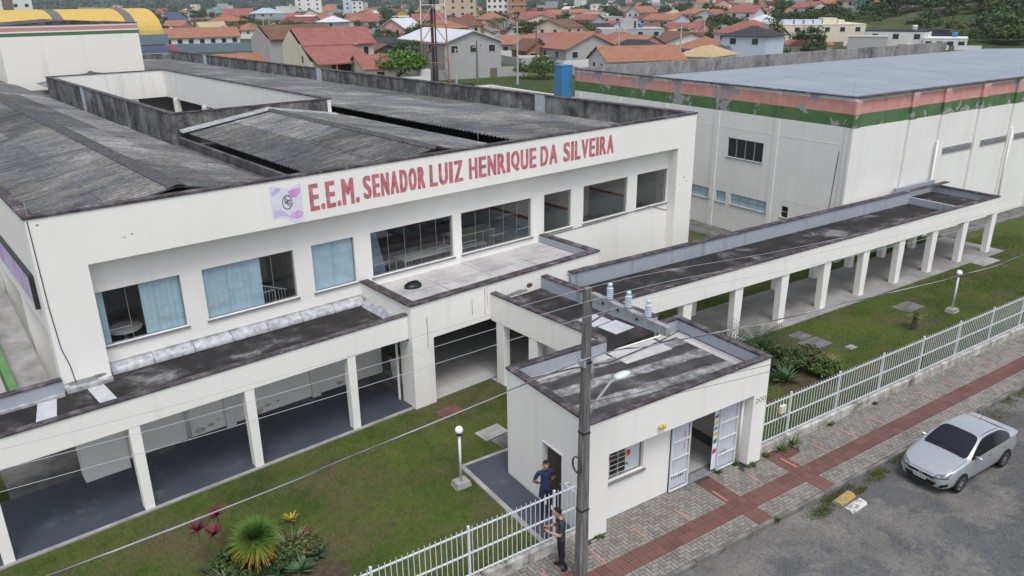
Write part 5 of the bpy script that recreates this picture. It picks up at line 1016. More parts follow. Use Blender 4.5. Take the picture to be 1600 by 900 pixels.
# ------------------------------------------------------------------ the town beyond: (x, y, width, depth, eave z, ridge z, roof type, wall, roof, window columns, rows, label)
HOUSES = [
    (57.0, 258.2, 22.1, 12, 3.5, 6.0, 'gx', 'white', 'orange', 7, 1, 'long low white school annex with orange roof and a row of windows'),
    (14.1, 404.4, 16.3, 14, 17.3, 17.3, 'flat', 'white', '', 4, 3, 'tall white apartment block with a brown stripe at the top left'),
    (133.7, 444.6, 17.7, 15, 7.9, 10.5, 'hip', 'grey', 'blue', 4, 1, 'grey two-storey building with a pale blue hipped roof'),
    (200.4, 565.9, 18.2, 14, 15.8, 15.8, 'flat', 'white', '', 3, 3, 'white apartment block behind the pale blue roof'),
    (241.6, 635.5, 18.2, 13, 6.3, 10.7, 'hip', 'cream', 'orange', 3, 1, 'cream house with bright orange hipped roof right of a white block'),
    (225.2, 555.4, 5.9, 9, 15.9, 15.9, 'flat', 'pale_blue', '', 1, 3, 'slim pale blue tower block behind the cream gabled house'),
    (229.6, 547.9, 8.1, 9, 13.3, 13.3, 'flat', 'white', '', 2, 3, 'white balcony block beside the slim pale tower'),
    (199.0, 464.8, 15.0, 12, 5.1, 8.0, 'hip', 'white', 'brown', 3, 1, 'white house with purplish hipped roof left of the mast'),
    (136.9, 396.0, 24.4, 12, 3.9, 8.0, 'gx', 'cream', 'red', 4, 1, 'cream house with a wide red roof above the gabled house'),
    (130.3, 366.6, 7.2, 10, 8.1, 10.1, 'gy', 'cream', 'brown', 2, 1, 'cream gabled house front under dark eaves'),
    (41.0, 143.7, 13.3, 10, 2.9, 4.4, 'gx', 'cream', 'orange', 3, 1, 'low house with mottled orange tile roof behind the school parapet'),
    (85.4, 178.1, 12.0, 10, 3.4, 4.7, 'gx', 'grey', 'dark', 4, 1, 'long grey house with near-black roof left of the mast'),
    (71.0, 155.1, 8.6, 9, 2.8, 4.5, 'gy', 'wood', 'brown', 1, 1, 'weathered wooden house with mossy brown gable roof'),
    (53.3, 119.7, 5.3, 8, 2.9, 4.7, 'gx', 'cream', 'red', 1, 1, 'small annex with salmon red roof beside the mango tree'),
    (74.8, 126.4, 11.2, 24, 5.9, 7.8, 'gy', 'grey', 'white', 3, 1, 'large pale grey gabled house with white metal roof right of the mast'),
    (177.2, 356.9, 17.0, 12, 5.6, 5.6, 'flat', 'white', '', 3, 1, 'white flat-roofed pavilion behind the mast'),
    (201.0, 353.5, 18.1, 18, 16.7, 16.7, 'flat', 'beige', '', 4, 4, 'beige apartment block behind the mast'),
    (186.6, 319.2, 11.6, 12, 4.7, 7.6, 'hip', 'white', 'crimson', 2, 1, 'white house with deep red hipped roof before the beige block'),
    (235.3, 371.0, 11.7, 16, 16.7, 16.7, 'flat', 'white', '', 4, 4, 'white apartment block with dark windows right of the beige one'),
    (241.7, 361.6, 9.2, 16, 16.6, 16.6, 'flat', 'brick', '', 2, 4, 'unfinished brick apartment block'),
    (109.3, 163.2, 9.3, 11, 2.9, 4.7, 'gx', 'grey', 'orange', 3, 1, 'house with orange roof behind the white concrete pole'),
    (99.4, 140.6, 5.5, 9, 2.9, 4.9, 'gy', 'brick', 'brown', 2, 1, 'bare brick house with small brown gable roof'),
    (159.4, 214.5, 10.9, 10, 3.0, 5.2, 'gx', 'white', 'orange', 2, 1, 'white house with orange roof left of the balcony house'),
    (110.7, 146.1, 6.2, 12, 2.9, 4.6, 'gx', 'grey', 'grey', 0, 0, 'low shed with flat grey metal roof left of the balcony house'),
    (215.8, 266.1, 12.5, 11, 2.9, 6.1, 'gx', 'white', 'white', 2, 1, 'white house with white metal roof above the balcony house'),
    (104.7, 129.1, 12.3, 13, 3.5, 6.1, 'gy', 'grey', 'orange', 3, 2, 'balcony house with broad orange roof and dark wooden balcony'),
    (142.8, 159.7, 16.5, 13, 5.4, 5.4, 'flat', 'grey', '', 4, 1, 'modern grey flat-roofed house with a roof box'),
    (150.8, 150.1, 8.7, 10, 2.9, 4.9, 'hip', 'pink', 'beige', 3, 1, 'pink house with straw-coloured hipped roof'),
    (95.8, 103.2, 14.3, 10, 2.9, 5.0, 'gx', 'white', 'orange', 3, 1, 'long white house with weathered orange roof before the grey modern house'),
    (109.6, 105.7, 7.1, 11, 2.9, 4.5, 'hip', 'white', 'beige', 2, 1, 'white house with straw-coloured hipped roof behind the lot wall'),
    (148.2, 138.7, 5.3, 9, 2.9, 4.3, 'gx', 'cream', 'brown', 2, 1, 'low house with dark brown roof right of the pink house'),
    (149.4, 128.7, 7.9, 11, 2.9, 4.5, 'hip', 'grey', 'grey', 2, 1, 'grey-roofed bungalow right of the brick wall'),
    (165.3, 149.6, 7.4, 10, 2.9, 4.3, 'gx', 'cream', 'red', 2, 1, 'house with red roof behind the spreading tree'),
    (229.0, 231.9, 11.8, 12, 2.9, 5.6, 'gx', 'cream', 'crimson', 2, 1, 'cream house with crimson roof beyond the modern house'),
    (334.0, 370.2, 26.7, 12, 3.3, 5.7, 'gx', 'white', 'red', 6, 1, 'row of red-roofed terraced houses on the left of the forest'),
    (420.4, 506.9, 19.3, 14, 8.2, 8.2, 'flat', 'white', '', 3, 2, 'white cubic building before the forest'),
    (341.6, 332.1, 10.3, 10, 2.4, 4.7, 'gx', 'white', 'grey', 2, 1, 'small white house with grey roof amid trees'),
    (312.0, 276.3, 10.4, 11, 2.7, 5.0, 'hip', 'white', 'orange', 2, 1, 'white house with orange hipped roof behind the spreading tree'),
    (368.9, 311.0, 12.5, 12, 5.5, 5.5, 'flat', 'white', '', 3, 2, 'white flat house left of the pale blue block'),
    (445.3, 357.8, 15.8, 16, 10.4, 10.4, 'flat', 'pale_blue', '', 1, 2, 'pale blue windowless block near the forest edge'),
    (189.1, 137.0, 23.5, 18, 5.7, 5.7, 'flat', 'cream', '', 6, 1, 'wide cream flat-roofed building behind the lot wall'),
    (181.5, 117.6, 8.8, 8, 3.4, 3.4, 'flat', 'grey', '', 0, 0, 'blank grey rendered block behind the lot wall'),
    (192.7, 117.3, 14.5, 14, 4.4, 4.4, 'flat', 'white', '', 3, 1, 'long white flat building with a dark roof edge'),
    (194.8, 105.8, 9.4, 10, 2.9, 2.9, 'flat', 'white', '', 4, 1, 'white house with black upper storey at the foot of the hill'),
    (201.9, 111.8, 5.3, 8, 4.5, 4.5, 'flat', 'dark', '', 0, 0, 'black box storey over the white house'),
    (245.7, 143.7, 5.2, 8, 5.1, 5.1, 'flat', 'dark', '', 0, 0, 'dark rooftop box behind the long white building'),
    (252.4, 136.2, 6.3, 8, 3.0, 4.2, 'gx', 'white', 'red', 1, 1, 'small house with red roof behind the black storey'),
    (602.7, 354.6, 21.1, 16, 5.5, 8.2, 'hip', 'white', 'orange', 4, 1, 'white two-storey house with orange hipped roof up the hill'),
    (503.9, 315.5, 16.1, 16, 4.0, 8.3, 'hip', 'brick', 'red', 4, 1, 'brick house with red hipped roof left of the hill house'),
    (692.9, 472.0, 19.6, 16, 4.0, 7.3, 'hip', 'white', 'red', 3, 1, 'distant white house with salmon roof above the forest belt'),
    (188.6, 159.3, 8.9, 10, 2.9, 4.9, 'gx', 'white', 'crimson', 3, 1, 'house with dark red roofs left of the cream building'),
    (154.4, 115.3, 11.5, 10, 2.9, 4.2, 'hip', 'cream', 'orange', 0, 0, 'orange hipped roof behind the round tree by the lot wall'),
    (711.9, 374.4, 36.1, 14, 5.2, 5.2, 'flat', 'grey', '', 3, 1, 'grey walled compound on top of the hill'),
    (88.7, 458.4, 15.7, 12, 4.2, 9.2, 'hip', 'teal', 'slate', 2, 1, 'teal house with dark blue tiled roof beside the yellow hall'),
    (97.8, 407.1, 14.3, 12, 3.5, 6.3, 'hip', 'beige', 'beige', 3, 1, 'open shelter with straw-coloured roof behind the school annex'),
    (129.1, 485.5, 17.0, 12, 4.9, 10.1, 'gx', 'white', 'red', 2, 1, 'white house with long salmon roof right of the palms'),
]
LAND = [(130, 'the yellow hall'), (310, 'the school annex'), (420, 'the pale blue roof'), (510, 'the cream gabled house'), (600, 'the black-roofed house'), (685, 'the lattice mast'), (742, 'the grey gabled house'), (808, 'the unfinished brick block'), (925, 'the balcony house'), (987, 'the modern grey house'), (1064, 'the pink house'), (1130, 'the brick lot wall'), (1210, 'the pale blue block'), (1285, 'the wide cream building'), (1400, 'the long white building'), (1480, 'the black storey'), (1570, 'the wooded hill')]
def azi(x, y):      # horizontal place of a ground point as seen along the street view, for wording and for keeping things apart
    v = Vector((x, y, -CAM_H)); return 800 + 1207*v.dot(r2)/v.dot(fwd)
def where(x, y):
    a = azi(x, y); l = min(LAND, key=lambda t: abs(t[0]-a)); d = math.hypot(x, y)
    side = 'left of' if a < l[0]-14 else 'right of' if a > l[0]+14 else 'in line with'
    row = 'near' if d < 170 else 'second-row' if d < 230 else 'middle-distance' if d < 330 else 'far' if d < 520 else 'very far'
    return row, side+' '+l[1], a
used = {}; pend = []
ORD = ['leftmost', 'second from left', 'third from left', 'fourth from left', 'fifth from left', 'sixth from left', 'seventh from left', 'eighth from left', 'ninth from left']
def later(o, base, a): used.setdefault(base, []).append((a, o))
def settle():
    for base, l in used.items():
        l.sort(key=lambda t: t[0])
        for i, (a, o) in enumerate(l): o['label'] = base if len(l) == 1 else (base if len(base.split()) < 13 else base.replace('house with ', '').replace(' roof ', '-roofed house ')) + ', ' + ORD[min(i, 8)] 
spots = []
def house(x, y, w, d, ez, rz, ty, wall, roof, cols, rows, label, z0=0.0, rot=None, win=True, group='houses of the town'):
    az = math.atan2(y, x)-math.pi/2 if rot is None else rot
    t = Thing('house' if ty != 'flat' else 'flat_roofed_building', label or '', 'house' if ez < 12 else 'building', (0, 0, 0), 0, group)
    t.o.location = (x, y, z0-.15); t.o.rotation_euler = (0, 0, az)
    spots.append((x+math.cos(az+1.57)*d/2, y+math.sin(az+1.57)*d/2, max(w, d)*.5))
    h = w/2; wm = 'wall_'+wall; rm = 'roof_'+(roof or 'grey'); o = .45; m = MB()
    if ty == 'flat':
        m.box(-h, h, 0, d, 0, ez)
        t.part('wall', m, wm)
        t.part('roof', MB().box(-h-.08, h+.08, -.08, d+.08, ez, ez+.22), 'wall_dark' if label and 'dark roof edge' in label else wm)
    else:
        if ty == 'gy': m.v += []; 
        m.box(-h, h, 0, d, 0, ez)
        if ty == 'gy':
            m.poly([(-h, .001, ez), (h, .001, ez), (0, .001, rz)]); m.poly([(-h, d-.001, ez), (0, d-.001, rz), (h, d-.001, ez)])
        if ty == 'gx':
            m.poly([(-h+.001, 0, ez), (-h+.001, d/2, rz), (-h+.001, d, ez)]); m.poly([(h-.001, 0, ez), (h-.001, d, ez), (h-.001, d/2, rz)])
        t.part('wall', m, wm); r = MB(); th = .16
        def slab(a, b, c, e): r.hexa([a, b, c, e] + [(p[0], p[1], p[2]+th) for p in (a, b, c, e)])
        s = (rz-ez)/(d/2) if ty != 'gy' else (rz-ez)/h
        if ty == 'gx':
            slab((-h-o, -o, ez-s*o), (h+o, -o, ez-s*o), (h+o, d/2, rz), (-h-o, d/2, rz)); slab((-h-o, d/2, rz), (h+o, d/2, rz), (h+o, d+o, ez-s*o), (-h-o, d+o, ez-s*o))
        elif ty == 'gy':
            slab((-h-o, -o, ez-s*o), (0, -o, rz), (0, d+o, rz), (-h-o, d+o, ez-s*o)); slab((0, -o, rz), (h+o, -o, ez-s*o), (h+o, d+o, ez-s*o), (0, d+o, rz))
        else:
            k = min(h, d/2)*.9; A = [(-h-o, -o, ez-.1), (h+o, -o, ez-.1), (h+o, d+o, ez-.1), (-h-o, d+o, ez-.1)]
            if h > d/2: q1, q2 = (-h+k, d/2, rz), (h-k, d/2, rz)
            else: q1, q2 = (0, k, rz), (0, d-k, rz)
            if h > d/2:
                r.poly([A[0], A[1], q2, q1]); r.poly([A[1], A[2], q2]); r.poly([A[2], A[3], q1, q2]); r.poly([A[3], A[0], q1])
            else:
                r.poly([A[0], A[1], q1]); r.poly([A[1], A[2], q2, q1]); r.poly([A[2], A[3], q2]); r.poly([A[3], A[0], q1, q2])
            r.box(-h-o, h+o, -o, d+o, ez-.22, ez-.101)
        t.part('roof', r, rm)
    if ty == 'flat' and w > 6 and d > 6 and cols: t.part('water_tank', MB().lathe([(.55, ez+.22), (.7, ez+1.1), (.5, ez+1.3)], h*.4, d*.6, 10), 'blue_paint' if int(x) % 3 else 'wall_white')
    if math.hypot(x, y) < 420 and cols and ez < 8:
        t.part('yard_wall', MB().box(-h-3.2, h*.2, -4.6, -4.45, 0, 1.7).box(h*.45, h+3, -4.6, -4.45, 0, 1.7).box(-h-3.2, -h-3.05, -4.45, d, 0, 1.7), 'wall_white' if int(y) % 2 else 'wall_grey'); t.part('yard_gate', MB().box(h*.2, h*.45, -4.56, -4.5, 0, 1.6), 'wall_wood')
    if cols and win:
        for rr_ in range(rows):
            zt = ez-.55-rr_*2.9; zb = max(.5, zt-1.15)
            if zt < 1.2: break
            for c in range(cols):
                xc = -h+w*(c+.5)/cols; ww = min(.65, w/cols*.32)
                f = t.part('window', MB().box(xc-ww-.08, xc+ww+.08, -.05, .0, zb-.08, zt+.08), 'wall_white' if wall != 'white' else 'wall_grey')
                t.part('pane', MB().box(xc-ww, xc+ww, -.065, -.05, zb, zt), 'far_window', parent=f)
        if d > 5:
            for yy in (d*.3, d*.7): t.part('window', MB().box(-h-.05, -h, yy-.5, yy+.5, max(.5, ez-1.8), ez-.6), 'far_window')
    return t
H_ = {}; TURN = {'balcony house': .55, 'large pale grey gabled': .42, 'long white house with weathered': .4, 'wooden house': .35, 'bare brick': .4, 'mottled orange': .35, 'annex with orange': .1, 'wide cream': .25, 'modern grey': .15, 'pink house': -.5, 'long white flat': -.15, 'salmon red roof beside': .35, 'white house with straw': -.45}
for hh in HOUSES:
    dr = next((v for k, v in TURN.items() if k in hh[-1]), 0.0)
    H_[hh[-1]] = house(*hh, rot=math.atan2(hh[1], hh[0])-math.pi/2+dr)
def find(s): return next(v for k, v in H_.items() if s in k)
# extra features of the houses that stand out
t = find('balcony house'); w, d = 12.3, 13
t.part('balcony', MB().box(-6.6, 6.0, -1.6, 0, 1.9, 2.05).box(-6.6, 6.0, -1.65, -1.55, 2.05, 2.9).box(-6.65, -6.55, -1.6, 0, 2.05, 2.9), 'wall_dark')
for x in (-6.4, -2.2, 2.0, 5.9): t.part('balcony_post', MB().box(x-.08, x+.08, -1.55, -1.4, 0, 4.0), 'wall_wood')
t.part('porch_roof', MB().hexa([(0.2, -1.9, 3.4), (6.2, -1.9, 3.4), (6.2, 0, 3.9), (0.2, 0, 3.9), (0.2, -1.9, 3.5), (6.2, -1.9, 3.5), (6.2, 0, 4.0), (0.2, 0, 4.0)]), 'roof_orange')
t = find('modern grey'); t.part('roof_box', MB().box(-2.9, 1.6, 2, 6, 5.5, 8.0), 'wall_grey'); t.part('door', MB().box(.6, 1.1, 1.95, 2, 5.6, 7.4), 'wall_dark'); t.part('balcony_rail', MB().box(-1.5, 8.2, -1.0, -.95, 2.7, 3.6), 'wall_steel'); t.part('balcony', MB().box(-1.5, 8.2, -1.0, 0, 2.5, 2.7), 'wall_white'); t.part('balcony_wall', MB().box(-8.2, -1.5, -1.0, -.002, 0, 5.6), 'wall_grey')
t = find('wide cream'); 
for i, (a, b, zz) in enumerate(((-9, -6.5, 7), (-6.0, -4.0, 7), (-3.4, -1.4, 7), (-1.0, 1, 7), (1.3, 5.0, 7.4), (5.2, 7.0, 6.9))): t.part('roof_box', MB().box(a, b, 3, 8, 5.92, zz), 'wall_pale_blue' if i < 4 else 'wall_cream')
t = find('tall white apartment'); t.part('brown_stripe', MB().box(-2.6, 1.2, -.12, 0, 0, 17), 'wall_wood')
t = find('unfinished brick'); 
for k in range(4): t.part('floor_slab', MB().box(-4.8, 4.8, -.35, 0, 3.2+k*3.6, 3.6+k*3.6), 'wall_grey')
t = find('pavilion'); t.part('canopy', MB().box(-9.5, 9.5, -2.2, 13, 5.83, 6.3), 'wall_white')
# the cream house with stepped gables in front of the mast's left
C_ = Thing('house', 'cream two-storey house with salmon roofs, stepped gable and yellow veranda', 'house', (0, 0, 0), 0, 'houses of the town')
bx, by = 47.8, 128.6; C_.o.scale = (.95, 1, 1.2); C_.o.location = (bx, by, -.1); C_.o.rotation_euler = (0, 0, math.atan2(by, bx)-math.pi/2+.42); spots.append((bx+2, by+5, 9))
C_.part('wall', MB().box(-3.9, 10.3, 2, 9.5, 0, 5.3).poly([(-3.9, 2, 5.3), (-3.9, 5.75, 7.2), (-3.9, 9.5, 5.3)][::-1]).poly([(10.3, 2, 5.3), (10.3, 9.5, 5.3), (10.3, 5.75, 7.2)][::-1]), 'wall_cream')
C_.part('wing', MB().box(-3.89, 5.2, -2.0, 1.99, 0, 3.2).poly([(-3.89, -2, 3.2), (-3.89, 1.2, 5.0), (-3.89, 1.99, 4.6), (-3.89, 1.99, 3.2)]), 'wall_cream')
C_.part('roof', MB().hexa([(-3.6, 1.4, 5.05), (10.8, 1.4, 5.05), (10.8, 5.75, 7.25), (-3.6, 5.75, 7.25), (-3.6, 1.4, 5.2), (10.8, 1.4, 5.2), (10.8, 5.75, 7.4), (-3.6, 5.75, 7.4)]).hexa([(-3.6, 5.75, 7.25), (10.8, 5.75, 7.25), (10.8, 10, 5.05), (-3.6, 10, 5.05), (-3.6, 5.75, 7.4), (10.8, 5.75, 7.4), (10.8, 10, 5.2), (-3.6, 10, 5.2)]), 'roof_red')
C_.part('wing_roof', MB().hexa([(-3.7, -4.2, 2.85), (7.6, -4.2, 2.85), (5.6, 1.9, 5.1), (-3.7, 1.9, 5.1), (-3.7, -4.2, 3.0), (7.6, -4.2, 3.0), (5.6, 1.9, 5.25), (-3.7, 1.9, 5.25)]), 'roof_red')
C_.part('veranda', MB().box(-.2, 7.0, -3.9, -3.75, 1.5, 1.7).box(-.2, 7.0, -3.9, -3.75, .3, .6).box(-.2, 0, -3.9, -3.75, 0, 2.8).box(2.2, 2.4, -3.9, -3.75, 0, 1.5).box(4.6, 4.8, -3.9, -3.75, 0, 1.5).box(6.9, 7.1, -3.9, -3.75, 0, 2.8), 'wall_yellow')
C_.part('veranda_wall', MB().box(-.2, 5.2, -2.15, -2.01, 0, 2.9), 'wall_dark'); C_.part('window', MB().box(8.3, 9.2, 1.94, 2, 3.4, 4.7), 'far_window'); C_.part('window', MB().box(-3.95, -3.9, 1.0, 1.5, 3.0, 3.9), 'far_window')
C_.part('satellite_dish', MB().lathe([(.05, 5.0), (.42, 5.12), (.45, 5.18)], 6.2, .9, 12), 'wall_white')
B_ = Thing('house', 'tall grey unpainted house with brown tile roof behind the cream gabled house', 'house', (0, 0, 0), 0, 'houses of the town')
bx, by = 48.6, 143.5; B_.o.scale = (.9, 1, 1.12); B_.o.location = (bx, by, -.1); B_.o.rotation_euler = (0, 0, math.atan2(by, bx)-math.pi/2+.42)
B_.part('wall', MB().box(-6.6, 7.6, 0, 8, 0, 6.2).poly([(-6.6, 0, 6.2), (-6.6, 8, 6.2), (-6.6, 4, 8.0)]).poly([(7.6, 0, 6.2), (7.6, 4, 8.0), (7.6, 8, 6.2)]), 'wall_grey')
B_.part('roof', MB().hexa([(-6.4, -.5, 6.0), (8.2, -.5, 6.0), (8.2, 4, 8.05), (-6.4, 4, 8.05), (-6.4, -.5, 6.15), (8.2, -.5, 6.15), (8.2, 4, 8.2), (-6.4, 4, 8.2)]).hexa([(-6.4, 4, 8.05), (8.2, 4, 8.05), (8.2, 8.5, 6.0), (-6.4, 8.5, 6.0), (-6.4, 4, 8.2), (8.2, 4, 8.2), (8.2, 8.5, 6.15), (-6.4, 8.5, 6.15)]), 'roof_brown')
# yellow barrel-vaulted hall
Hh = Thing('vaulted_hall', 'large hall with yellow barrel roof and grey strips', 'hall', (0, 0, 0)); hx, hy = 39.5, 217.0
Hh.o.location = (hx, hy, -.1); hr = math.atan2(hy, hx)-math.pi/2+.36; Hh.o.rotation_euler = (0, 0, hr); spots.append((hx-20, hy+15, 26))
def vault(x0, x1, rise, half, z0, off=0.0):
    m = MB(); k = 18
    for x in (x0, x1):
        for j in range(k+1): a = math.pi*j/k; m.v.append((x, half-(half+off)*math.cos(a), z0+(rise+off)*math.sin(a)))
    for j in range(k): m.f.append((j, j+k+1, j+k+2, j+1)); m.m.append(0)
    m.f.append(tuple(range(k+1))); m.m.append(0); m.f.append(tuple(range(2*k+1, k, -1))); m.m.append(0); return m
Hh.part('vault', vault(-62, -.5, 6.2, 12, 5.9), 'hall_yellow', smooth=False)
for x in (-8.5, -24, -40): Hh.part('roof_strip', vault(x, x+2.2, 6.2, 12, 5.9, .06), 'hall_strip')
Hh.part('wall', MB().box(-62, -.5, .3, 23.7, 0, 5.9), 'wall_steel'); Hh.part('fascia', MB().box(-62, .2, -.6, .3, 3.6, 6.0), 'wall_bluegrey')
# solar roof beyond the school
So = Thing('house', 'low house with red roof covered by solar panels behind the roof tower', 'house', (0, 0, 0), 0, 'houses of the town'); sx, sy = 27.5, 168.0
So.o.location = (sx, sy, -.1); So.o.rotation_euler = (0, 0, math.atan2(sy, sx)-math.pi/2); spots.append((sx, sy+6, 11))
So.part('wall', MB().box(-9, 5.6, .5, 12, 0, 2.9), 'wall_white')
So.part('roof', MB().hexa([(-9.5, 0, 2.9), (6.2, 0, 2.9), (4.2, 8, 5.0), (-9.5, 8, 5.0), (-9.5, 0, 3.05), (6.2, 0, 3.05), (4.2, 8, 5.15), (-9.5, 8, 5.15)]), 'roof_crimson')
for r_ in range(2):
    for k in range(7):
        x0 = -8.9+k*1.95-r_*.0; y0 = .8+r_*3.4; z = lambda y: 3.05+y*.2625+.06; sh = lambda y: -y*.25*(k/7)
        So.part('solar_panel', MB().hexa([(x0+sh(y0), y0, z(y0)), (x0+1.85+sh(y0), y0, z(y0)), (x0+1.85+sh(y0+3.25), y0+3.25, z(y0+3.25)), (x0+sh(y0+3.25), y0+3.25, z(y0+3.25)), (x0+sh(y0), y0, z(y0)+.06), (x0+1.85+sh(y0), y0, z(y0)+.06), (x0+1.85+sh(y0+3.25), y0+3.25, z(y0+3.25)+.06), (x0+sh(y0+3.25), y0+3.25, z(y0+3.25)+.06)]), 'solar_cell')
# long walls
solo('yard_wall', MB().box(-24, 24, 0, .3, -.1, 2.3), 'wall_bluegrey', 'long blue-grey yard wall before the school annex', 'wall').matrix_world = Matrix.Translation((66, 236, 0)) @ Matrix.Rotation(R(-16), 4, 'Z')
solo('brick_wall', MB().box(-9, 9, 0, .2, -.1, 2.6), 'wall_brick', 'red brick lot wall right of the straw-roofed house', 'wall').matrix_world = Matrix.Translation((143, 127, 0)) @ Matrix.Rotation(R(-44), 4, 'Z')
solo('garden_wall', MB().box(-5.5, 5.5, 0, .2, -.1, 1.9), 'wall_white', 'white garden wall before the bare brick house', 'wall').matrix_world = Matrix.Translation((98, 137, 0)) @ Matrix.Rotation(R(-40), 4, 'Z')
# lattice mast
mx_, my_ = 64.0, 121.0; Ma = Thing('lattice_mast', 'tall red and white lattice radio mast', 'mast', (mx_, my_, 0))
ma = math.atan2(my_, mx_)-math.pi/2; cs = [(math.cos(ma+a)*3.05, math.sin(ma+a)*3.05) for a in (R(40), R(140), R(220), R(320))]
def mw(z): return 1.0-.012*z
for (a, b) in cs:
    for z0, z1, mt in ((0, 9.2, 'mast_orange'), (9.2, 22, 'mast_white')): Ma.part('leg', MB().tube([(mx_+a*mw(z0), my_+b*mw(z0), z0), (mx_+a*mw(z1), my_+b*mw(z1), z1)], .09, 6), mt)
lev = [0, 3.1, 6.2, 9.2, 12.2, 15.2, 18.2, 21]
for z0, z1 in zip(lev, lev[1:]):
    mt = 'mast_orange' if z1 <= 9.3 else 'mast_white'; m = MB()
    for i in range(4):
        a, b = cs[i]; c, d = cs[(i+1) % 4]
        p = lambda u, v, z: (mx_+u*mw(z), my_+v*mw(z), z)
        m.tube([p(a, b, z1), p(c, d, z1)], .05, 4); m.tube([p(a, b, z0), p((a+c)/2, (b+d)/2, z1)], .035, 4); m.tube([p(c, d, z0), p((a+c)/2, (b+d)/2, z1)], .035, 4)
    Ma.part('bracing', m, mt)
for k, (u, v) in enumerate(((.3, 0), (-.35, .1), (.0, .3))): Ma.part('feeder_cable', MB().tube([(mx_+u, my_+v, 0), (mx_+u, my_+v, 21)], .14, 6), 'mast_cable')
solo('equipment_cabinet', MB().box(63.0-3.6, 63.0-1.8, 117.5, 119, -.1, 2.3), 'wall_white', 'white equipment cabinet at the foot of the mast', 'cabinet', (60.3, 118.2, -.1))
# concrete poles in the streets behind
def tpole(x, y, h, label, arm=True, mat='pole_concrete'):
    t = Thing('utility_pole', label, 'pole', (x, y, 0), 0, 'utility poles of the town')
    t.part('shaft', MB().tube([(x, y, -.1), (x, y, h)], [.2, .12], 8), mat)
    if arm: t.part('crossarm', MB().box(x-.9, x+.9, y-.06, y+.06, h-.9, h-.75), 'wall_grey'); [t.part('insulator', MB().box(x+e-.05, x+e+.05, y-.05, y+.05, h-.75 if e else h, h-.5 if e else h+.2), 'wall_dark') for e in (-.75, 0, .75)]
    else: t.part('light_arm', MB().tube([(x, y, h-.4), (x+1.2, y-.6, h+.7), (x+1.7, y-.8, h+.7)], .05, 5), 'wall_grey')
for a in ((63.8, 113.5, 5.6, 'concrete pole with street light right of the mast', False), (71.8, 107.5, 9.6, 'tall pale concrete pole right of the grey gabled house'), (68.1, 114.0, 6.5, 'short dark pole before the grey gabled house', True, 'wall_wood'), (103, 119, 8.0, 'concrete pole right of the balcony house'), (119, 118.5, 8.0, 'concrete pole with crossarm before the straw-roofed house'), (131, 118.5, 4.6, 'stubby concrete pole before the brick wall'), (92, 131, 8.0, 'dark pole left of the balcony house', True, 'wall_wood'), (57.5, 195, 9.5, 'concrete floodlight pole before the school annex', False), (180, 170, 9, 'grey pole left of the wide cream building'), (71, 235, 9, 'tall pole at the sports court', False), (118, 330, 9, 'thin pole before the pale blue hipped roof')):
    tpole(*a)
# filler houses farther out, each its own thing
q = random.Random(21); WALLS = [('white', 5), ('cream', 3), ('grey', 3), ('beige', 1), ('pink', 1), ('yellow', .5), ('pale_blue', .8), ('brick', .6), ('teal', .4)]; ROOFS = [('orange', 4), ('red', 5), ('brown', 3), ('crimson', 1.3), ('grey', 1.5), ('white', 1.2), ('beige', 1), ('dark', .8)]
def pick(l): return q.choices([a for a, _ in l], [b for _, b in l])[0]
RN = {'orange': 'orange', 'red': 'salmon', 'brown': 'brown', 'crimson': 'dark red', 'grey': 'grey', 'white': 'white', 'beige': 'straw', 'dark': 'black'}
FM = ['wall_'+a for a, _ in WALLS] + ['roof_'+a for a, _ in ROOFS]; FH = MB()
def farh(x, y, w, d, ez, rz, ty, wall, roof, z0, rot):          # houses too far to tell apart: one mass
    c, s = math.cos(rot), math.sin(rot); m = MB(); h = w/2; wi = FM.index('wall_'+wall); ri = FM.index('roof_'+roof); o = .4
    m.box(-h, h, 0, d, 0, ez, wi)
    if ty == 'flat': m.box(-h-.1, h+.1, -.1, d+.1, ez, ez+.3, wi)
    else:
        k = 0 if ty != 'hip' else h*.7
        m.hexa([(-h-o, -o, ez-.2), (h+o, -o, ez-.2), (h+o, d+o, ez-.2), (-h-o, d+o, ez-.2), (-h-o+k, d/2-.05, rz), (h+o-k, d/2-.05, rz), (h+o-k, d/2+.05, rz), (-h-o+k, d/2+.05, rz)], ri)
    n = len(FH.v); FH.v += [(x+a*c-b*s, y+a*s+b*c, z0+e) for a, b, e in m.v]; FH.f += [tuple(n+i for i in f) for f in m.f]; FH.m += m.m
    spots.append((x, y, max(w, d)*.5))
azc = math.atan2(fwd.y, fwd.x); made = 0; tries = 0
bands = [(165, 228, 16), (225, 350, 84), (350, 480, 100), (480, 680, 140), (680, 980, 140), (980, 1500, 120)]
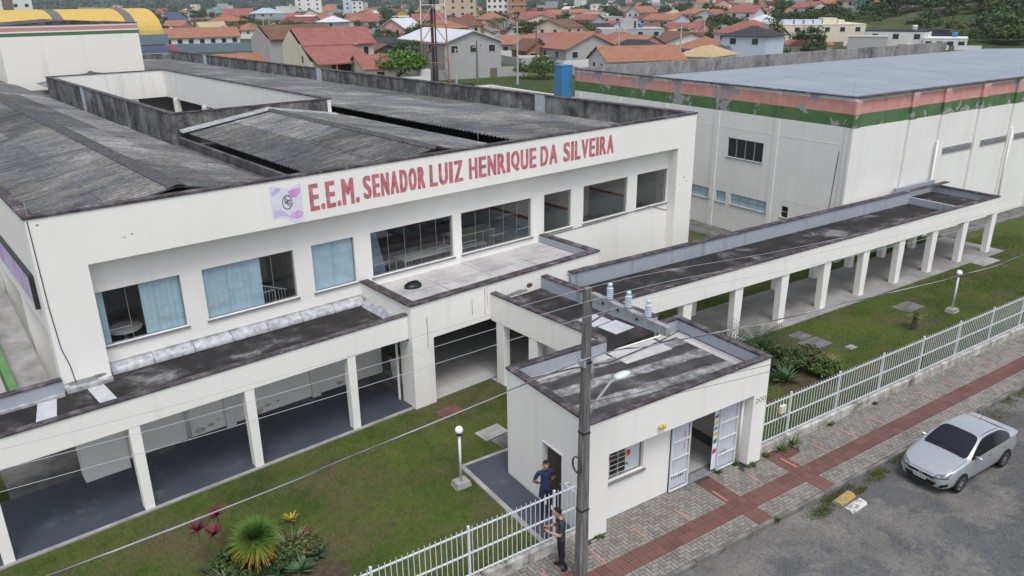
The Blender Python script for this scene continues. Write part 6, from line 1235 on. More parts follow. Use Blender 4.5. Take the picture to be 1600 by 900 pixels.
for d0, d1, cnt in bands:
    k = 0; tries = 0
    while k < cnt and tries < 6000:
        tries += 1; d = q.uniform(d0, d1); a = azc + R(q.uniform(-34, 35)); x, y = d*math.cos(a), d*math.sin(a)
        px = azi(x, y)
        if not -20 < px < 1480 or hill_h(x, y) > 9: continue
        if d0 < 200 and not 800 < px < 1190: continue
        if px < 440 and d < 340 or px < 270 and d < 420: continue
        if px > 1230 and d < 330: continue
        w = q.uniform(7.5, 14); dp = q.uniform(7, 11)
        if any(math.hypot(x-sx_, y-sy_) < r_+w*.5+.3 for sx_, sy_, r_ in spots): continue
        flat = q.random() < .16; two = q.random() < (.35 if d > 300 else .15); ez = q.uniform(2.8, 3.3)+(2.8 if two else 0)
        if flat and d > 420 and q.random() < .35: ez = q.uniform(9, 13)
        wall, roof = pick(WALLS), pick(ROOFS); ty = 'flat' if flat else q.choice(['gx', 'gx', 'hip', 'hip', 'gy']); rz = ez if flat else ez+q.uniform(1.5, 2.6)
        row, wh, pa = where(x, y); wn_ = wall.replace('_', ' ')
        row = row.replace('middle-distance', 'midway').replace('very far', 'remote').replace('second-row', 'nearish')
        base = f"{row} {wn_} flat-roofed building {wh}" if flat else f"{row} {wn_} house with {RN[roof]} {'gable' if ty != 'hip' else 'hipped'} roof {wh}"
        if d0 >= 680:
            farh(x, y, w, dp, ez, rz, ty, wall, roof, hill_h(x, y)-.2, a-math.pi/2+R(q.choice((-35, -30, 20, 55))+q.uniform(-6, 6))); k += 1; continue
        t = house(x, y, w, dp, ez, rz, ty, wall, roof if not flat else '', max(2, int(w/4)), max(1, min(4, int(ez/2.9))), '', hill_h(x, y), a-math.pi/2+R(q.choice((-35, -30, 20, 55))+q.uniform(-6, 6)), d < 520)
        later(t.o, base, pa); k += 1
fo = obj('distant_houses', FH.mesh('distant_houses', FM)); fo['kind'] = 'stuff'; fo['label'] = 'carpet of distant houses before the far ridge'
# ------------------------------------------------------------------ trees
def leafcloud(seed, rx, ry, rz, cz, nclump, per, leaf, clump_r, flat=0.0):
    g = np.random.default_rng(seed)
    u = g.normal(size=(nclump, 3)); u /= np.linalg.norm(u, axis=1)[:, None]; rad = g.uniform(.35, 1.0, nclump)**.55
    C = u*rad[:, None]*np.array([rx, ry, rz]); C[:, 2] = np.where(C[:, 2] < -flat*rz, -flat*rz*g.uniform(.6, 1.1, nclump), C[:, 2]); C[:, 2] += cz
    C += g.normal(size=C.shape)*np.array([rx, ry, rz])*.06
    size = clump_r*g.uniform(.6, 1.35, nclump); P = np.repeat(C, per, 0)
    v = g.normal(size=(len(P), 3)); v /= np.linalg.norm(v, axis=1)[:, None]; P = P + v*np.repeat(size, per)[:, None]*g.uniform(.5, 1.0, len(P))[:, None]*np.array([1, 1, .7])
    n = v + g.normal(size=v.shape)*.6; n[:, 2] += .4; n /= np.linalg.norm(n, axis=1)[:, None]
    a = np.cross(n, g.normal(size=n.shape)); a /= np.linalg.norm(a, axis=1)[:, None]; b = np.cross(n, a); s = leaf*g.uniform(.6, 1.3, len(P))[:, None]
    V = np.stack([P-a*s, P-b*s*.55, P+a*s, P+b*s*.55], 1).reshape(-1, 3); return V
def quads_mesh(name, V, mat):
    me = bpy.data.meshes.new(name); n = len(V)//4
    me.vertices.add(len(V)); me.vertices.foreach_set('co', V.astype(np.float32).ravel())
    me.loops.add(4*n); me.loops.foreach_set('vertex_index', np.arange(4*n, dtype=np.int32))
    me.polygons.add(n); me.polygons.foreach_set('loop_start', np.arange(0, 4*n, 4, dtype=np.int32)); me.polygons.foreach_set('loop_total', np.full(n, 4, dtype=np.int32))
    me.materials.append(M_(mat)); me.update(calc_edges=True); return me
def trunk_mesh(seed, h, r, spread, nl=5):
    g = random.Random(seed); m = MB(); m.tube([(0, 0, -.2), (g.uniform(-.1, .1), g.uniform(-.1, .1), h*.5), (g.uniform(-.2, .2), g.uniform(-.2, .2), h)], [r, r*.8, r*.6], 7)
    for i in range(nl):
        a = i/nl*6.283+g.uniform(-.4, .4); l = spread*g.uniform(.5, .85); m.tube([(0, 0, h*.75), (l*.5*math.cos(a), l*.5*math.sin(a), h*1.15), (l*math.cos(a), l*math.sin(a), h*1.15+l*.55)], [r*.5, r*.35, r*.15], 5)
    return m.mesh('trunk', 'bark')
TP = {}   # kind -> list of (trunk, crown)
def proto(kind, n, args, mat, tr):
    TP[kind] = [(trunk_mesh(100+i, *tr), quads_mesh('crown', leafcloud(hash(kind) % 97 + i if False else 17*i+len(kind), *args), mat)) for i in range(n)]
proto('broad', 3, (4.2, 4.2, 2.7, 5.0, 95, 26, .26, .95), 'leaf_dark', (3.0, .28, 3.2)); proto('round', 3, (3.0, 3.0, 2.6, 4.2, 80, 26, .22, .75), 'leaf_mid', (2.3, .2, 2.3))
proto('bush', 3, (2.2, 2.2, 1.5, 1.6, 60, 24, .18, .6), 'leaf_mid', (.9, .12, 1.4)); proto('conic', 2, (1.7, 1.7, 4.0, 4.4, 90, 26, .2, .6), 'leaf_dark', (2.2, .2, 1.2)); proto('bright', 2, (4.8, 4.0, 2.0, 2.6, 110, 30, .24, .8), 'leaf_bright', (1.4, .25, 3.0))
def palm_mesh(seed, n=16, L=3.0):
    g = random.Random(seed); m = MB()
    for i in range(n):
        a = i/n*6.283+g.uniform(-.2, .2); up = g.uniform(.1, 1.0); pts = []
        for s in range(7): t = s/6; pts.append((L*t*math.cos(a), L*t*math.sin(a), L*(up*t*1.1-t*t*(1.0+.35*up))))
        for s in range(6):
            p, e = pts[s], pts[s+1]; w0 = .42*math.sin(min(1, .15+s/6*1.0)*math.pi)+.05
            nx, ny = -math.sin(a), math.cos(a)
            for sd in (-1, 1):
                for f in (0, .33, .66):
                    b = tuple(p[j]+(e[j]-p[j])*f for j in range(3)); c = tuple(p[j]+(e[j]-p[j])*(f+.22) for j in range(3))
                    m.poly([b, c, (c[0]+sd*nx*w0+.12*math.cos(a), c[1]+sd*ny*w0+.12*math.sin(a), c[2]-w0*.55)])
    return m
pm = [palm_mesh(i).mesh('crown', 'leaf_dark') for i in range(2)]; pt = MB().tube([(0, 0, -.2), (.1, .05, 2.5), (.0, .1, 5.0)], [.22, .15, .12], 7).mesh('trunk', 'bark')
TP['palm'] = [(pt, c) for c in pm]
tq = random.Random(5)
TN = {'broad': ('broadleaf_tree', 'dark broad-crowned tree'), 'round': ('broadleaf_tree', 'round green tree'), 'bush': ('bush', 'low green bush'), 'conic': ('conical_tree', 'tall narrow dark tree'), 'bright': ('mango_tree', 'bright green spreading tree'), 'palm': ('palm_tree', 'palm with drooping fronds')}
def tree(kind, x, y, s=1.0, label=None, z=None):
    tr, cr = tq.choice(TP[kind]); nm, wd = TN[kind]; z = hill_h(x, y)-.15 if z is None else z
    o = bpy.data.objects.new(nm, None); COL.objects.link(o); o.location = (x, y, z); o.rotation_euler = (0, 0, tq.uniform(0, 6.28)); o.scale = (s*tq.uniform(.9, 1.1), s*tq.uniform(.9, 1.1), s*tq.uniform(.9, 1.1)); o.empty_display_size = .5
    a = obj('trunk', tr, o); b = obj('crown', cr, o)
    if kind == 'palm': b.location = (0, .1, 5.0)
    tag(o, label or '', 'bush' if kind == 'bush' else 'tree', 'trees of the town')
    if not label: row, wh, px = where(x, y); later(o, f'{row} {wd} {wh}', px)
    return o
tree('bright', 57.5, 122.0, 1.15, 'dense bright green mango tree left of the mast foot'); tree('round', 68.0, 140, .9, 'round dark tree between the wooden house and the mast')
tree('bush', 82.9, 115.5, 1.2, 'tall shrub at the street corner behind the blue tower'); tree('bush', 80.4, 112.5, .9, 'lower shrub left of the street corner shrub'); tree('bush', 78.8, 116, .9, 'shrub behind the street corner shrubs')
tree('conic', 139, 117.0, .85, 'narrow dark conifer right of the brick wall, left one of two'); tree('conic', 144.5, 115.5, 1.05, 'tall narrow conifer, right one of two'); tree('bush', 141, 112, 1.2, 'bush at the foot of the two conifers'); tree('conic', 156, 112, .6, 'small conifer at the left edge of the wide cream building')
tree('broad', 154.5, 114.5, .85, 'round dark tree before the orange hipped roof'); tree('bush', 150, 109.5, 1.3, 'hedge-like bush behind the lot wall under the round tree')
tree('broad', 198, 181, 1.05, 'spreading tree with flat crown above the red roofs'); tree('broad', 60, 182, .6, 'broad tree right of the school annex'); tree('broad', 66, 190, .8, 'big dark tree at the end of the school annex'); tree('round', 122, 262, 1.1, 'round tree behind the brown tile roof'); tree('round', 128, 266, 1.0, 'second round tree behind the brown tile roof')
tree('bush', 36.5, 140, 1.1, 'leafy shrub behind the end of the school parapet')
for x, y in ((90, 300), (95, 306), (85.5, 296)): tree('palm', x, y, 1.25)
for x, y in ((156, 246), (150, 240), (161, 250)): tree('palm', x, y, 1.2)
tree('broad', 130, 190, .9); tree('broad', 119, 231, 1.0); tree('broad', 105, 226, 1.0)
tb = [(170, 240, 26), (240, 360, 95), (360, 520, 150), (520, 760, 150), (760, 1100, 90), (1100, 1500, 60)]
for d0, d1, cnt in tb:
    k = 0; tries = 0
    while k < cnt and tries < 3000:
        tries += 1; d = tq.uniform(d0, d1); a = azc+R(tq.uniform(-35, 35)); x, y = d*math.cos(a), d*math.sin(a); px = azi(x, y)
        if not -20 < px < 1620: continue
        if d < 240 and (px < 440 or 660 < px < 860) or px < 400 and d < 300 or px > 1180 and d < 270: continue
        if any(math.hypot(x-sx_, y-sy_) < r_*.9+1.6 for sx_, sy_, r_ in spots): continue
        kind = tq.choices(['broad', 'round', 'bush', 'conic', 'palm'], [3, 3, 2.5, .8, .7])[0]
        tree(kind, x, y, tq.uniform(.7, 1.15)*(.85 if d < 300 else 1.05)); k += 1
# woods on the knoll and on the far ridge: read as one mass
def wood(name, pts, leaf, per, ncl, mat, label):
    out = []
    base = [leafcloud(900+i, 3.6, 3.6, 2.8, 3.0, ncl, per, leaf, 1.0) for i in range(6)]
    for i, (x, y, s) in enumerate(pts):
        V = base[i % 6].copy(); a = i*2.4; c, sn = math.cos(a), math.sin(a); W = V.copy(); W[:, 0] = V[:, 0]*c-V[:, 1]*sn; W[:, 1] = V[:, 0]*sn+V[:, 1]*c
        out.append(W*s+np.array([x, y, hill_h(x, y)-.5]))
    o = obj(name, quads_mesh(name, np.concatenate(out), mat)); o['kind'] = 'stuff'; o['label'] = label; return o
pts = []
while len(pts) < 380:
    x, y = tq.uniform(205, 430), tq.uniform(20, 215); px = azi(x, y)
    if hill_h(x, y) < 1.2 or px < 1440 or px > 1680: continue
    if px < 1530 and tq.random() < .8: continue
    pts.append((x, y, tq.uniform(.6, 1.25)))
wood('knoll_wood', pts[:170], .42, 12, 46, 'leaf_dark', 'dark wood covering the hill on the right'); wood('knoll_thicket', pts[170:280], .42, 12, 46, 'leaf_mid', 'lighter thicket among the dark wood on the right hill'); wood('knoll_scrub', [(a, b, c*.7) for a, b, c in pts[280:]], .4, 12, 40, 'leaf_olive', 'olive scrub on the slope of the right hill')
pts = []
while len(pts) < 170:      # belt of trees behind the wide cream building
    d = tq.uniform(290, 470); a = azc+R(tq.uniform(-30, -13)); x, y = d*math.cos(a), d*math.sin(a)
    if any(math.hypot(x-sx_, y-sy_) < r_ for sx_, sy_, r_ in spots): continue
    pts.append((x, y, tq.uniform(.7, 1.3)))
wood('tree_belt', pts[:90], .45, 12, 36, 'leaf_dark', 'belt of trees behind the wide cream building'); wood('shrub_belt', [(a, b, c*.7) for a, b, c in pts[90:]], .45, 12, 36, 'leaf_mid', 'lighter shrubs in the belt behind the wide cream building')
pts = []
while len(pts) < 2200:
    d = tq.uniform(1750, 2500); a = azc+R(tq.uniform(-37, 37)); pts.append((d*math.cos(a), d*math.sin(a), tq.uniform(2.4, 4.4)))
wood('far_forest', pts, 1.2, 5, 9, 'leaf_dark', 'dark forest on the ridge behind the town')
pts = []
while len(pts) < 650:
    d = tq.uniform(850, 1800); a = azc+R(tq.uniform(-37, 37)); x, y = d*math.cos(a), d*math.sin(a)
    if any(abs(x-sx_) < r_+4 and abs(y-sy_) < r_+4 for sx_, sy_, r_ in spots): continue
    pts.append((x, y, tq.uniform(1.0, 2.0)))
wood('far_treetops', pts, .8, 7, 16, 'leaf_dark', 'distant treetops between the last houses')
settle()
# ------------------------------------------------------------------ garden plants, weeds, grass
def blades(seed, n, L, w, up=(.3, 1.2), droop=1.0, r0=.05, seg=4, z0=0.0, jit=.25, fold=0.0):
    """strap leaves from a common centre; up = range of start angle, droop = how far tips sink"""
    g = random.Random(seed); m = MB()
    for i in range(n):
        a = g.uniform(0, 6.283); e = g.uniform(*up); l = L*g.uniform(1-jit, 1+jit); ww = w*g.uniform(.75, 1.2); nx, ny = -math.sin(a), math.cos(a); k = len(m.v)
        rr_ = r0*g.uniform(.2, 1)
        for s in range(seg+1):
            t = s/seg; h = rr_+l*(t*math.cos(e)+.25*droop*t*t*math.sin(e)); z = z0+l*(t*math.sin(e)-.5*droop*t*t*math.sin(e)*math.sin(e)); wd = ww*(1-t)**.7*(.55+.9*t if t < .5 else 1.0)
            m.v += [(h*math.cos(a)+nx*wd, h*math.sin(a)+ny*wd, z+fold*wd), (h*math.cos(a)-nx*wd, h*math.sin(a)-ny*wd, z+fold*wd)]
        for s in range(seg): m.f.append((k+2*s, k+2*s+1, k+2*s+3, k+2*s+2)); m.m.append(0)
    return m
def plant(name, x, y, parts, label, cat='plant', group='garden plants'):
    o = bpy.data.objects.new(name, None); COL.objects.link(o); o.location = (x, y, 0); o.empty_display_size = .2; tag(o, label, cat, group)
    for nm, mb, mat in parts: obj(nm, mb.mesh(nm, mat), o)
    return o
bed = struct('garden_bed', MB().poly(blob(3.1, 15.7, 1.9, 1.15, .008, 5)), 'bare_soil', 0, 'dark soil of the garden bed at the lower left')
# big ball of fine leaves
g = random.Random(2); m = MB()
for i in range(1700):
    u = g.uniform(-.62, 1.0) if i % 3 else g.uniform(.35, 1.0); a = g.uniform(0, 6.283); c = math.sqrt(max(0, 1-u*u)); L = (.60 if i % 3 else .50)*g.uniform(.6, 1.12); d = Vector((c*math.cos(a), c*math.sin(a), u)); sd = Vector((-math.sin(a), math.cos(a), 0)); k = len(m.v)
    for s in range(4):
        t = .12+s/3*.88; p = d*(L*t)+Vector((0, 0, -.09*t*t*(1.3-u)))+Vector((g.uniform(-.015, .015), g.uniform(-.015, .015), .92)); w = .016*(1-t*.75); m.v += [tuple(p+sd*w), tuple(p-sd*w)]
    for s in range(3): m.f.append((k+2*s, k+2*s+1, k+2*s+3, k+2*s+2)); m.m.append(0)
plant('ornamental_palm', 3.1, 16.0, [('crown', m, 'leaf_ball'), ('trunk', MB().tube([(0, 0, 0), (0, 0, .9)], [.12, .09], 8), 'bark')], 'big round ball of fine leaves, green on top and orange below')
for i, (x, y, h, lab) in enumerate(((2.02, 17.05, .95, 'crimson cordyline, leftmost of three'), (2.32, 16.75, .9, 'crimson cordyline in the middle, nearest the camera'), (2.55, 17.35, 1.0, 'crimson cordyline touching the leaf ball'))):
    c = blades(40+i, 24, .33, .042, (.3, 1.4), .5, .02, 4, h); plant('cordyline', x, y, [('leaves', c, 'leaf_red'), ('stem', MB().tube([(.08, -.05, 0), (0, 0, h+.03)], [.025, .018], 6), 'bark')], lab)
for i, (x, y, L, mt, n, lab) in enumerate(((3.95, 16.2, .75, 'leaf_variegated', 70, 'clump of long striped leaves right of the leaf ball'), (2.35, 15.95, .6, 'leaf_variegated', 60, 'clump of pale striped leaves below the cordylines'), (1.85, 15.75, .55, 'leaf_dry', 55, 'yellowish grass clump at the lower left edge of the bed'), (3.3, 16.75, .5, 'leaf_mid', 60, 'dark grass clump behind the leaf ball'), (2.75, 15.35, .5, 'leaf_mid', 80, 'dark grass clump at the front edge of the bed'), (2.1, 16.5, .45, 'leaf_cycad', 70, 'dark clump of leaves under the crimson cordylines'), (3.75, 16.75, .55, 'leaf_mid', 80, 'dark upright grass clump behind the striped leaves'), (4.55, 15.9, .4, 'leaf_olive', 40, 'small olive grass clump at the right end of the bed'))):
    plant('grass_clump', x, y, [('leaves', blades(60+i, n, L, .012, (.5, 1.4), .9, .08, 5), mt)], lab)
for i, (x, y, L, lab) in enumerate(((3.42, 15.55, .36, 'green agave rosette, left one under the leaf ball'), (3.92, 15.4, .42, 'green agave rosette, biggest in the bed'), (4.4, 15.72, .34, 'green agave rosette, rightmost in the bed'))):
    plant('agave', x, y, [('leaves', blades(80+i, 40, L, .05, (.2, 1.45), .5, .04, 4, .03), 'leaf_agave')], lab)
plant('croton', 4.3, 17.3, [('leaves', blades(90, 30, .22, .03, (.2, 1.3), .5, .05, 3, .15), 'leaf_yellow'), ('stem', MB().tube([(0, 0, 0), (0, 0, .2)], .015, 5), 'bark')], 'small yellow-leaved croton at the back of the bed')
plant('croton', 4.45, 16.55, [('leaves', blades(91, 22, .2, .03, (.2, 1.3), .5, .05, 3, .1), 'leaf_red'), ('stem', MB().tube([(0, 0, 0), (0, 0, .15)], .015, 5), 'bark')], 'small dark red croton below the yellow one')
def shrub(x, y, rx, rz_, mat, label, seed, n=70):
    o = bpy.data.objects.new('shrub', None); COL.objects.link(o); o.location = (x, y, 0); o.empty_display_size = .2; tag(o, label, 'shrub', 'garden plants')
    obj('leaves', quads_mesh('leaves', leafcloud(seed, rx, rx*.85, rz_, rz_*.95, n, 26, .055, .16), mat), o); m = MB()
    for k in range(4): a = k*1.6+seed; m.tube([(0, 0, -.02), (.5*rx*math.cos(a), .5*rx*math.sin(a), rz_)], [.025, .012], 5)
    obj('stem', m.mesh('stem', 'bark'), o)
for i, a in enumerate(((2.55, 16.45, .42, .3, 'leaf_mid', 'low leafy shrub filling the bed behind the leaf ball'), (3.55, 15.95, .45, .25, 'leaf_dark', 'low dark shrub between the leaf ball and the striped leaves'), (2.45, 15.5, .5, .25, 'leaf_dark', 'low dark shrub at the front left of the bed'), (4.15, 16.05, .4, .22, 'leaf_olive', 'low olive shrub under the striped leaves'))): shrub(*a, 300+i)
for i, a in enumerate(((20.75, 16.3, .8, .55, 'leaf_dark', 'dense dark shrub against the guardhouse corner'), (22.3, 15.75, .75, .42, 'leaf_mid', 'leafy shrub around the cut stump'), (23.3, 15.75, .65, .36, 'leaf_olive', 'olive shrub at the back right of the bed'), (21.7, 16.2, .7, .5, 'leaf_dark', 'dark shrub between cycad and large agave'), (23.1, 14.75, .6, .28, 'leaf_mid', 'low shrub at the fence side of the bed'))): shrub(*a, 320+i, 90)
# group right of the guardhouse
struct('garden_bed', MB().poly(blob(22.2, 15.4, 1.5, 1.3, .009, 9)), 'bare_soil', 0, 'dark soil of the bed right of the guardhouse')
def fronds(seed, n, L, z0):
    g = random.Random(seed); m = MB()
    for i in range(n):
        a = g.uniform(0, 6.283); e = g.uniform(.25, 1.25); l = L*g.uniform(.8, 1.1); nx, ny = -math.sin(a), math.cos(a)
        for s in range(14):
            t = (s+1)/14; h = l*t*math.cos(e)+.2*l*t*t*math.sin(e); z = z0+l*(t*math.sin(e)-.55*t*t*math.sin(e)); w = .16*math.sin(min(.98, .1+t*.85)*math.pi)+.02
            for sd in (-1, 1): p = (h*math.cos(a), h*math.sin(a), z); m.poly([p, (p[0]+.035*math.cos(a), p[1]+.035*math.sin(a), p[2]), (p[0]+sd*nx*w+.08*math.cos(a), p[1]+sd*ny*w+.08*math.sin(a), p[2]+.03)])
    return m
plant('cycad', 22.0, 17.0, [('fronds', fronds(7, 80, 1.75, .45), 'leaf_cycad'), ('trunk', MB().lathe([(.2, 0), (.24, .2), (.16, .42)], 0, 0, 9), 'bark')], 'large dark green cycad behind the guardhouse corner')
plant('agave', 21.45, 15.25, [('leaves', blades(95, 60, .62, .06, (.25, 1.5), .45, .06, 4, .05), 'leaf_agave')], 'large blue-green agave right of the guardhouse')
plant('agave', 22.9, 16.6, [('leaves', blades(96, 24, .5, .04, (.3, 1.3), .4, .05, 4, .03), 'leaf_agave')], 'slim blue-green agave beside the cycad')
plant('grass_clump', 22.9, 15.35, [('leaves', blades(97, 190, .85, .012, (.4, 1.45), .8, .25, 5), 'leaf_olive')], 'tall olive grass clump right of the agave')
plant('grass_clump', 23.5, 15.15, [('leaves', blades(98, 150, .7, .012, (.4, 1.4), .9, .25, 5), 'leaf_dry')], 'dry yellowish grass clump at the right of the bed')
plant('grass_clump', 20.9, 15.7, [('leaves', blades(99, 130, .6, .014, (.4, 1.4), .9, .2, 5), 'leaf_mid')], 'dark grass clump at the guardhouse wall')
solo('garden_stump', MB().lathe([(.15, 0), (.13, .45), (.16, .62), (.1, .68)], 22.35, 15.85, 10).tube([(22.2+.0, 15.85, .6), (22.05, 15.95, .95), (21.9, 16.05, 1.0), (21.7, 16.15, .8), (21.65, 16.2, .45)], .025, 6), 'bark', 'cut stump with an arching dry stem among the grass clumps', 'stump', (22.35, 15.85, 0))
plant('young_palm', 29.5, 15.25, [('fronds', fronds(12, 13, .42, .55), 'leaf_olive'), ('trunk', MB().lathe([(.09, 0), (.11, .3), (.08, .58)], 0, 0, 8), 'bark')], 'stunted young palm alone on the lawn behind the fence', 'palm')
W = [(17.1, 12.48, .16), (17.7, 12.46, .28), (18.3, 12.47, .34), (16.3, 12.36, .18), (16.0, 12.7, .12), (15.25, 12.66, .13), (20.2, 12.5, .16), (10.6, 12.38, .12), (22.6, 12.5, .12), (14.9, 10.28, .1)]
for i, (x, y, s) in enumerate(W):
    nm = ['at the foot of the low wall by the guardhouse', 'under the meter box', 'bushiest one under the fence beside the meter box', 'at the right pillar of the guardhouse', 'beside the gate pipe', 'at the right gate leaf', 'below the third fence post', 'at the left pillar of the guardhouse', 'far along the fence', 'in the kerb before the gate']
    plant('weed', x, y, [('leaves', blades(120+i, 46, s, .022, (.4, 1.5), .5, s*.5, 3), 'leaf_bright')], 'green weed tuft '+nm[i], 'weed', 'weeds along the pavement')
# weeds on the road edge and the lawn's grass: uncountable
def grassfield(name, region, n, hmin, hmax, mat, seed, label, zf=lambda x, y: 0.0, w=.006):
    g = np.random.default_rng(seed); pts = region(g, n); n = len(pts); a = g.uniform(0, 6.283, n); h = g.uniform(hmin, hmax, n); lean = g.normal(size=(n, 2))*h[:, None]*.55; ww = w*g.uniform(.7, 1.6, n)
    z = np.array([zf(x, y) for x, y in pts]) if zf else np.zeros(n); V = np.zeros((n, 4, 3)); c, s = np.cos(a)*ww, np.sin(a)*ww
    V[:, 0, :2] = pts+np.stack([c, s], 1); V[:, 1, :2] = pts-np.stack([c, s], 1); V[:, 2, :2] = pts+lean-np.stack([c, s], 1)*.25; V[:, 3, :2] = pts+lean+np.stack([c, s], 1)*.25
    V[:, 0, 2] = V[:, 1, 2] = z; V[:, 2, 2] = V[:, 3, 2] = z+h
    o = obj(name, quads_mesh(name, V.reshape(-1, 3), mat)); o['kind'] = 'stuff'; o['label'] = label; return o
cR, sR = math.cos(ROT), math.sin(ROT)
def clear(p):
    x, y = p[:, 0], p[:, 1]; mx, my = x*cR+y*sR, -x*sR+y*cR
    bad = (mx > -8) & (mx < 12.25) & (my > 19.62); bad |= (mx > 12.1) & (my > 19.6) & (mx < 30); bad |= (x > 9.22) & (x < 12.45) & (y < 17.14) & (y > 12.6) & ~((x > 10.3) & (y > 16.2) & (x > 12.45))
    bad |= (x > 10.2) & (x < 16.8) & (y < 16.1); bad |= (x > 17.1) & (y > 18.33) & (y < 21.62) & (x < 43.2); bad |= (mx > 15.3) & (mx < 18) & (my > 14) & (my < 20); bad |= (y < 12.76)
    for cx, cy, a, b in ((25.17, 17.45, .4, .33), (25.05, 16.65, .6, .43), (31.6, 16.75, .65, .43), (40.6, 18.1, .8, .45), (25.9, 15.65, .22, .16), (10.6, 20.1, .45, .35), (11.05, 18.2, .5, .4), (11.3, 17.55, .5, .4), (8.85, 16.3, .25, .2), (32.65, 15.4, .25, .2)): bad |= (abs(x-cx) < a) & (abs(y-cy) < b)
    return p[~bad]
def regL(g, n): return clear(np.stack([g.uniform(-4, 17, n), g.uniform(12.7, 22.5, n)], 1))
def regR(g, n): return clear(np.stack([g.uniform(16.8, 46, n), g.uniform(12.75, 20.5, n)], 1))
grassfield('lawn_grass', regL, 170000, .02, .055, 'grass_blade', 1, 'short grass of the left lawn'); grassfield('lawn_grass', regR, 170000, .02, .055, 'grass_blade', 2, 'short grass of the right lawn')
def regE(g, n):
    x = g.uniform(15, 30, n); y = 10.30-np.abs(g.normal(size=n))*.16; k = (np.sin(x*1.9)+np.sin(x*4.3+1)+np.sin(x*.7)) > .25; return np.stack([x, y], 1)[k]
def regB(g, n):
    c = np.array([[16.3, 9.95, .45], [17.0, 10.15, .4], [18.0, 9.95, .22], [19.0, 10.1, .5], [25.2, 9.9, .9], [29, 9.8, 1.2]]); i = g.integers(0, len(c), n); return c[i, :2]+g.normal(size=(n, 2))*c[i, 2:3]*np.array([.6, .22])
grassfield('kerb_weeds', regE, 5000, .02, .09, 'grass_blade', 3, 'ragged weeds along the kerb', lambda x, y: -.13, .008); grassfield('road_edge_grass', regB, 5000, .015, .05, 'grass_blade', 4, 'thin grass patches at the edge of the road', lambda x, y: -.13, .008)
# leaves of the potted plant
pl_ = blades(150, 40, .4, .04, (.5, 1.5), .6, .06, 4, .72); o = obj('leaves', pl_.mesh('leaves', 'leaf_mid'), pot.o, (0, 0, -.05))
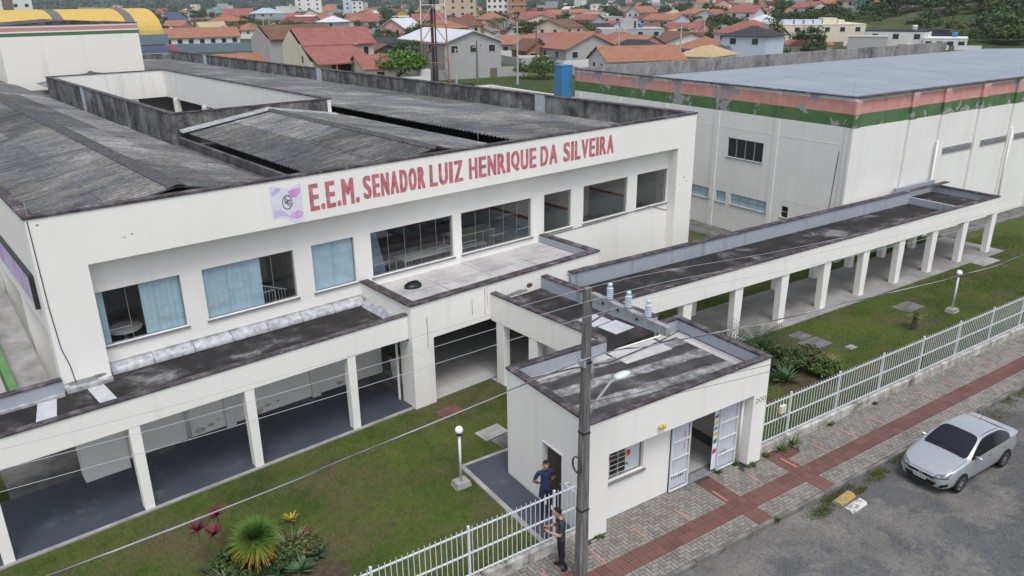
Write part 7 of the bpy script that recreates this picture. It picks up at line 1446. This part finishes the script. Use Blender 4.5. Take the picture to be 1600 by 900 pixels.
# ------------------------------------------------------------------ silver saloon car
from mathutils.bvhtree import BVHTree
def build_car(ox, oy, oz):
    # stations: x, half width, z bottom, z belt, glasshouse foot (hw, z), upper side edge (hw, z), screen edge (hw, z), top z
    S_ = [(.00, .50, .30, .50, .47, .53, .44, .56, .40, .575, .585), (.05, .66, .24, .56, .62, .60, .58, .63, .53, .645, .66), (.20, .765, .20, .64, .72, .69, .68, .725, .62, .745, .77), (.48, .825, .18, .75, .785, .80, .74, .83, .67, .855, .885),
          (.88, .845, .18, .85, .81, .89, .77, .915, .68, .94, .965), (1.14, .845, .18, .89, .81, .93, .785, .95, .69, .985, 1.02), (1.24, .845, .18, .90, .81, .94, .785, .975, .685, 1.03, 1.07), (1.60, .845, .18, .92, .81, .955, .70, 1.20, .635, 1.235, 1.28), (1.98, .845, .18, .935, .81, .97, .615, 1.375, .56, 1.415, 1.445), (2.10, .845, .18, .94, .81, .975, .605, 1.40, .55, 1.44, 1.468), (2.55, .845, .18, .955, .81, .99, .60, 1.415, .55, 1.455, 1.485), (3.00, .845, .18, .975, .81, 1.01, .60, 1.37, .55, 1.415, 1.445), (3.14, .845, .18, .98, .81, 1.02, .605, 1.335, .555, 1.38, 1.41),
          (3.55, .84, .18, 1.0, .80, 1.045, .655, 1.17, .60, 1.205, 1.235), (3.72, .835, .20, 1.0, .80, 1.05, .72, 1.09, .64, 1.11, 1.13), (3.85, .825, .21, 1.0, .79, 1.05, .74, 1.075, .65, 1.09, 1.10), (4.08, .79, .26, .985, .76, 1.03, .72, 1.055, .63, 1.075, 1.09), (4.20, .72, .34, .94, .70, .98, .66, 1.0, .58, 1.01, 1.02), (4.23, .62, .42, .86, .60, .90, .56, .92, .48, .93, .935)]
    rows = []
    for (x, hw, zb, zbelt, gw, gz, sw, sz, cw, cz, tz) in S_:
        half = [(0, zb), (hw*.78, zb), (hw*.96, zb+.07), (hw*1.0, zb+(zbelt-zb)*.38), (hw*.995, zb+(zbelt-zb)*.75), (hw*.965, zbelt), (gw, gz), (sw, sz), (cw, cz), (cw*.55, tz-.008), (0, tz)]
        ring = [(x, -y, z) for y, z in half] + [(x, y, z) for y, z in reversed(half[1:-1])]
        rows.append(ring)
    n = len(rows[0]); V = [p for r in rows for p in r]; F = []; MI = []
    xs = [s[0] for s in S_]
    for i in range(len(rows)-1):
        xm = (xs[i]+xs[i+1])/2
        for j in range(n):
            j2 = (j+1) % n; F.append((i*n+j, i*n+j2, (i+1)*n+j2, (i+1)*n+j)); seg = j if j < 10 else n-1-j
            mi = 0
            if seg == 6 and 1.24 <= xm <= 3.55: mi = 1 if j < 10 else 2
            if seg in (8, 9) and 1.14 < xm < 1.98: mi = 3
            if seg in (8, 9) and 3.14 < xm < 3.72: mi = 4
            MI.append(mi)
    F.append(tuple(range(n))); MI.append(0); F.append(tuple((len(rows)-1)*n+j for j in reversed(range(n)))); MI.append(0)
    me = bpy.data.meshes.new('car_tmp'); me.from_pydata(V, [], F); mats = ['car_paint', 'car_glass', 'car_glass', 'car_glass', 'car_glass']
    for m_ in mats: me.materials.append(M_(m_))
    me.polygons.foreach_set('material_index', MI); me.update()
    bm = bmesh.new(); bm.from_mesh(me); bmesh.ops.recalc_face_normals(bm, faces=bm.faces)
    cl = bm.edges.layers.float.get('crease_edge') or bm.edges.layers.float.new('crease_edge')
    for e in bm.edges:
        if len(e.link_faces) == 2 and e.link_faces[0].material_index != e.link_faces[1].material_index: e[cl] = .55
    bm.to_mesh(me); bm.free()
    o = bpy.data.objects.new('car_tmp', me); COL.objects.link(o); sb = o.modifiers.new('s', 'SUBSURF'); sb.levels = 3; sb.render_levels = 3; bpy.context.view_layer.update()
    ev = bpy.data.meshes.new_from_object(o.evaluated_get(bpy.context.evaluated_depsgraph_get())); bpy.data.objects.remove(o)
    co = [v.co.copy() for v in ev.vertices]; bv = BVHTree.FromPolygons(co, [tuple(p.vertices) for p in ev.polygons])
    root = bpy.data.objects.new('parked_car', None); COL.objects.link(root); root.location = (ox, oy, oz); root.empty_display_size = .3; root.rotation_euler = (0, 0, R(-1.2)); root.scale = (.9, .9, .9)
    tag(root, 'silver four-door saloon car parked on the road by the kerb', 'car')
    bodyo = None
    for mi, nm in enumerate(('body', 'side_window', 'side_window', 'windscreen', 'rear_window')):
        mb = MB(); idx = {}
        for p in ev.polygons:
            if p.material_index != mi: continue
            f = []
            for v in p.vertices:
                if v not in idx: idx[v] = len(mb.v); mb.v.append(tuple(co[v]))
                f.append(idx[v])
            mb.f.append(tuple(f)); mb.m.append(0)
        x = obj(nm, mb.mesh(nm, mats[mi], (0, 0, 0), True), root)
        if mi == 0: bodyo = x
    def patch(name, C, axis, mat, off=.006, nu=10, nv=5, parent=None, sub=True):
        """curved piece lying on the body: corners C (4 points), thrown along axis"""
        m = MB(); d = Vector(axis).normalized()
        for i in range(nu+1):
            for j in range(nv+1):
                u, v = i/nu, j/nv; p = (Vector(C[0])*(1-u)+Vector(C[1])*u)*(1-v)+(Vector(C[3])*(1-u)+Vector(C[2])*u)*v
                h, nn, _, _ = bv.ray_cast(p-d*3, d)
                m.v.append(tuple((h if h else p)-d*off))
        for i in range(nu):
            for j in range(nv): a = i*(nv+1)+j; m.f.append((a, a+nv+1, a+nv+2, a+1)); m.m.append(0)
        return obj(name, m.mesh(name, mat, (0, 0, 0), True), parent or root)
    FX = (1, 0, 0)
    for s in (-1, 1):
        hl = patch('headlight', [(0, s*.36, .565), (0, s*.755, .63), (0, s*.81, .82), (0, s*.44, .69)], (1, -s*.12, -.1), 'lamp_clear', .008)
        patch('bulb', [(0, s*.47, .625), (0, s*.56, .64), (0, s*.56, .685), (0, s*.48, .67)], (1, -s*.12, -.1), 'chrome', .012, 4, 3, hl)
        patch('lamp_edge', [(0, s*.33, .555), (0, s*.76, .635), (0, s*.765, .662), (0, s*.34, .582)], (1, -s*.12, -.1), 'black_plastic', .010, 8, 2, hl)
        patch('fog_recess', [(0, s*.56, .30), (0, s*.76, .37), (0, s*.76, .47), (0, s*.62, .42)], FX, 'black_plastic', .006)
        patch('tail_light', [(3.9, s*.8, .86), (4.17, s*.7, .86), (4.17, s*.7, .99), (3.98, s*.8, .985)], (-.5, -s, 0), 'lamp_red', .006)
        for x in (1.42, 2.36, 3.20): patch('door_seam', [(x, s, .27), (x+.008, s, .27), (x+.028, s, .93), (x+.02, s, .93)], (0, -s, 0), 'black_plastic', .0015, 1, 8)
        patch('sill_trim', [(1.2, s, .215), (3.0, s, .215), (3.0, s, .245), (1.2, s, .245)], (0, -s, 0), 'black_plastic', .002, 10, 1)
        for x in (2.16, 3.02): patch('door_handle', [(x, s, .805), (x+.17, s, .815), (x+.17, s, .845), (x, s, .835)], (0, -s, 0), 'chrome', .02, 4, 2)
        mm = MB(); k = 10
        for i in range(7):
            t = i/6; r = math.sin(max(.06, min(.94, t))*math.pi)
            for j in range(k): a = j/k*6.283; mm.v.append((1.50+.065*r*math.cos(a)-.03*t, s*(.77+.26*t), .99+.062*r*math.sin(a)+.02*t))
        for i in range(6):
            for j in range(k): j2 = (j+1) % k; mm.f.append((i*k+j, i*k+j2, (i+1)*k+j2, (i+1)*k+j)); mm.m.append(0)
        mm.f.append(tuple(range(k))); mm.m.append(0); mm.f.append(tuple(60+j for j in reversed(range(k)))); mm.m.append(0)
        obj('wing_mirror', mm.mesh('wing_mirror', 'car_paint', (0, 0, 0), True), root)
    patch('upper_grille', [(0, -.42, .53), (0, .42, .53), (0, .40, .60), (0, -.40, .60)], FX, 'black_plastic', .006)
    patch('lower_grille', [(0, -.40, .285), (0, .40, .285), (0, .52, .45), (0, -.52, .45)], FX, 'black_plastic', .006)
    patch('lip', [(0, -.70, .235), (0, .70, .235), (0, .66, .265), (0, -.66, .265)], FX, 'black_plastic', .004)
    h = bv.ray_cast(Vector((-2, 0, .47)), Vector(FX))[0]; px_ = h.x-.035
    pt_ = obj('number_plate', MB().box(px_-.012, px_, -.2, .2, .415, .535).mesh('number_plate', 'plate'), root)
    tx = obj('lettering', text_mesh('lettering', 'QKH-5470', 'ink', height=.075, width=.34, bold=.012), pt_, (px_-.0135, .17, .435)); tx.rotation_euler = (R(90), 0, R(-90))
    em = MB(); h = bv.ray_cast(Vector((-2, 0, .575)), Vector(FX))[0]; ex = h.x-.014
    em.tube([(ex, .075*math.cos(a/16*6.283), .575+.04*math.sin(a/16*6.283)) for a in range(17)], .007, 5); em.tube([(ex, .034, .55), (ex, .022, .60)], .008, 5); em.tube([(ex, -.022, .55), (ex, -.034, .60)], .008, 5); em.tube([(ex, .028, .568), (ex, -.028, .582)], .007, 5)
    obj('emblem', em.mesh('emblem', 'chrome'), root)
    patch('wiper', [(1.18, -.52, 1.2), (1.22, .05, 1.2), (1.236, .05, 1.2), (1.196, -.52, 1.2)], (.1, 0, -1), 'black_plastic', .012, 8, 1); patch('wiper', [(1.2, .08, 1.2), (1.26, .58, 1.2), (1.276, .58, 1.2), (1.216, .08, 1.2)], (.1, 0, -1), 'black_plastic', .012, 8, 1)
    patch('cowl', [(1.10, -.66, 1.2), (1.10, .66, 1.2), (1.17, .60, 1.2), (1.17, -.60, 1.2)], (0, 0, -1), 'black_plastic', .004, 10, 2)
    for s in (-1, 1): patch('roof_seam', [(2.0, s*.53, 1.6), (3.05, s*.535, 1.6), (3.05, s*.555, 1.6), (2.0, s*.55, 1.6)], (0, 0, -1), 'black_plastic', .002, 8, 1)
    patch('boot_seam', [(3.73, -.62, 1.3), (3.73, .62, 1.3), (3.745, .62, 1.3), (3.745, -.62, 1.3)], (0, 0, -1), 'black_plastic', .003, 8, 1)
    for s in (-1, 1):
        patch('bonnet_seam', [(.42, s*.70, 1.3), (1.10, s*.725, 1.3), (1.10, s*.735, 1.3), (.42, s*.71, 1.3)], (0, 0, -1), 'black_plastic', .002, 10, 1)
        patch('window_trim', [(1.35, s, .945), (3.5, s, 1.03), (3.5, s, 1.05), (1.35, s, .962)], (0, -s, 0), 'black_plastic', .003, 14, 1)
    patch('bonnet_edge', [(.0, -.38, .665), (.0, .38, .665), (.0, .38, .675), (.0, -.38, .675)], (1, 0, -.25), 'black_plastic', .003, 12, 1)
    obj('aerial', MB().tube([(3.02, 0, 1.44), (3.2, 0, 1.62)], .008, 5).mesh('aerial', 'black_plastic'), root)
    def wheel(x, s):
        w = MB(); k = 28; prof = [(.20, .0), (.285, .005), (.298, .03), (.298, .16), (.285, .185), (.20, .185)]
        yy = s*.845
        def ring(pr): 
            n0 = len(w.v)
            for r, d in pr:
                for j in range(k): a = j/k*6.283; w.v.append((x+r*math.cos(a), yy-s*d+s*.012, .298+r*math.sin(a)))
            for i in range(len(pr)-1):
                for j in range(k): j2 = (j+1) % k; w.f.append((n0+i*k+j, n0+(i+1)*k+j, n0+(i+1)*k+j2, n0+i*k+j2)); w.m.append(0)
        ring(prof); wo_ = obj('wheel', w.mesh('wheel', 'tyre', (0, 0, 0), True), root)
        rm = MB(); rm.v = []; ys = yy+s*.008
        rm.poly([(x+.198*math.cos(a/24*6.283), yy-s*.03, .298+.198*math.sin(a/24*6.283)) for a in range(24)], 1)
        for q_ in range(7):
            a = q_/7*6.283; ca, sa = math.cos(a), math.sin(a)
            P = lambda r, t, dy: (x+r*ca-t*sa, ys-s*dy, .298+r*sa+t*ca)
            rm.hexa([P(.03, -.03, .03), P(.19, -.022, .03), P(.19, .022, .03), P(.03, .03, .03), P(.03, -.022, .0), P(.19, -.015, .008), P(.19, .015, .008), P(.03, .022, .0)])
        n0 = len(rm.v)
        for r in (.178, .205):
            for j in range(k): a = j/k*6.283; rm.v.append((x+r*math.cos(a), ys, .298+r*math.sin(a)))
        for j in range(k): j2 = (j+1) % k; rm.f.append((n0+j, n0+j2, n0+k+j2, n0+k+j)); rm.m.append(0)
        obj('rim', rm.mesh('rim', ['rim', 'black_plastic']), wo_)
        ar = MB(); ar.poly([(x+.352*math.cos(a/32*6.283), yy+s*.004, max(.185, .305+.352*math.sin(a/32*6.283))) for a in range(32)]); obj('wheel_arch', ar.mesh('wheel_arch', 'black_plastic'), root)
    for s in (-1, 1): wheel(.83, s); wheel(3.35, s)
    bpy.data.meshes.remove(ev); bpy.data.meshes.remove(me)
build_car(19.45, 9.14, -.128)
# ------------------------------------------------------------------ the two men
def person(name, x, y, z, rz, J, E_, colour, label, hairpts, extras):
    """J: joint -> (x, y, z, rx, ry); front of the body is -y. One skinned mesh, coloured by place."""
    me = bpy.data.meshes.new(name); keys = list(J); me.from_pydata([J[k][:3] for k in keys], [(keys.index(a), keys.index(b)) for a, b in E_], []); o = bpy.data.objects.new(name, me); COL.objects.link(o)
    sk = o.modifiers.new('skin', 'SKIN'); sk.use_smooth_shade = True; sk.branch_smoothing = .6
    for i, k in enumerate(keys): v = me.skin_vertices[0].data[i]; v.radius = J[k][3:5]; v.use_root = (k == 'pelvis')
    ss = o.modifiers.new('sub', 'SUBSURF'); ss.levels = 2; ss.render_levels = 2; bpy.context.view_layer.update()
    ev = bpy.data.meshes.new_from_object(o.evaluated_get(bpy.context.evaluated_depsgraph_get())); bpy.data.objects.remove(o); bpy.data.meshes.remove(me)
    mats = ['skin', colour[0], colour[1], 'shoe']; ev.materials.clear()
    for m_ in mats: ev.materials.append(M_(m_))
    for p in ev.polygons: p.material_index = extras['mat'](p.center); p.use_smooth = True
    root = obj(name, ev, None, (x, y, z), rz); tag(root, label, 'person')
    hx, hy, hz = J['head'][:3]
    # hair: cap of short strands' outline, ears, eyes, nose
    m = MB(); k = 14; g = random.Random(len(label))
    for i in range(7):
        t = i/6*1.25
        for j in range(k):
            a = j/k*6.283; fr = -math.sin(a) if False else math.sin(a)         # sin>0 is the back of the head (+y)
            drop = (.045 if fr > .2 else .0 if fr > -.4 else -.05)
            r = math.cos(t*.98-.05) if i else 1.0; m.v.append((hx+.083*r*math.cos(a)*(1+g.uniform(-.03, .03)), hy+.012+.098*r*math.sin(a)*(1+g.uniform(-.03, .03)), hz+.055-drop*(1-t/1.25)+.085*math.sin(t)*(1+g.uniform(-.04, .06))))
    for i in range(6):
        for j in range(k): j2 = (j+1) % k; m.f.append((i*k+j, i*k+j2, (i+1)*k+j2, (i+1)*k+j)); m.m.append(0)
    m.f.append(tuple(6*k+j for j in range(k))); m.m.append(0); obj('hair', m.mesh('hair', 'hair', (0, 0, 0), True), root)
    for s in (-1, 1):
        obj('ear', MB().hexa([(hx+s*.072, hy-.005, hz-.025), (hx+s*.09, hy+.0, hz-.02), (hx+s*.09, hy+.03, hz-.02), (hx+s*.072, hy+.03, hz-.025), (hx+s*.072, hy-.01, hz+.03), (hx+s*.095, hy+.0, hz+.035), (hx+s*.095, hy+.03, hz+.035), (hx+s*.072, hy+.03, hz+.03)]).mesh('ear', 'skin'), root)
        obj('eye', MB().lathe([(.004, -.007), (.011, 0), (.004, .007)], 0, 0, 8).mesh('eye', 'ink'), root, (hx+s*.032, hy-.088, hz+.02))
    obj('mouth', MB().box(hx-.025, hx+.025, hy-.094, hy-.08, hz-.058, hz-.05).mesh('mouth', 'lamp_red'), root)
    obj('nose', MB().hexa([(hx-.016, hy-.10, hz-.03), (hx+.016, hy-.10, hz-.03), (hx+.014, hy-.07, hz-.03), (hx-.014, hy-.07, hz-.03), (hx-.006, hy-.088, hz+.02), (hx+.006, hy-.088, hz+.02), (hx+.006, hy-.07, hz+.02), (hx-.006, hy-.07, hz+.02)]).mesh('nose', 'skin'), root)
    return root
def base_joints():
    J = {'pelvis': (0, 0, .93, .155, .11), 'waist': (0, 0, 1.08, .145, .105), 'chest': (0, .005, 1.27, .17, .115), 'upper': (0, .012, 1.40, .12, .085), 'neck': (0, .005, 1.48, .055, .055), 'jaw': (0, -.02, 1.545, .058, .066), 'head': (0, -.012, 1.615, .076, .09), 'crown': (0, 0, 1.70, .056, .07)}
    E_ = [('pelvis', 'waist'), ('waist', 'chest'), ('chest', 'upper'), ('upper', 'neck'), ('neck', 'jaw'), ('jaw', 'head'), ('head', 'crown')]
    for s, n in ((-1, 'r'), (1, 'l')):
        J['hip'+n] = (s*.095, 0, .84, .095, .10); J['thigh'+n] = (s*.10, -.005, .66, .082, .088); J['knee'+n] = (s*.10, -.01, .47, .058, .064); J['calf'+n] = (s*.102, .01, .32, .056, .062); J['ankle'+n] = (s*.105, .015, .10, .042, .048); J['heel'+n] = (s*.11, .01, .045, .04, .04); J['toe'+n] = (s*.125, -.13, .038, .042, .032)
        E_ += [('pelvis', 'hip'+n), ('hip'+n, 'thigh'+n), ('thigh'+n, 'knee'+n), ('knee'+n, 'calf'+n), ('calf'+n, 'ankle'+n), ('ankle'+n, 'heel'+n), ('heel'+n, 'toe'+n)]
    return J, E_
def arm(J, E_, n, sh, el, wr, palm, fdir, side, curl):
    J['sh'+n] = (*sh, .066, .066); J['arm'+n] = tuple((sh[i]+el[i])/2 for i in range(3))+(.054, .054); J['el'+n] = (*el, .043, .043); J['fore'+n] = tuple((el[i]*.6+wr[i]*.4) for i in range(3))+(.042, .042); J['wr'+n] = (*wr, .027, .027); J['palm'+n] = (*palm, .03, .026)
    E_ += [('upper', 'sh'+n), ('sh'+n, 'arm'+n), ('arm'+n, 'el'+n), ('el'+n, 'fore'+n), ('fore'+n, 'wr'+n), ('wr'+n, 'palm'+n)]
    f = Vector(fdir).normalized(); s = Vector(side).normalized(); c = Vector(curl)
    for i, ln in enumerate((.064, .076, .072, .056)):
        b = Vector(palm)+f*.035+s*(.03-.02*i); m1 = b+f*ln*.5+c*.012; t = b+f*ln+c*.035
        J[f'f{i}a'+n] = (*b, .010, .010); J[f'f{i}b'+n] = (*m1, .009, .009); J[f'f{i}c'+n] = (*t, .008, .008); E_ += [('palm'+n, f'f{i}a'+n), (f'f{i}a'+n, f'f{i}b'+n), (f'f{i}b'+n, f'f{i}c'+n)]
    b = Vector(palm)-f*.012+s*.034; t = b+f*.035+s*.024; u = t+f*.03+c*.01; J['ta'+n] = (*b, .012, .012); J['tb'+n] = (*t, .010, .010); J['tc'+n] = (*u, .009, .009); E_ += [('palm'+n, 'ta'+n), ('ta'+n, 'tb'+n), ('tb'+n, 'tc'+n)]
# guard at the door, hands clasped behind his back, looking down to the street
J, E_ = base_joints(); J['jaw'] = (0, -.035, 1.54, .058, .066); J['head'] = (0, -.035, 1.61, .076, .09); J['crown'] = (0, -.03, 1.695, .056, .07)
arm(J, E_, 'r', (-.19, .02, 1.385), (-.29, .09, 1.12), (-.13, .17, .97), (-.06, .185, .955), (1, .1, -.15), (0, 0, 1), (0, -1, 0)); arm(J, E_, 'l', (.19, .02, 1.385), (.29, .09, 1.12), (.13, .165, .94), (.06, .175, .92), (-1, .1, -.1), (0, 0, 1), (0, -1, 0))
def mat1(c):
    if c.z < .085: return 3
    if c.z < .90: return 2
    if c.z > 1.47: return 0
    if c.y > .10 and c.z < 1.03: return 0
    if abs(c.x) > .215 and c.z < 1.20: return 0
    return 1
person('person', 9.93, 13.75, .045, R(-14), J, E_, ('navy_cloth', 'navy_trousers'), 'man in dark blue shirt and trousers, hands behind his back, at the guardhouse door', None, {'mat': mat1})
# man flying a drone: head bent over the controller in both hands
J, E_ = base_joints(); J['upper'] = (0, -.005, 1.40, .12, .085); J['neck'] = (0, -.035, 1.475, .055, .055); J['jaw'] = (0, -.095, 1.525, .058, .066); J['head'] = (0, -.095, 1.60, .076, .09); J['crown'] = (0, -.075, 1.685, .056, .07)
J['toer'] = (-.15, -.14, .038, .042, .032); J['hipl'] = (.095, .02, .84, .095, .10); J['kneel'] = (.10, .04, .47, .058, .064); J['anklel'] = (.11, .12, .10, .042, .048); J['heell'] = (.115, .12, .045, .04, .04); J['toel'] = (.13, -.02, .038, .042, .032)
arm(J, E_, 'r', (-.185, .0, 1.38), (-.235, -.06, 1.12), (-.11, -.29, 1.15), (-.085, -.335, 1.16), (.35, -1, .1), (0, 0, 1), (.6, 0, 0)); arm(J, E_, 'l', (.185, .0, 1.38), (.235, -.06, 1.12), (.11, -.29, 1.15), (.085, -.335, 1.16), (-.35, -1, .1), (0, 0, 1), (-.6, 0, 0))
def mat2(c):
    if c.z < .085: return 3
    if c.z < .88: return 2
    if c.z > 1.46: return 0
    if c.y < -.135 and abs(c.x) < .3: return 0
    if abs(c.x) > .18 and c.z < 1.20: return 0
    return 1
person('person', 9.13, 12.0, .0, R(-118), J, E_, ('charcoal_cloth', 'black_trousers'), 'man in grey T-shirt looking down at a controller beside the pole', None, {'mat': mat2})
c = Thing('remote_controller', 'small black remote controller held by the man beside the pole', 'controller', (0, 0, 0)); c.o.location = (9.13, 12.0, 0); c.o.rotation_euler = (0, 0, R(-118))
c.part('body', MB().hexa([(-.075, -.42, 1.14), (.075, -.42, 1.14), (.075, -.345, 1.14), (-.075, -.345, 1.14), (-.075, -.43, 1.19), (.075, -.43, 1.19), (.07, -.355, 1.18), (-.07, -.355, 1.18)]), 'black_plastic', bevel=.008)
c.part('screen', MB().hexa([(-.075, -.46, 1.20), (.075, -.46, 1.20), (.075, -.45, 1.20), (-.075, -.45, 1.20), (-.075, -.50, 1.28), (.075, -.50, 1.28), (.075, -.49, 1.28), (-.075, -.49, 1.28)]), 'dark_metal')
c.part('stick', MB().tube([(-.04, -.385, 1.18), (-.04, -.385, 1.21)], .006, 5), 'grey_metal'); c.part('stick', MB().tube([(.04, -.385, 1.18), (.04, -.385, 1.21)], .006, 5), 'grey_metal')
# ------------------------------------------------------------------ thin haze in the air
hz = bpy.data.materials.new('haze'); hz.use_nodes = True; t = hz.node_tree; t.nodes.clear()
ho = t.nodes.new('ShaderNodeOutputMaterial'); hv = t.nodes.new('ShaderNodeVolumePrincipled'); hv.inputs['Color'].default_value = (0.80, 0.88, 1.0, 1); hv.inputs['Density'].default_value = 0.00012; hv.inputs['Anisotropy'].default_value = 0.0
t.links.new(hv.outputs[0], ho.inputs['Volume']); _M['haze'] = hz
struct('haze', MB().box(-2600, 2600, -2600, 2600, -2, 160), 'haze', 0, 'thin bluish haze over the town', 'stuff')
bpy.context.view_layer.update()
print('objects', len(bpy.data.objects), 'script bytes ok')
